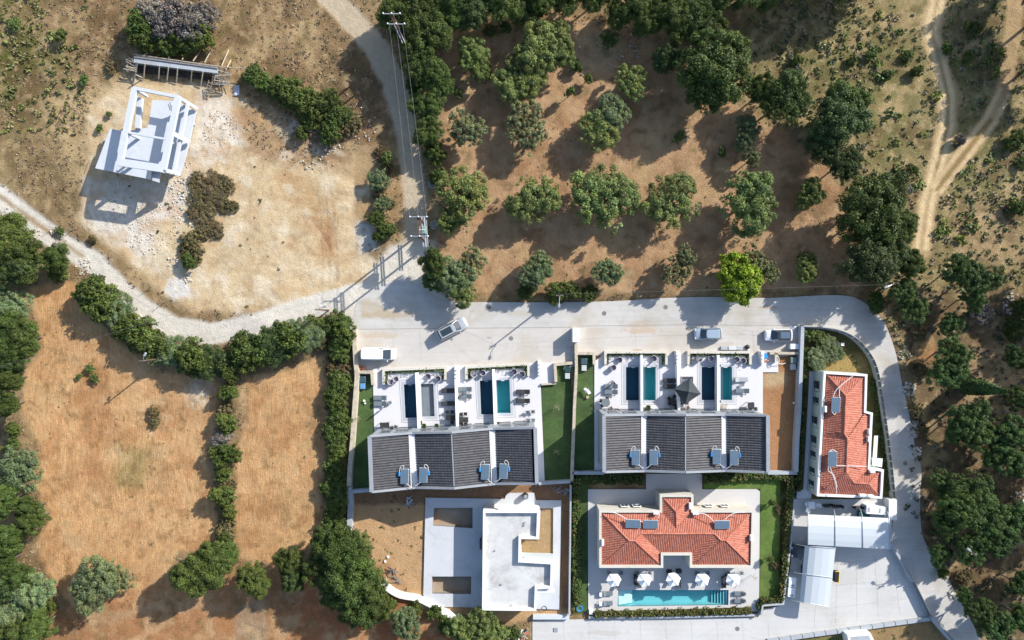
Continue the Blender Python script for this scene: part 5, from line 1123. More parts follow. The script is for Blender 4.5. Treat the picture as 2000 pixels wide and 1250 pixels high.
# ---------------------------------------------------------------- loose ground cover
def scatter(name, label, cat, n, cond, size, blades, colf, seed, hgt=.5, kind='stuff', lw=.35):
    gg = np.random.default_rng(seed); px = gg.uniform(-40, 2040, n*6); py = gg.uniform(-40, 1290, n*6)
    z, gz, mk_, sl_, cc = zone_at(px, py); pr = cond(px, py, z, mk_, sl_); keep = gg.random(len(px)) < pr
    px, py, gz = px[keep][:n], py[keep][:n], gz[keep][:n]; n = len(px); X = px*.075-75; Y = 46.875-py*.075
    sc = size*gg.uniform(.5, 1.5, n)**1.2; k = blades
    a = gg.uniform(0, 6.28, (n, k)); rad = np.sqrt(gg.random((n, k)))*sc[:, None]*.7
    p = np.stack([X[:, None]+rad*np.cos(a), Y[:, None]+rad*np.sin(a), gz[:, None]+hgt*sc[:, None]*gg.uniform(.25, 1, (n, k))*(1-.5*rad/sc[:, None])], -1).reshape(-1, 3)
    m_ = len(p); nr = gg.normal(size=(m_, 3))*.7+[0, 0, .8]; nr /= np.linalg.norm(nr, axis=1)[:, None]
    t2 = np.cross(nr, gg.normal(size=(m_, 3))); t2 /= np.linalg.norm(t2, axis=1)[:, None]; b2 = np.cross(nr, t2); s_ = np.repeat(sc, k)[:, None]*lw*gg.uniform(.6, 1.3, (m_, 1))
    VV = np.stack([p-t2*s_-b2*s_*.6, p+t2*s_-b2*s_*.6, p+t2*s_*.6+b2*s_*.8, p-t2*s_+b2*s_*.6], 1).reshape(-1, 3)
    c_ = colf(gg, n); c_ = np.repeat(c_, k, 0)*gg.uniform(.7, 1.3, (m_, 1))
    o = bpy.data.objects.new(name, np_mesh(name, VV, np.arange(len(VV)).reshape(-1, 4), leafm, np.repeat(np.clip(c_, .01, .7), 4, 0))); COL.objects.link(o)
    tag(o, label, cat, None, kind)
ZI = {n_: i for i, n_ in enumerate(ZN)}
def pick(*cols): 
    arr = np.array(cols); return lambda gg, n: arr[gg.integers(0, len(arr), n)]*gg.uniform(.75, 1.25, (n, 1))
pt = lambda px, py, s, sd: fbm(px, py, s, sd, 3)
scatter('hillside_scrub', 'low green and olive scrub tufts over the hillside by the tracks', 'scrub', 5200, lambda px, py, z, m, s: np.where(z == ZI['scrub_hillside'], np.clip(.55+1.2*pt(px, py, 70, 40), 0, 1), 0), .34, 9, pick((.13, .15, .06), (.10, .13, .05), (.16, .18, .05), (.20, .17, .09), (.12, .14, .08), (.22, .19, .12)), 1, .7)
scatter('hillside_weeds', 'bright green weedy bushes on the hillside', 'weeds', 420, lambda px, py, z, m, s: np.where((z == ZI['scrub_hillside']) & ((pt(px, py, 90, 44) > .12) | (np.hypot((px-1735)/50, (py-130)/80) < 1)), 1, 0), .7, 26, pick((.10, .14, .025), (.075, .12, .03), (.14, .17, .03)), 2, .8, lw=.2)
scatter('woodland_undergrowth', 'undergrowth and leaf litter between the woodland trees', 'undergrowth', 2600, lambda px, py, z, m, s: np.where(z == ZI['woodland_floor'], .7, 0), .4, 9, pick((.06, .085, .03), (.10, .09, .05), (.14, .115, .08), (.17, .15, .12)), 3, .7)
scatter('dry_grass', 'dry brown grass tufts over the meadow and plot edges', 'grass', 9000, lambda px, py, z, m, s: np.where(((z == ZI['meadow'])) | ((z == ZI['ground']) & (s > 3)) | ((z == ZI['building_plot']) & (m > .5)), np.clip(.6+pt(px, py, 50, 50), 0, 1), 0), .22, 6, pick((.26, .20, .125), (.31, .24, .15), (.22, .17, .10), (.25, .21, .11)), 4, .35)
scatter('green_grass', 'green grass and ferns in the upper left meadow', 'grass', 2600, lambda px, py, z, m, s: np.where((z == ZI['meadow']) & (px < 170) & (py < 260) & (pt(px, py, 60, 54)+.4*(px < 120) > .0), 1, 0), .42, 10, pick((.17, .18, .06), (.14, .16, .05), (.21, .19, .08)), 5, .6)
scatter('plot_weeds', 'scattered weeds on the gravel and sand plots', 'weeds', 700, lambda px, py, z, m, s: np.where((z == ZI['building_plot']) & (px < 560), np.clip(-.05+pt(px, py, 50, 58)*1.2, 0, 1), 0), .28, 8, pick((.12, .115, .05), (.17, .13, .08), (.09, .10, .04)), 6, .6)
scatter('orchard_weeds', 'short dry weeds on the orchard floor', 'weeds', 2600, lambda px, py, z, m, s: np.where(z == ZI['orchard_floor'], np.clip(.1+.9*pt(px, py, 60, 62)+.6*(py > 562)+.5*(py < 80), 0, 1), 0), .18, 5, pick((.24, .17, .11), (.20, .15, .09), (.17, .14, .06)), 7, .4)
scatter('field_stubble', 'stubble and green weed patches in the ploughed fields', 'stubble', 2600, lambda px, py, z, m, s: np.where(z == ZI['field'], np.clip(.05+.9*pt(px, py, 50, 66)+.7*np.exp(-(((px-260)/45)**2+((py-930)/90)**2)), 0, 1), 0), .15, 5, pick((.24, .16, .10), (.20, .16, .08), (.16, .16, .06)), 8, .4)
scatter('garden_weeds', 'weeds in the garden strips round the long house and yard', 'weeds', 1500, lambda px, py, z, m, s: np.where((z == ZI['garden_soil']) & (((px > 1572) & (px < 1750) & (py < 728)) | ((px > 1708) & (py < 960) & (py > 730)) | (px < 826) | ((py > 1258-(px-1500)*.14) & (px > 1500))), .8, 0), .2, 7, pick((.09, .12, .03), (.15, .13, .06), (.12, .13, .04)), 9, .6)
# rubble: real stones
def stones(name, label, spots, seed, colr=A(222, 214, 200)):
    r_ = random.Random(seed); m = MB()
    for cx, cy, rad, n_, s0, s1 in spots:
        for _ in range(n_):
            a = r_.uniform(0, 6.28); d = rad*math.sqrt(r_.random()); s_ = r_.uniform(s0, s1); p = P(cx+d*math.cos(a), cy+d*math.sin(a), 0)
            q_ = Matrix.Rotation(r_.uniform(0, 6), 3, Vector((r_.random(), r_.random(), r_.random()+.1)).normalized())
            k = r_.uniform(.75, 1.15); m.box((p.x, p.y, s_*.2), (s_, s_*r_.uniform(.6, 1), s_*r_.uniform(.5, .8)), rot=q_); m.c += [tuple(x*k for x in colr)]*8
    m.build(name, M(name+'_stone', (0, 0, 0), .9, .15, 4, .3, attr=True), kind='stuff', label=label, cat='stones')
stones('roadside_rubble', 'pale rubble stones along the gravel road bends', [(165,520,18,70,.06,.26), (268,625,12,60,.06,.28), (105,452,6,16,.1,.3), (20,420,16,26,.08,.25), (70,455,10,20,.1,.3), (340,510,14,16,.1,.3), (370,545,10,20,.1,.4)], 1)
stones('plot_rubble', 'stony debris on the building plot below the frame', [(300,440,60,260,.06,.22), (350,350,40,160,.06,.2), (430,250,35,120,.06,.2), (360,380,30,60,.1,.3), (250,400,40,90,.06,.2), (620,290,45,80,.08,.3), (700,240,40,40,.08,.3), (400,430,30,30,.1,.3)], 2)
stones('woodland_rubble', 'rubble and stones between road and woodland', [(1775,760,14,60,.1,.35), (1785,840,14,60,.1,.4), (1765,690,12,30,.1,.35), (1790,880,10,30,.1,.4), (1862,1160,10,20,.1,.4), (1980,590,24,40,.1,.4), (1990,980,20,20,.1,.4)], 3)
stones('orchard_rubble', 'stones on the terrace banks of the orchard', [(1150,90,60,40,.08,.3), (1210,100,40,36,.08,.35), (1290,90,60,30,.08,.25), (845,360,8,90,.1,.35), (848,440,8,90,.1,.35), (850,120,60,14,.1,.3)], 4, A(190, 184, 174))
# ---------------------------------------------------------------- vehicles
def paint(name, colr, met=.3):
    m = M(name, colr, .28, .02, 1, metal=met, spec=.6); m.node_tree.nodes['Principled BSDF'].inputs['Coat Weight'].default_value = .5; return m
pw = paint('white_paint', (.66, .67, .69), 0); ps = paint('silver_paint', (.42, .45, .48)); pb = paint('silver_blue_paint', (.34, .42, .50)); pk = paint('dark_roof_panel', (.03, .035, .045), 0)
lampm = M('headlight_glass', (.7, .72, .75), .1, .02, spec=.8); redm = M('tail_light', (.35, .02, .02), .2, .03)
def loft(m, secs, n):
    for i in range(len(secs)-1):
        m.add(secs[i]+secs[i+1], [(j, (j+1) % n, n+(j+1) % n, n+j) for j in range(n)])
    m.add(secs[0], [tuple(range(n-1, -1, -1))]); m.add(secs[-1], [tuple(range(n))]); return m
def car(name, label, cat, L, Wd, H, body, roofm, kind, glassroof=False, rails=False, group=None):
    t = thing(name, label, cat, (0, 0, 0), group); h2 = Wd/2; belt = H*.60 if kind != 'van' else H*.62
    # lower body: rounded plan, bonnet in front (+x)
    st = [(-.5, .78, .36, .80), (-.485, .92, .22, .90), (-.44, .985, .2, .98), (-.3, 1, .2, 1.0), (0, 1, .2, 1.0), (.14, .995, .2, 1.0), (.22, .985, .2, .955), (.36, .965, .2, .90), (.44, .91, .22, .84), (.48, .80, .25, .74), (.5, .62, .32, .60)]
    secs = []
    for x, wf, zb, zt in st:
        w, z0, z1 = h2*wf, zb, belt*zt
        secs.append([(x*L, -w*.93, z0), (x*L, -w, z0+.12), (x*L, -w, z1-.22), (x*L, -w*.96, z1-.07), (x*L, -w*.80, z1), (x*L, -w*.4, z1+.03), (x*L, 0, z1+.04), (x*L, w*.4, z1+.03), (x*L, w*.80, z1), (x*L, w*.96, z1-.07), (x*L, w, z1-.22), (x*L, w, z0+.12), (x*L, w*.93, z0)])
    loft(MB(), secs, 13).build('body', body, t, smooth=True)
    # greenhouse
    if kind == 'van': fx0, fx1, rx0, rx1, tw, bw = .33, .13, -.47, -.485, .80, .93
    elif kind == 'estate': fx0, fx1, rx0, rx1, tw, bw = .25, .09, -.40, -.46, .70, .90
    else: fx0, fx1, rx0, rx1, tw, bw = .27, .10, -.36, -.45, .72, .90
    zb, zt = belt-.02, H-.02
    def ring(z, f, r_, w, bow): return [(r_*L, -w*h2*.9, z), (r_*L+.08, -w*h2, z), (f*L-.22, -w*h2, z), (f*L-.03, -w*h2*.9, z), (f*L+bow, -w*h2*.4, z), (f*L+bow, w*h2*.4, z), (f*L-.03, w*h2*.9, z), (f*L-.22, w*h2, z), (r_*L+.08, w*h2, z), (r_*L, w*h2*.9, z), (r_*L-.04, 0, z)]
    a, b_ = ring(zb, fx0, rx1, bw, .10), ring(zt, fx1, rx0, tw, .06); n = 11
    MB().add(a+b_, [(j, (j+1) % n, n+(j+1) % n, n+j) for j in range(n)]+[tuple(range(n, 2*n))]).build('windows', body if kind == 'van' else darkglass, t)
    def up(rg, dz, s): cx = sum(p[0] for p in rg)/n; return [(cx+(p[0]-cx)*s, p[1]*s, p[2]+dz) for p in rg]
    r0, r1, r2 = up(b_, .0, 1.01), up(b_, .035, .985), up(b_, .05, .86)
    MB().add(r0+r1+r2, [(j, (j+1) % n, n+(j+1) % n, n+j) for j in range(n)]+[(n+j, n+(j+1) % n, 2*n+(j+1) % n, 2*n+j) for j in range(n)]+[tuple(range(2*n, 3*n))]).build('roof', roofm, t)
    if glassroof:
        cx = (fx1+rx0)/2*L-.12; MB().rbox((cx, 0, H+.045), ((fx1-rx0)*L*.74, Wd*tw*.74, .03), b=.02).build('glass_roof', darkglass if not glassroof == 2 else solar, t)
    if kind == 'van':
        MB().add([(fx0*L+.17, -h2*.76, zb+.06), (fx0*L+.17, h2*.76, zb+.06), (fx1*L+.16, h2*.66, zt-.03), (fx1*L+.16, -h2*.66, zt-.03)], [(0, 1, 2, 3)]).build('windscreen', darkglass, t)
        for s in (-1, 1): MB().add([(fx0*L-.15, s*h2*.94, zb+.03), (.04*L, s*h2*.94, zb+.03), (.04*L, s*h2*.845, zt-.1), (fx1*L-.1, s*h2*.845, zt-.1)], [(0, 1, 2, 3)]).build('side_window', darkglass, t)
    else:
        m = MB()
        for s in (-1, 1):
            for xb, xt in ((fx0*L-.04, fx1*L-.04), (rx1*L+.05, rx0*L+.05), (-.03*L, -.03*L)):
                m.bar((xb, s*bw*h2*.93, zb), (xt, s*tw*h2*.93, zt), .07)
        m.build('pillars', body, t)
    if rails:
        for s in (-1, 1): MB().bar((rx0*L+.1, s*tw*h2*.95, H+.07), (fx1*L-.15, s*tw*h2*.95, H+.07), .05).build('roof_rail', steel, t)
    for s in (-1, 1):
        for x in (-.31*L, .31*L):
            w_ = MB().tube((x, s*(h2-.20), .33), (x, s*(h2+.005), .33), .33, .33, 14).build('wheel', rubber, t); MB().tube((x, s*(h2-.02), .33), (x, s*(h2+.02), .33), .2, .18, 10).build('rim', steel, w_)
        MB().rbox((fx0*L-.32, s*(h2+.10), belt+.05), (.16, .2, .14), b=.03).build('wing_mirror', body, t)
        MB().rbox((.455*L, s*h2*.66, belt*.76), (.16, .34, .14), b=.03).build('headlight', lampm, t)
        MB().rbox((-.488*L, s*h2*.72, belt*.78), (.10, .26, .18), b=.03).build('tail_light', redm, t)
    MB().box((.47*L, 0, .45), (.12, Wd*.5, .16)).build('grille', black, t); MB().box((-.497*L, 0, .62), (.03, .52, .12)).build('number_plate', plastic, t)
    return t
def park(t, px, py, rz): put(t, P(px, py, 0)+Vector((0, 0, .026)), rz)
park(car('parked_van', 'white panel van parked at the left end of the left yard', 'van', 5.0, 1.85, 1.9, pw, pw, 'van'), 742, 690.5, R(-1))
park(car('parked_car', 'silver grey estate car with dark roof crossing the road', 'car', 4.7, 1.85, 1.6, ps, ps, 'estate', True, True), 884, 642, R(27))
park(car('parked_car', 'silver blue hatchback parked in the middle of the right yard', 'car', 4.05, 1.75, 1.5, pb, pb, 'hatch'), 1380.5, 652, R(181))
park(car('parked_car', 'white car with black roof parked near the east wall', 'car', 4.0, 1.75, 1.5, pw, pk, 'hatch', 2), 1517, 654.5, R(180))
park(car('parked_car', 'black car half hidden under the smaller curved carport', 'car', 4.1, 1.75, 1.45, paint('black_paint', (.02, .022, .025), 0), pk, 'hatch'), 1568, 1074, R(182))
park(car('parked_car', 'dark car tail showing beneath the west edge of the small carport', 'car', 4.1, 1.75, 1.45, bpy.data.materials['black_paint'], pk, 'hatch'), 1590, 1112, R(180))
def scooter(px, py, rz, label):
    t = thing('scooter', label, 'scooter', (0, 0, 0), 'scooters behind the long house')
    MB().tube((-.6, -.07, .3), (-.6, .07, .3), .28, .28, 12).build('wheel', rubber, t); MB().tube((.65, -.06, .3), (.65, .06, .3), .28, .28, 12).build('wheel', rubber, t)
    m = MB(); m.rbox((-.35, 0, .62), (.9, .42, .4), b=.1); m.rbox((.15, 0, .32), (.5, .36, .12), b=.04); m.rbox((.5, 0, .65), (.22, .42, .75), b=.07); m.build('body', black, t)
    MB().rbox((-.35, 0, .86), (.75, .32, .12), b=.05).build('seat', dark, t)
    m = MB(); m.tube((.5, -.34, 1.02), (.5, .34, 1.02), .03); m.tube((.62, 0, .3), (.48, 0, 1.02), .04); m.build('handlebar', black, t); put(t, P(px, py, 0)+Vector((0, 0, .02)), rz)
scooter(1616, 985.5, R(2), 'left black scooter of the nose-to-tail pair behind the long house'); scooter(1634, 987, R(-4), 'right black scooter of the nose-to-tail pair behind the long house'); scooter(1674, 989, 0, 'lone black scooter left of the white cabinets')
# ---------------------------------------------------------------- garden furniture
ZT = .15
def mk_lounger(cush, framem):
    t = thing('sun_lounger', 'x', 'sun lounger')
    m = MB()
    for s in (-1, 1): m.bar((-.98, s*.31, .26), (.98, s*.31, .26), .05, .06)
    for x in (-.98, -.2, .98): m.bar((x, -.31, .26), (x, .31, .26), .05, .06)
    m.build('frame', framem, t)
    for x in (-.85, .85):
        for s in (-1, 1): MB().box((x, s*.29, .13), (.05, .05, .26)).build('leg', framem, t)
    MB().rbox((.33, 0, .34), (1.28, .62, .1), b=.03).build('mattress', cush, t)
    MB().bar((-.32, 0, .36), (-.95, 0, .62), .62, .1).build('backrest', cush, t); return t
lg = mk_lounger(greyf, alu); ld = mk_lounger(dark, black); lw_ = mk_lounger(M('light_cushion', A(186, 190, 196), .85, .05, 3), alu)
def mk_tub():
    t = thing('tub_chair', 'x', 'chair'); n = 12
    MB().lathe((0, 0, 0), [(.30, .0), (.38, .12), (.40, .3), (.0, .32)], 14).build('base', wick, t)
    MB().lathe((0, 0, .32), [(.0, .10), (.28, .09), (.31, .0)], 14).build('cushion', M('tub_cushion', A(150, 148, 158), .85, .1, 4), t)
    MB().lathe((0, 0, 0), [(.40, .2), (.46, .45), (.47, .72), (.40, .74), (.37, .5), (.36, .3)], 16, (R(50), R(310))).build('backrest', wick, t); return t
tub = mk_tub()
def mk_chair(mm, seatm=None):
    t = thing('garden_chair', 'x', 'chair')
    for x in (-.2, .2):
        for y in (-.2, .2): MB().box((x, y, .22), (.04, .04, .44)).build('leg', mm, t)
    MB().rbox((0, 0, .45), (.46, .46, .05), b=.02).build('seat', seatm or mm, t)
    m = MB(); m.bar((-.21, -.2, .45), (-.26, -.2, .85), .04); m.bar((-.21, .2, .45), (-.26, .2, .85), .04)
    for z in (.6, .7, .8): m.bar((-.235, -.2, z), (-.235, .2, z), .03, .06)
    m.build('backrest', mm, t)
    m = MB()
    for s in (-1, 1): m.bar((-.22, s*.24, .66), (.18, s*.24, .66), .04, .04); m.bar((.18, s*.24, .45), (.18, s*.24, .66), .03)
    m.build('armrests', mm, t); return t
chd = mk_chair(wickd, dark); chg = mk_chair(alu, greyf); chw = mk_chair(plastic)
def mk_table(w, d, mm, h=.72, round_=False, topm=None):
    t = thing('garden_table', 'x', 'table')
    if round_:
        MB().lathe((0, 0, h), [(0, .0), (w/2, 0), (w/2, .04), (w/2-.02, .05), (0, .05)], 24).build('tabletop', topm or mm, t)
        MB().tube((0, 0, 0), (0, 0, h), .06).build('pedestal', mm, t); MB().lathe((0, 0, 0), [(.3, 0), (.3, .03), (0, .05)], 12).build('base', mm, t)
    else:
        m = MB(); k = max(3, int(d/.16))
        for i in range(k): m.box((0, -d/2+(i+.5)*d/k, h), (w, d/k-.012, .04))
        m.build('tabletop', topm or mm, t)
        for x in (-w/2+.06, w/2-.06):
            for y in (-d/2+.06, d/2-.06): MB().box((x, y, h/2), (.06, .06, h)).build('leg', mm, t)
    return t
tb = mk_table(1.35, .75, black); tsm = mk_table(.42, .42, alu, .42); tround = mk_table(1.25, 1.25, alu, .73, True, greyf); tsq = mk_table(.95, .95, black); tstool = mk_table(.4, .4, M('brown_stool', (.12, .08, .07), .8), .42); tw = mk_table(.8, .8, plastic)
def mk_pot(cm, sc=1):
    t = thing('potted_plant', 'x', 'plant pot')
    MB().lathe((0, 0, 0), [(.16*sc, 0), (.22*sc, .38), (.19*sc, .38), (.17*sc, .3), (0, .3)], 12).build('pot', cm, t)
    g = np.random.default_rng(3); n = 160; a = g.uniform(0, 6.28, n); r_ = np.sqrt(g.random(n))*.34*sc; p = np.stack([r_*np.cos(a), r_*np.sin(a), .45+g.uniform(0, .45, n)], 1)
    nr = g.normal(size=(n, 3)); nr[:, 2] += .6; nr /= np.linalg.norm(nr, axis=1)[:, None]; t2 = np.cross(nr, g.normal(size=(n, 3))); t2 /= np.linalg.norm(t2, axis=1)[:, None]; b2 = np.cross(nr, t2); s = .06
    VV = np.stack([p-t2*s-b2*s, p+t2*s-b2*s, p+t2*s+b2*s, p-t2*s+b2*s], 1).reshape(-1, 3)
    o = bpy.data.objects.new('leaves', np_mesh('leaves', VV, np.arange(len(VV)).reshape(-1, 4), leafm, np.tile(np.array([[.07, .11, .04]]), (len(VV), 1)))); COL.objects.link(o); o.parent = t; return t
pot = mk_pot(black)
def Q(cr, x, y, z=.5): p = P(*cr(x, y), z); return Vector((p.x, p.y, ZT))
LT, RT = 'left terrace', 'right terrace'
def U(pr, cr, x, y, rz, lb, g=None, sc=1, z=.5): return inst(pr, Q(cr, x, y, z), R(rz), lb, g, sc)
# left terrace, first and second gardens (C1)
for x, y, rz, lb in ((505,684,60,'left tub chair of the pair in the left corner of the leftmost planter'), (563,652,120,'right tub chair of the pair in the left corner of the leftmost planter'), (905,626,200,'left tub chair above the grey unfilled pool'), (1010,648,240,'right tub chair above the grey unfilled pool')):
    U(tub, C1, x, y, rz, lb, 'pale round tub chairs')
for x, y, rz, lb in ((180,600,0,'x'),): pass
for x, y, rz, cr, pr, lb in ((392,854,180,C1,lg,'upper grey lounger of the pair beside the leftmost pool'), (395,918,180,C1,lg,'lower grey lounger of the pair beside the leftmost pool'),
    (1118,778,180,C1,ld,'upper lounger in the shaded second garden of the left terrace'), (1118,914,180,C1,ld,'lower lounger in the shaded second garden of the left terrace'),
    (98,762,180,C2,lg,'upper grey lounger left of the navy third pool'), (98,838,180,C2,lg,'lower grey lounger left of the navy third pool'),
    (715,790,180,C2,ld,'upper dark lounger right of the turquoise pool, left terrace'), (715,886,180,C2,ld,'lower dark lounger right of the turquoise pool, left terrace'),
    (452,732,180,C3,lg,'upper grey lounger next to the round grey table'), (452,792,180,C3,lg,'lower grey lounger next to the round grey table'),
    (1085,672,180,C3,ld,'upper dark lounger in the shade left of the parasol'), (1085,735,180,C3,ld,'lower dark lounger in the shade left of the parasol'),
    (640,660,0,C4,lw_,'slatted lounger frame right of the last turquoise pool'), (650,780,180,C4,lg,'grey lounger south of the slatted lounger frame')):
    U(pr, cr, x, y, rz, lb, 'sun loungers on the terraces')
U(tsm, C1, 500, 902, 10, 'small dark side table beside the leftmost lounger pair'); U(tsm, C1, 1068, 880, 0, 'small side table between the two shaded loungers'); U(tsm, C2, 100, 800, 0, 'small side table between the loungers of the third garden')
U(tsm, C2, 235, 570, 20, 'small table between the tub chairs above the navy third pool'); U(tsm, C2, 664, 560, 20, 'small table between the tub chairs above the turquoise pool'); U(tsm, C2, 688, 842, 0, 'small side table between loungers right of the turquoise pool')
U(tsm, C3, 468, 686, 30, 'small dark table with bottle above the lounger pair'); U(tsm, C4, 655, 716, 10, 'small dark table between slatted frame and grey lounger')
U(tb, C1, 446, 1138, 3, 'black table with white centrepiece at the front of the first garden'); U(tb, C1, 1145, 1060, 0, 'black dining table in the shade of the second garden'); U(tb, C2, 86, 1082, 0, 'black dining table at the front of the third garden')
for i, (x, y, rz, cr, pr, lb) in enumerate(((520,1170,200,C1,chg,'left pale chair beside the front black table of the first garden'), (562,1160,250,C1,chg,'right pale chair beside the front black table of the first garden'),
    (1108,1004,-90,C1,chd,'left black chair north of the shaded dining table'), (1160,1004,-90,C1,chd,'right black chair north of the shaded dining table'), (1160,1110,90,C1,chd,'right black chair south of the shaded dining table'),
    (58,1026,-90,C2,chd,'left chair north of the third garden dining table'), (105,1024,-90,C2,chd,'right chair north of the third garden dining table'), (62,1132,90,C2,chd,'left chair south of the third garden dining table'), (108,1132,90,C2,chd,'right chair south of the third garden dining table'),
    (766,1006,-90,C2,chg,'upper left of four free-standing chairs below the turquoise pool'), (822,1000,-90,C2,chg,'upper right of four free-standing chairs below the turquoise pool'), (770,1090,90,C2,chg,'lower left of four free-standing chairs below the turquoise pool'), (822,1090,90,C2,chg,'lower right of four free-standing chairs below the turquoise pool'),
    (412,858,-90,C3,chd,'dark chair above the round grey table'), (348,885,-30,C3,chd,'dark chair on the left of the round grey table'), (360,935,30,C3,chd,'dark chair at the lower left of the round grey table'),
    (1068,860,-45,C3,chd,'upper left dark chair of the diamond-set dining table'), (1128,838,-120,C3,chd,'upper right dark chair of the diamond-set dining table'), (1078,915,45,C3,chd,'lower left dark chair of the diamond-set dining table'), (1130,928,135,C3,chd,'lower right dark chair of the diamond-set dining table'),
    (12,905,0,C4,chd,'dark chair at the left of the round table under the parasol'), (62,905,90,C4,chd,'dark chair at the lower edge of the dark parasol'),
    (740,975,90,C4,chd,'dark chair by the last garden front, left'), (792,970,90,C4,chd,'dark chair by the last garden front, right'))):
    U(pr, cr, x, y, rz, lb, 'garden chairs on the terraces', z=.6)
U(tround, C3, 396, 904, 0, 'round grey table with dark chairs on the right terrace', z=.75); U(tsq, C3, 1106, 888, 42, 'black square table set diamond-wise in the shade', z=.75)
tr2 = inst(tround, Q(C4, 30, 870, .7), 0, 'round table half hidden under the dark square parasol'); U(tsq, C4, 740, 935, 0, 'square table by the last garden front', z=.7)
for x, y, cr, lb in ((455,962,C3,'brown stool below the round grey table'), (76,955,C4,'brown stool below the dark parasol'), (30,975,C4,'second stool just left of the brown stool below the parasol')): U(tstool, cr, x, y, 30, lb, 'low stools')
for x, y, cr, lb in ((820,1118,C1,'potted plant left of three at the front of the second garden'), (862,1150,C1,'potted plant middle of three at the front of the second garden'), (995,1150,C1,'potted plant right of three at the front of the second garden'), (845,955,C3,'potted plant on the basket table by the second divider'), (450,1130,C2,'potted plant at the foot of the divider by the turquoise pool'), (1145,975,C3,'potted plant in the corner left of the white divider by the parasol')): U(pot, cr, x, y, 0, lb, 'potted plants')
for x, y, cr, rz, lb in ((540,450,C3,200,'upper tub chair above the navy pool of the right terrace'), (475,530,C3,120,'lower tub chair above the navy pool of the right terrace'), (905,435,C3,200,'tub chair above the second pool of the right terrace'), (192,598,C2,60,'left tub chair in the third garden planter corner'), (288,588,C2,150,'right tub chair in the third garden planter corner'), (620,575,C2,220,'left tub chair in the fourth garden planter corner'), (706,600,C2,240,'right tub chair in the fourth garden planter corner'),
    (190,440,C4,60,'tub chair above the dark third pool'), (315,436,C4,120,'shaded tub chair above the dark third pool'), (588,445,C4,200,'left tub chair above the last turquoise pool'), (655,458,C4,240,'right tub chair above the last turquoise pool')): U(tub, cr, x, y, rz, lb, 'pale round tub chairs')
# black utility boxes by the facades, ladders, rugs
def small_box(px, py, d, mm, label, name='storage_box', cat='box', rz=0, z=ZT, lid=None):
    t = thing(name, label, cat); MB().rbox((0, 0, d[2]/2), d, b=.04).build('case', mm, t); MB().rbox((0, 0, d[2]+.02), (d[0]*1.03, d[1]*1.03, .05), b=.02).build('lid', lid or mm, t)
    p = P(px, py, d[2]); put(t, (p.x, p.y, z), rz); return t
for x, y, cr, lb in ((512,984,C3,'black storage box by the facade of the first right garden'), (1032,984,C3,'black storage box by the facade of the second right garden'), (127,984,C4,'black storage box by the facade below the parasol'), (640,984,C4,'black storage box by the facade of the last garden')):
    small_box(*cr(x, y), (.62, .42, .4), black, lb)
small_box(*C3(790,970), (.7, .5, .35), timber, 'low pale timber box below the second divider', rz=R(40)); small_box(*C3(1078,672+0), (.1, .1, .1), black, 'tiny dark lamp between the shaded loungers')
t = thing('pallet', 'wooden slatted panel leaning on the divider right of the third pool', 'pallet', tuple(Q(C4, 440, 950)))
WL[t.name] = Vector((0, 0, 0))
for k in range(5): MB().bar((-.5+k*.22, -.5, .15), (-.2+k*.22, .5, .5), .08, .03).build('slat', timber, t)
for k in (-.3, .3): MB().bar((-.6, k, .2), (.6, k+.1, .3), .06).build('rail', timberg, t)
sf = thing('outdoor_sofa', 'pale grey sofa partly under the dark square parasol', 'sofa', tuple(Q(C4, 62, 655))); WL[sf.name] = Vector((0, 0, 0))
MB().rbox((0, 0, .28), (1.75, .8, .4), b=.06).build('seat', wick, sf); MB().rbox((0, .36, .45), (1.75, .2, .7), b=.06).build('backrest', wick, sf)
for s in (-1, 1): MB().rbox((s*.82, 0, .4), (.16, .8, .5), b=.05).build('armrest', wick, sf)
for k in range(3): MB().rbox((-.5+k*.5, -.05, .52), (.48, .6, .12), b=.04).build('cushion', lw_.children[0].data.materials[0] if False else greyf, sf)
def parasol(label, px, py, r, n, zt, zb, mm, rot=0, group=None, base=ZT, polem=whitem, valance=.12):
    p = P(px, py, zt); t = thing('parasol', label, 'parasol', (p.x, p.y, base), group); WL[t.name] = Vector((0, 0, 0)); H = zt-base
    for i in range(n):                                       # one panel per segment, sagging between ribs
        a0, a1 = rot+2*math.pi*i/n, rot+2*math.pi*(i+1)/n; vs = []
        for k in range(6):
            f = k/5; zz = H-(H-(zb-base))*f**.9
            for j in range(5):
                g_ = j/4; x = r*f*((1-g_)*math.cos(a0)+g_*math.cos(a1)); y = r*f*((1-g_)*math.sin(a0)+g_*math.sin(a1)); vs.append((x, y, zz-.10*f*math.sin(math.pi*g_)*r/1.3))
        fs = [(k*5+j, k*5+j+1, k*5+j+6, k*5+j+5) for k in range(5) for j in range(4)]
        m_ = len(vs); vs += [(x, y, z-valance) for x, y, z in vs[25:30]]; fs += [(25+j, 26+j, m_+j+1, m_+j) for j in range(4)]
        MB().add(vs, fs).build('canopy_panel', mm, t)
    for i in range(n):
        a0 = rot+2*math.pi*i/n; MB().bar((0, 0, H-.05), (r*.97*math.cos(a0), r*.97*math.sin(a0), zb-base-.04), .025).build('rib', polem, t)
    MB().tube((0, 0, 0), (0, 0, H+.02), .03, .03, 8).build('pole', polem, t); MB().lathe((0, 0, 0), [(.28, 0), (.28, .06), (.05, .1), (0, .1)], 12).build('base', greyp, t)
    MB().lathe((0, 0, H-.02), [(.2, 0), (.17, .07), (.05, .13), (0, .14)], 10).build('cap', mm, t); return t
pn = ['leftmost', 'second', 'middle', 'fourth', 'rightmost']
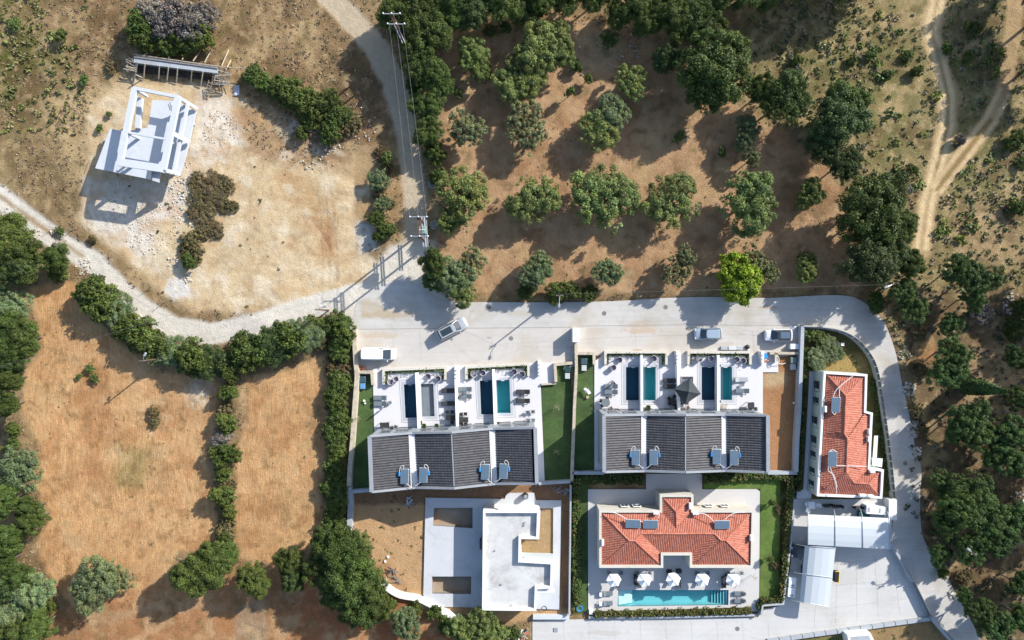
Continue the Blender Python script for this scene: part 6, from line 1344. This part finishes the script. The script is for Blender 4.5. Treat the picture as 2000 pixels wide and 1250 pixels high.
for k, (x, y) in enumerate(((340,815), (568,812), (782,812), (998,812), (1228,812))):
    parasol(f'{pn[k]} white hexagonal parasol of the five above the villa pool', *C8(x, y), 1.08, 6, 2.5, 2.1, parasolw, rot=R(4+3*k), group='white parasols by the villa pool')
parasol('dark square parasol over the furniture in the right terrace', *C4(82,790), 1.95, 4, 2.75, 2.15, parasold, rot=R(80), polem=alu, valance=.06)
# folded parasols and lamps casting long thin shadows
def pole_thing(name, label, cat, px, py, h, r, mm, base=ZT, head=None, g=None):
    t = thing(name, label, cat, tuple(P(px, py, 0)), g); WL[t.name] = Vector((0, 0, 0)); t.location.z = base
    MB().tube((0, 0, 0), (0, 0, h), r, r*.8, 7).build('pole', mm, t)
    if head: head(t, h)
    return t
def fold(t, h): MB().lathe((0, 0, h-1.5), [(.05, 0), (.15, .25), (.11, 1.1), (.04, 1.45), (0, 1.5)], 8).build('folded_canopy', dark, t); MB().lathe((0, 0, 0), [(.25, 0), (.25, .08), (0, .1)], 10).build('base', greyp, t)
pole_thing('folded_parasol', 'folded dark parasol beside the leftmost lounger pair', 'parasol', *C1(468,930), 2.2, .03, alu, head=fold, g='folded dark parasols'); pole_thing('folded_parasol', 'folded dark parasol beside the third garden loungers', 'parasol', *C2(78,812), 2.0, .03, alu, head=fold, g='folded dark parasols')
pole_thing('folded_parasol', 'folded dark parasol between loungers right of the turquoise pool', 'parasol', *C2(690,822), 2.0, .03, alu, head=fold, g='folded dark parasols'); pole_thing('folded_parasol', 'folded dark parasol at the head of the loungers by the round table', 'parasol', *C3(475,690), 2.2, .03, alu, head=fold, g='folded dark parasols')
def pergola_shadow(): pass
# planter walls with herbs
def planter(label, pts, z=.75, seed=1):
    q2 = w2(pts, z); c = q2[1]; t = thing('planter_wall', label, 'planter', (c[0], c[1], 0), 'planter walls round the gardens')
    wall_mb(q2, .36, 0, z).build('wall', cream, t)
    gg = np.random.default_rng(seed); VV = []; inn = [(p[0], p[1]) for p in q2]
    L_, R_ = band(inn, .72); inner = R_ if seed % 2 == 0 else L_
    cxy = (sum(p[0] for p in q2)/len(q2), min(p[1] for p in q2)-1)
    inner = L_ if sum((p[0]-cxy[0])**2+(p[1]-cxy[1])**2 for p in L_) < sum((p[0]-cxy[0])**2+(p[1]-cxy[1])**2 for p in R_) else R_
    wall_mb(inner, .34, 0, .28).build('soil_bed', M('bed_soil', (.05, .04, .03), .95, .2, 3) if 'bed_soil' not in bpy.data.materials else bpy.data.materials['bed_soil'], t)
    for a, b_ in zip(inner[:-1], inner[1:]):
        d = Vector(b_)-Vector(a); k = int(d.length*60); f = gg.random(k); cl_ = np.sin(f*d.length*2.5+seed)*.5+.5
        ke = gg.random(k) < .25+.75*cl_; f = f[ke]; k = len(f)
        off = gg.normal(size=(k, 2))*.16; p = np.stack([a[0]+d.x*f+off[:, 0], a[1]+d.y*f+off[:, 1], gg.uniform(.3, .95, k)], 1)
        nr = gg.normal(size=(k, 3))*.8+[0, 0, .7]; nr /= np.linalg.norm(nr, axis=1)[:, None]; t2 = np.cross(nr, gg.normal(size=(k, 3))); t2 /= np.linalg.norm(t2, axis=1)[:, None]; b2 = np.cross(nr, t2); s = gg.uniform(.03, .08, (k, 1))
        VV.append(np.stack([p-t2*s-b2*s, p+t2*s-b2*s, p+t2*s+b2*s, p-t2*s+b2*s], 1).reshape(-1, 3))
    VV = np.concatenate(VV)-np.array([c[0], c[1], 0]); cc_ = np.repeat(np.array([[.10, .14, .05]])*gg.uniform(.6, 1.6, (len(VV)//4, 1)), 4, 0)
    o = bpy.data.objects.new('herbs', np_mesh('herbs', VV, np.arange(len(VV)).reshape(-1, 4), leafm, cc_)); COL.objects.link(o); o.parent = t
planter('cream planter wall round the first two gardens of the left terrace', [C1(430,712), C1(428,558), C1(1088,532), C1(1084,662)], seed=1)
planter('cream planter wall round the third and fourth gardens of the left terrace', [C2(114,656), C2(112,530), C2(772,494), C2(772,620)], seed=2)
planter('cream planter wall round the first two gardens of the right terrace', [C3(396,500), C3(396,370), C3(1042,368), C3(1042,500)], seed=3)
planter('cream planter wall round the last two gardens of the right terrace', [C4(84,500), C4(84,370), C4(738,370), C4(738,500)], seed=4)
# items on yards and lawns
def hot_tub(px, py, label, topc, lowc, rz=0):
    t = thing('pool_heater', label, 'pool heater'); MB().rbox((0, .45, .3), (.95, .95, .6), b=.08).build('cabinet', topc, t); MB().rbox((0, -.5, .25), (.72, .85, .5), b=.05).build('pump_box', lowc, t)
    MB().tube((.2, 0, .15), (.2, -.1, .15), .05).build('pipe', whitem, t); p = P(px, py, .3); put(t, (p.x, p.y, .06), rz)
tg = M('dark_green_lid', A(66, 92, 104), .5, .06, 3); tg2 = M('pale_lid', A(206, 214, 216), .5, .04, 3)
hot_tub(*C1(210,692), 'dark cabinet with light blue box on the west lawn of the left terrace', tg, M('light_blue_box', A(110, 165, 215), .5, .1, 4)); hot_tub(*C2(1184,584), 'dark rounded cabinet with pale box on the east lawn', M('teal_black_lid', (.02, .05, .05), .4), tg2)
hot_tub(*C3(165,500), 'dark green cabinet with white box on the narrow lawn', tg, tg2); hot_tub(*C4(1188,488), 'grey-green cabinet with white box on the bare orange plot', M('grey_green_lid', A(130, 145, 140), .5), tg2)
for x, y, r_, lb in ((227,884,.19,'larger of two white globes on the west lawn'), (237,912,.14,'smaller of two white globes on the west lawn')):
    t = thing('garden_globe', lb, 'lamp', tuple(P(*C1(x, y))), 'white globes'); WL[t.name] = Vector((0, 0, 0)); MB().lathe((0, 0, .08+r_), [(0.001, -r_)]+[(r_*math.sin(a), -r_*math.cos(a)) for a in [k*math.pi/8 for k in range(1, 8)]]+[(0.001, r_)], 12).build('globe', plastic, t, smooth=True); MB().tube((0, 0, 0), (0, 0, .1), .08).build('foot', greyp, t)
t = thing('stacked_chairs', 'stack of white plastic chairs standing on the narrow lawn', 'chairs', tuple(P(*C3(200,782), .4))); WL[t.name] = Vector((0, 0, 0)); t.location.z = .06
for k in range(4): MB().rbox((-.25+.16*k, .2-.12*k, .55+.06*k), (.42, .44, .06), rz=R(25), b=.02).build('seat', plastic, t); MB().bar((-.40+.16*k, .42-.12*k, .5+.06*k), (-.46+.16*k, .48-.12*k, 1.0), .4, .04).build('backrest', plastic, t)
for x, y in ((-.4, .3), (.3, -.35), (-.2, -.3), (.2, .4)): MB().box((x, y, .27), (.05, .05, .54)).build('leg', plastic, t)
small_box(*C3(203,848), (.4, .35, .3), timber, 'small pale crate beside the stacked white chairs', 'crate', 'crate', R(20), .06)
# yard objects
small_box(*C4(1208,308), (1.25, .75, .75), plastic, 'white chest near the east wall of the right yard', 'storage_box', 'box', 0, .03); small_box(*C4(897,408), (.6, .7, .5), bluep, 'bright blue crate on the step of the right terrace', 'crate', 'crate', R(8), .03)
small_box(*C4(905,458), (.8, .25, .15), brick, 'small stack of orange bricks on the right terrace step', 'brick_stack', 'bricks')
small_box(*C1(172,528), (.4, .6, .5), brick, 'left terracotta planter box by the white van', 'planter_box', 'planter', 0, .03); small_box(*C1(215,535), (.4, .45, .45), brick, 'right terracotta planter box by the white van', 'planter_box', 'planter', 0, .03)
for k, (x, w_, mm, lb) in enumerate(((458, .95, greyc, 'leftmost grey slab panel lying on the right yard'), (545, 1.1, framec, 'middle folded frame on the right yard'), (622, .95, greyc, 'right grey slab panel on the right yard'))): small_box(*C4(x, 325), (w_, .5, .25), mm, lb, 'sink_unit', 'worktop', 0, .03)
t = thing('rubbish_bag', 'black and white bag at the end of the slabs on the right yard', 'bag', tuple(P(*C4(700,315)))); WL[t.name] = Vector((0, 0, 0)); MB().lathe((0, 0, .02), [(.3, 0), (.38, .2), (.25, .42), (.05, .5), (0, .5)], 9).build('bag', black, t, smooth=True); MB().lathe((.1, -.25, .02), [(.2, 0), (.25, .15), (.1, .3), (0, .3)], 8).build('bag', plastic, t, smooth=True)
t = thing('plastic_sheet', 'crumpled clear sheet bundle behind the white car', 'sheet', tuple(P(*C4(1198,135)))); WL[t.name] = Vector((0, 0, 0)); m = MB(); g = random.Random(3)
vs = []; 
for i in range(7):
    for j in range(7): vs.append((-.5+i/6+g.uniform(-.06, .06), -.7+j*1.3/6+g.uniform(-.06, .06), .05+g.uniform(0, .4)*(1-abs(i-3)/3.2)*(1-abs(j-3)/3.2)))
m.add(vs, [(i*7+j, i*7+j+1, i*7+j+8, i*7+j+7) for i in range(6) for j in range(6)]).build('sheet', M('grey_sheet', A(205, 212, 225), .3, .15, 6), t)
t = thing('hose', 'white hose looped over the corner of the right terrace', 'hose', tuple(P(*C4(1020,450), .8))); WL[t.name] = Vector((0, 0, 0))
m = MB(); m.path([(.55*math.cos(a)*.55+0, .5*math.sin(a), .05) for a in [k*.45 for k in range(15)]], .04); m.path([(.1, -.35, 0), (.5, -.6, -.3), (1.0, -.66, -.5), (1.45, -.5, -.6)], .04); m.build('hose', plastic, t)
t = thing('hose_ring', 'pale curved pipe hoop around the dark cabinet on the east lawn', 'pipe', tuple(P(*C2(1190,560), .3))); WL[t.name] = Vector((0, 0, 0)); MB().path([(.62*math.cos(a), .75*math.sin(a)+.1, .3) for a in [R(-30)+k*.28 for k in range(14)]], .035).build('pipe', greyp, t)
pole_thing('garden_lamp', 'white round lamp on the bare orange plot', 'lamp', *C4(1186,905), .3, .04, greyp, .03, lambda t, h: MB().lathe((0, 0, h-.05), [(.05, 0), (.15, .05), (.15, .12), (0, .2)], 10).build('lamp_head', plastic, t, smooth=True))
def sapling(px, py, label, h=1.6):
    t = thing('sapling', label, 'sapling', tuple(P(px, py)), 'bare saplings'); WL[t.name] = Vector((0, 0, 0)); m = MB(); m.tube((0, 0, 0), (0, 0, h), .03, .015, 5); r_ = random.Random(int(px))
    for k in range(16):
        z = h*r_.uniform(.4, 1); a = r_.uniform(0, 6.28); L_ = r_.uniform(.3, .7); b_ = (L_*math.cos(a), L_*math.sin(a), z+L_*.3); m.tube((0, 0, z), b_, .014, .008, 4); m.tube(b_, (b_[0]+r_.uniform(-.2, .2), b_[1]+r_.uniform(-.2, .2), b_[2]+.15), .012, .007, 4)
    m.build('branches', M('sapling_bark', A(180, 175, 140), .9) if 'sapling_bark' not in bpy.data.materials else bpy.data.materials['sapling_bark'], t)
sapling(*C2(1070,940), 'bare sapling in the middle of the east lawn'); sapling(*C5(1810,300), 'bare sapling at the south end of the east lawn'); sapling(*C1(175,1050), 'bare sapling on the west lawn'); sapling(*C8(1350,765), 'bare bush in the corner of the villa terrace beside the rightmost parasol', 2.0)
# villa pool furniture
def V8Q(x, y, z=.4): p = P(*C8(x, y), z); return Vector((p.x, p.y, ZT))
for x, y, rz, lb in ((292,906,0,'upper curved lounger left of the villa pool'), (292,978,0,'lower curved lounger left of the villa pool'), (1262,906,180,'upper lounger right of the villa pool'), (1262,958,180,'lower lounger right of the villa pool')): inst(lg, V8Q(x, y), R(rz), lb, 'loungers by the villa pool', (.72, .95, 1))
for x, y, rz, lb in ((240,908,0,'upper white stool left of the villa pool'), (240,978,0,'lower white stool left of the villa pool')): inst(tw, V8Q(x, y), 0, lb, None, (.55, .8, .7))
for x, y, lb in ((1302,908,'upper black bag holder right of the villa pool'), (1302,960,'lower black bag holder right of the villa pool')): inst(tstool, V8Q(x, y), 0, lb)
k = 0
for x in (362, 500, 525, 750, 815, 965, 1150, 1175):
    k += 1; inst(ld, V8Q(x, 800+ (20 if k % 2 else 0)), R(90), f'{ORD[k-1]} dark lounger from the left in the row beneath the white parasols', 'dark loungers beneath the parasols', (.8, .9, 1))
for i, (x, lb) in enumerate(((300, 'first'), (390, 'second'), (510, 'third'), (600, 'fourth'), (950, 'fifth'), (1030, 'sixth'), (1180, 'seventh'), (1280, 'eighth'))):
    inst(chg, V8Q(x, 752), R(-90), f'{lb} grey chair from the left along the villa front', 'chairs along the villa front')
small_box(*C8(748,745), (.75, .5, .45), black, 'left dark box in the villa recess'); small_box(*C8(818,740), (.75, .5, .45), black, 'right dark box in the villa recess')
t = thing('hose_reel', 'coil of bright blue hose in the hedge west of the villa', 'hose', tuple(P(*C8(85,1015), .9))); WL[t.name] = Vector((0, 0, 0))
for r_, z in ((.42, 0), (.36, .05), (.45, .08)): MB().path([(r_*math.cos(k*.4), r_*math.sin(k*.4), z) for k in range(17)], .05).build('coil', bluep, t)
# table group and cabinets behind the long house
def C10Q(x, y, z=.4): p = P(*C10(x, y), z); return Vector((p.x, p.y, .024))
inst(tw, C10Q(333, 222, .7), 0, 'white plastic table behind the long red-roofed house', None, (1.25, 1.3, 1))
for x, y, rz, lb in ((292,212,0,'white plastic chair left of the plastic table'), (376,218,180,'white plastic chair right of the plastic table'), (298,255,60,'white plastic chair below the plastic table')): inst(chw, C10Q(x, y), R(rz), lb, 'white plastic chairs', 1.2)
def heat_pump(x, y, rz, label, L_=1.5, W_=1.1, H_=1.2, cr=C10):
    t = thing('white_cabinet', label, 'cabinet'); MB().rbox((0, 0, H_/2), (L_, W_, H_), b=.06).build('case', plastic, t); MB().box((-L_*.3, .0, H_+.006), (L_*.18, W_*.55, .012)).build('vent', greyp, t)
    MB().box((0, -W_/2-.004, H_*.5), (L_*.6, .01, H_*.5)).build('door_panel', whitem, t); p = P(*cr(x, y), H_); put(t, (p.x, p.y, .024), rz)
heat_pump(795, 258, R(-4), 'left of the two big white cabinets by the carport', 1.75, 1.25); heat_pump(873, 265, R(-4), 'right of the two big white cabinets by the carport', 1.3, 1.2)
heat_pump(187, 812, R(85), 'upper white cabinet west of the small carport', 1.35, 1.1); heat_pump(180, 888, R(85), 'lower white cabinet west of the small carport', 1.35, 1.1)
small_box(*C10(735,298), (1.5, .9, .7), tealm, 'dark green bin beside the large carport', 'bin', 'bin', 0, .024)
t = thing('skip_bin', 'black open container with yellow rim at the small carport', 'container', tuple(P(*C10(508,755), .7))); WL[t.name] = Vector((0, 0, 0)); t.rotation_euler = (0, 0, R(-4))
MB().box((0, 0, .35), (.55, 1.55, .7)).build('tub', black, t); m = MB(); m.box((.32, 0, .72), (.08, 1.65, .06)); m.box((0, .8, .72), (.6, .08, .06)); m.box((0, -.8, .72), (.6, .05, .06)); m.build('rim', yellow, t)
# barrel-vaulted carports
def carport(label, cs, n_arch, along, zlo, zhi, asym=1):
    """cs: four roof corners (px) A-B along the length on one side, D-C on the other"""
    A_, B_, C_, D_ = cs; c = P((A_[0]+C_[0])/2, (A_[1]+C_[1])/2, 2.6); t = thing('carport', label, 'carport', (c.x, c.y, 0)); seg = 5
    def pt(u, v):     # u along length, v across
        prof = [(0, zlo), (.14, zlo+.55*(zhi-zlo)), (.36, zlo+.9*(zhi-zlo)), (.6, zhi), (.82, zhi-.04), (1, zhi-.16)]
        for (v0, z0), (v1, z1) in zip(prof[:-1], prof[1:]):
            if v <= v1+1e-9: z = z0+(z1-z0)*(v-v0)/(v1-v0); break
        px = (A_[0]*(1-u)+B_[0]*u)*(1-v)+(D_[0]*(1-u)+C_[0]*u)*v; py = (A_[1]*(1-u)+B_[1]*u)*(1-v)+(D_[1]*(1-u)+C_[1]*u)*v
        return P(px, py, z)
    vs_ = [0, .14, .36, .6, .82, 1]
    for i in range(n_arch):
        for j in range(5):
            u0, u1 = i/n_arch+.003, (i+1)/n_arch-.003; q_ = [pt(u0, vs_[j]), pt(u1, vs_[j]), pt(u1, vs_[j+1]), pt(u0, vs_[j+1])]; up_ = Vector((0, 0, .015))
            MB().add(q_+[p+up_ for p in q_], [(0,1,2,3), (7,6,5,4), (0,4,5,1), (1,5,6,2), (2,6,7,3), (3,7,4,0)]).build('roof_panel', sheet, t)
    for i in range(n_arch+1):
        u = min(max(i/n_arch, .004), .996); m = MB(); pts_ = [pt(u, v)+Vector((0, 0, .07)) for v in [k/12 for k in range(13)]]
        e0 = pts_[0]; dn = (pts_[0]-pts_[2]); dn.z = 0; dn.normalize(); m.path([Vector((e0.x, e0.y, 0))+dn*1.0, e0+dn*.85+Vector((0, 0, -1.0)), e0+dn*.3+Vector((0, 0, -.25))]+pts_, .06); m.build('arch', steel, t)
    for v in vs_:
        MB().bar(pt(0, v)+Vector((0, 0, -.03)), pt(1, v)+Vector((0, 0, -.03)), .05).build('purlin', steel, t)
carport('large white curved carport in three bays below the long house', [C10(302,292), C10(925,322), C10(935,558), C10(302,522)], 3, 0, 2.2, 2.9)
carport('smaller white curved carport running down from the large one', [C10(243,960), C10(283,528), C10(515,548), C10(465,998)], 2, 0, 2.0, 2.7)
# ---------------------------------------------------------------- power lines and street lamps
def h_pole(label, pa, pb, z, cross, trafo=None):
    a, b_ = P(*pa[0]), P(*pb[0]); ta, tb_ = P(*pa[1], z), P(*pb[1], z); ta = a.lerp(ta, 1); c = (a+b_)/2
    t = thing('power_pole', label, 'power pole', (c.x, c.y, 0), 'power poles')
    MB().tube((a.x, a.y, -.1), (a.x, a.y, z), .17, .12, 8).build('pole', brown, t); MB().tube((b_.x, b_.y, -.1), (b_.x, b_.y, z), .17, .12, 8).build('pole', brown, t)
    A_, B_ = Vector((a.x, a.y, 0)), Vector((b_.x, b_.y, 0)); d = (B_-A_).normalized()
    for zz, mm, o_ in ((z-.3, brown, .2), (z-1.0, brown, .2), (5.6, steel, .7), (4.9, steel, .9), (3.0, steel, .6)):
        for s in (-1, 1): MB().bar(A_-d*o_+Vector((s*.18, 0, zz)), B_+d*o_+Vector((s*.18, 0, zz)), .10, .12).build('cross_brace', mm, t)
    for Pp in (A_, B_):
        arm = MB().bar(Pp+Vector((-1.25, 0, z+.02)), Pp+Vector((1.25, 0, z+.02)), .10).build('cross_arm', greyp, t)
        for dx in (-1.1, 0, 1.1): MB().lathe(Pp+Vector((dx, 0, z+.08)), [(.05, 0), (.09, .08), (.05, .14), (.09, .2), (0, .28)], 8).build('insulator', plastic, arm)
    if trafo:
        m = MB(); cc_ = (A_+B_)/2+Vector((0, 0, 5.6)); m.rbox(cc_+Vector((0, 0, .6)), (1.0, 1.1, 1.1), b=.08)
        tr = m.build('transformer', M('transformer_grey', A(140, 165, 160), .6, .08, 3), t)
        for k in range(5): MB().box(cc_+Vector((-.35+.17*k, -.7, .55)), (.05, .3, .9)).build('cooling_fin', bpy.data.materials['transformer_grey'], tr)
        for k in range(3): MB().tube(cc_+Vector((-.3+.3*k, 0, 1.15)), cc_+Vector((-.4+.3*k, 0, 1.55)), .06, .03, 6).build('bushing', plastic, tr)
    return t, A_, B_
hz = 10.2
h1, A1, B1 = h_pole('double wooden power pole with grey transformer at the road junction', ((836, 444), (0, 0)), ((838, 478), (0, 0)), hz, 0, True)
h2, A2, B2 = h_pole('double wooden power pole among the trees at the top of the north road', ((789, 88), (0, 0)), ((797, 106), (0, 0)), hz, 0)
def wire(label, a, b_, sag=.5, r=.032, g='overhead wires'):
    pts_ = [Vector(a).lerp(Vector(b_), k/14)+Vector((0, 0, -sag*4*(k/14)*(1-k/14))) for k in range(15)]
    MB().path(pts_, r).build('overhead_wire', wirem, kind=None, label=label, cat='wire', group=g)
for dx, lb in ((-1.1, 'left'), (0, 'middle'), (1.1, 'right')): wire(f'{lb} overhead wire of the three along the north road', A1+Vector((dx, 0, hz+.3)), B2+Vector((dx*.8, 0, hz+.3)), .8, .014, 'wires along the north road')
wire('overhead wire from the junction pole south-west towards the left edge', B1+Vector((-.5, 0, 8.5)), P(-60, 735, 6), .8, .014, None)
wire('overhead wire from the junction pole to the street lamp by the orchard', B1+Vector((.5, 0, 8)), Vector((*P(1088, 578)[:2], 6.8)), .6, .010, None)
wire('thin wire between the two street lamps along the orchard road', Vector((*P(1088, 578)[:2], 6.8)), Vector((*P(1700, 560)[:2], 6.8)), .6, .010, None)
def lamp(label, px, py, h, arm, ang, mm=brown):
    t = thing('street_lamp', label, 'street lamp', tuple(P(px, py)), 'street lamps'); WL[t.name] = Vector((0, 0, 0)); d = Vector((math.cos(ang), math.sin(ang), 0))
    MB().tube((0, 0, -.1), (0, 0, h), .13, .09, 8).build('pole', mm, t); MB().path([(0, 0, h-.8), d*arm*.6+Vector((0, 0, h-.2)), d*arm+Vector((0, 0, h-.1))], .045).build('arm', steel, t)
    m = MB(); m.rbox(d*(arm+.25)+Vector((0, 0, h-.1)), (.55, .3, .18), rz=ang, b=.05); m.build('lamp_head', greyp, t)
    for s in (-1, 1): MB().bar((s*.0-.45, 0, h-.35), (.45, 0, h-.35), .08).build('cross_arm', timberg, t) if s == 1 else None
lamp('street lamp on a wooden pole at the orchard edge by the road', 1087, 580, 7.2, 1.2, R(-95)); lamp('street lamp pole under the trees at the road bend', 1700, 558, 7.0, 1.3, R(200)); lamp('street lamp on a pole in the hedge left of the road junction', 642, 606, 6.5, 1.0, R(20))
lamp('wooden pole standing in the hedge above the big field', 322, 700, 6.5, .8, R(60)); lamp('wooden pole among trees at the left edge near the gravel road', 25, 545, 7, .8, R(-20)); lamp('wooden pole in the woodland right of the service yard', 1842, 1052, 7, .9, R(140))
# barrel, mixer, debris by the unfinished house
t = thing('barrel', 'black barrel with grey lid behind the unfinished white house', 'barrel', tuple(P(*C7(1395,105)))); WL[t.name] = Vector((0, 0, 0)); MB().lathe((0, 0, .2), [(.4, 0), (.46, .4), (.42, 1.0), (.3, 1.05), (0, 1.05)], 14).build('drum', black, t); MB().lathe((0, 0, 1.26), [(.3, 0), (.3, .06), (0, .08)], 12).build('lid', greyp, t)
def heap(label, pts, n, cols_, L0, L1, cr, seed, name='scrap_heap', cat='scrap'):
    r_ = random.Random(seed); cx_ = sum(p[0] for p in pts)/len(pts); cy_ = sum(p[1] for p in pts)/len(pts); c = P(*cr(cx_, cy_)); t = thing(name, label, cat, (c.x, c.y, 0))
    for k in range(n):
        p = r_.choice(pts); a = r_.uniform(0, 3.14); L_ = r_.uniform(L0, L1); q_ = P(*cr(p[0]+r_.uniform(-25, 25), p[1]+r_.uniform(-18, 18)), 0); z = r_.uniform(.05, .5)
        MB().bar(q_+Vector((-math.cos(a)*L_/2, -math.sin(a)*L_/2, z)), q_+Vector((math.cos(a)*L_/2, math.sin(a)*L_/2, z+r_.uniform(-.05, .25))), r_.uniform(.06, .2), .05).build('plank', r_.choice(cols_), t)
heap('heap of planks and scrap timber south of the unfinished house', [(1290,1150), (1330,1190), (1260,1190), (1380,1200), (1300,1230), (1210,1200)], 46, [timber, timberg, plastic, brick, timber], .5, 1.8, C7, 5)
heap('small pile of sticks and rags on the dry yard', [(370,740), (390,780), (350,700)], 14, [timberg, dark, timberg], .4, 1.4, C7, 6); heap('wire and debris pile in the shade below the left row', [(490,130), (480,170), (500,180)], 14, [greyp, timberg, steel], .4, 1.0, C7, 7); heap('litter beside the wall end left of the dry yard', [(40,360), (48,372)], 7, [plastic, timberg], .2, .5, C7, 8); heap('grey branches pile behind the east end of the left row', [(1640,65), (1690,80), (1720,70)], 16, [greyp, timberg], .5, 1.3, C7, 9)
for x, y, r_, lb in ((313,596,.22,'upper white stone lying on the dry yard'), (290,632,.2,'lower white stone lying on the dry yard'), (50,500,.2,'white boulder at the top of the big tree clump')):
    t = thing('white_stone', lb, 'stone', tuple(P(*C7(x, y)))); WL[t.name] = Vector((0, 0, 0)); MB().lathe((0, 0, -.02), [(r_, 0), (r_*1.05, .1), (r_*.6, .22), (0, .26)], 7).build('stone', white, t)
t = thing('tyre_ring', 'black hose ring on the lower terrace of the unfinished house', 'hose', tuple(P(*C7(1545,1002), .3))); WL[t.name] = Vector((0, 0, 0)); MB().path([(.36*math.cos(k*.42), .36*math.sin(k*.42), .02) for k in range(16)], .035).build('hose', black, t)
small_box(*C7(1050,495), (.5, 1.3, 1.1), M('brown_box', (.08, .07, .08), .7), 'dark cabinet against the west wall of the unfinished house', 'cabinet', 'cabinet', 0, .28)
small_box(*C7(1635,1170), (.0+.6, .6, .05), greyp, 'square drain cover on the pale slab at the bottom', 'drain_cover', 'drain', 0, .024); small_box(*C9(362,227), (.45, .45, .4), plastic, 'small white box in the garden inside the bend', 'box', 'box', 0, .0)
# plastic bag pile and sheet near formwork, pale bundle
t = thing('tarpaulin', 'small grey tarpaulin east of the formwork', 'tarpaulin', tuple(P(462, 176))); WL[t.name] = Vector((0, 0, 0)); g = random.Random(8); vs = []
for i in range(7):
    for j in range(7): vs.append((-.45+i*.15+g.uniform(-.04, .04), -.8+j*.24+g.uniform(-.05, .05), .06+g.uniform(0, .3)*(1-abs(i-3)/3.3)))
MB().add(vs, [(i*7+j, i*7+j+1, i*7+j+8, i*7+j+7) for i in range(6) for j in range(6)]).build('sheet', bpy.data.materials['grey_sheet'], t)
# timber stakes along the curve of the gravel road
for k, (x, y) in enumerate(((296,560), (322,590), (105,445), (142,450), (130,470))):
    t = thing('fence_post', f'{ORD[k]} thin leaning stake beside the gravel road, from the east' if k < 2 else f'{ORD[k-2]} thin stake beside the twin wheel tracks', 'post', tuple(P(x, y)), 'stakes along the gravel road'); WL[t.name] = Vector((0, 0, 0)); MB().tube((0, 0, -.1), (.1, .1, 1.5), .045, .035, 6).build('stake', timberg, t)
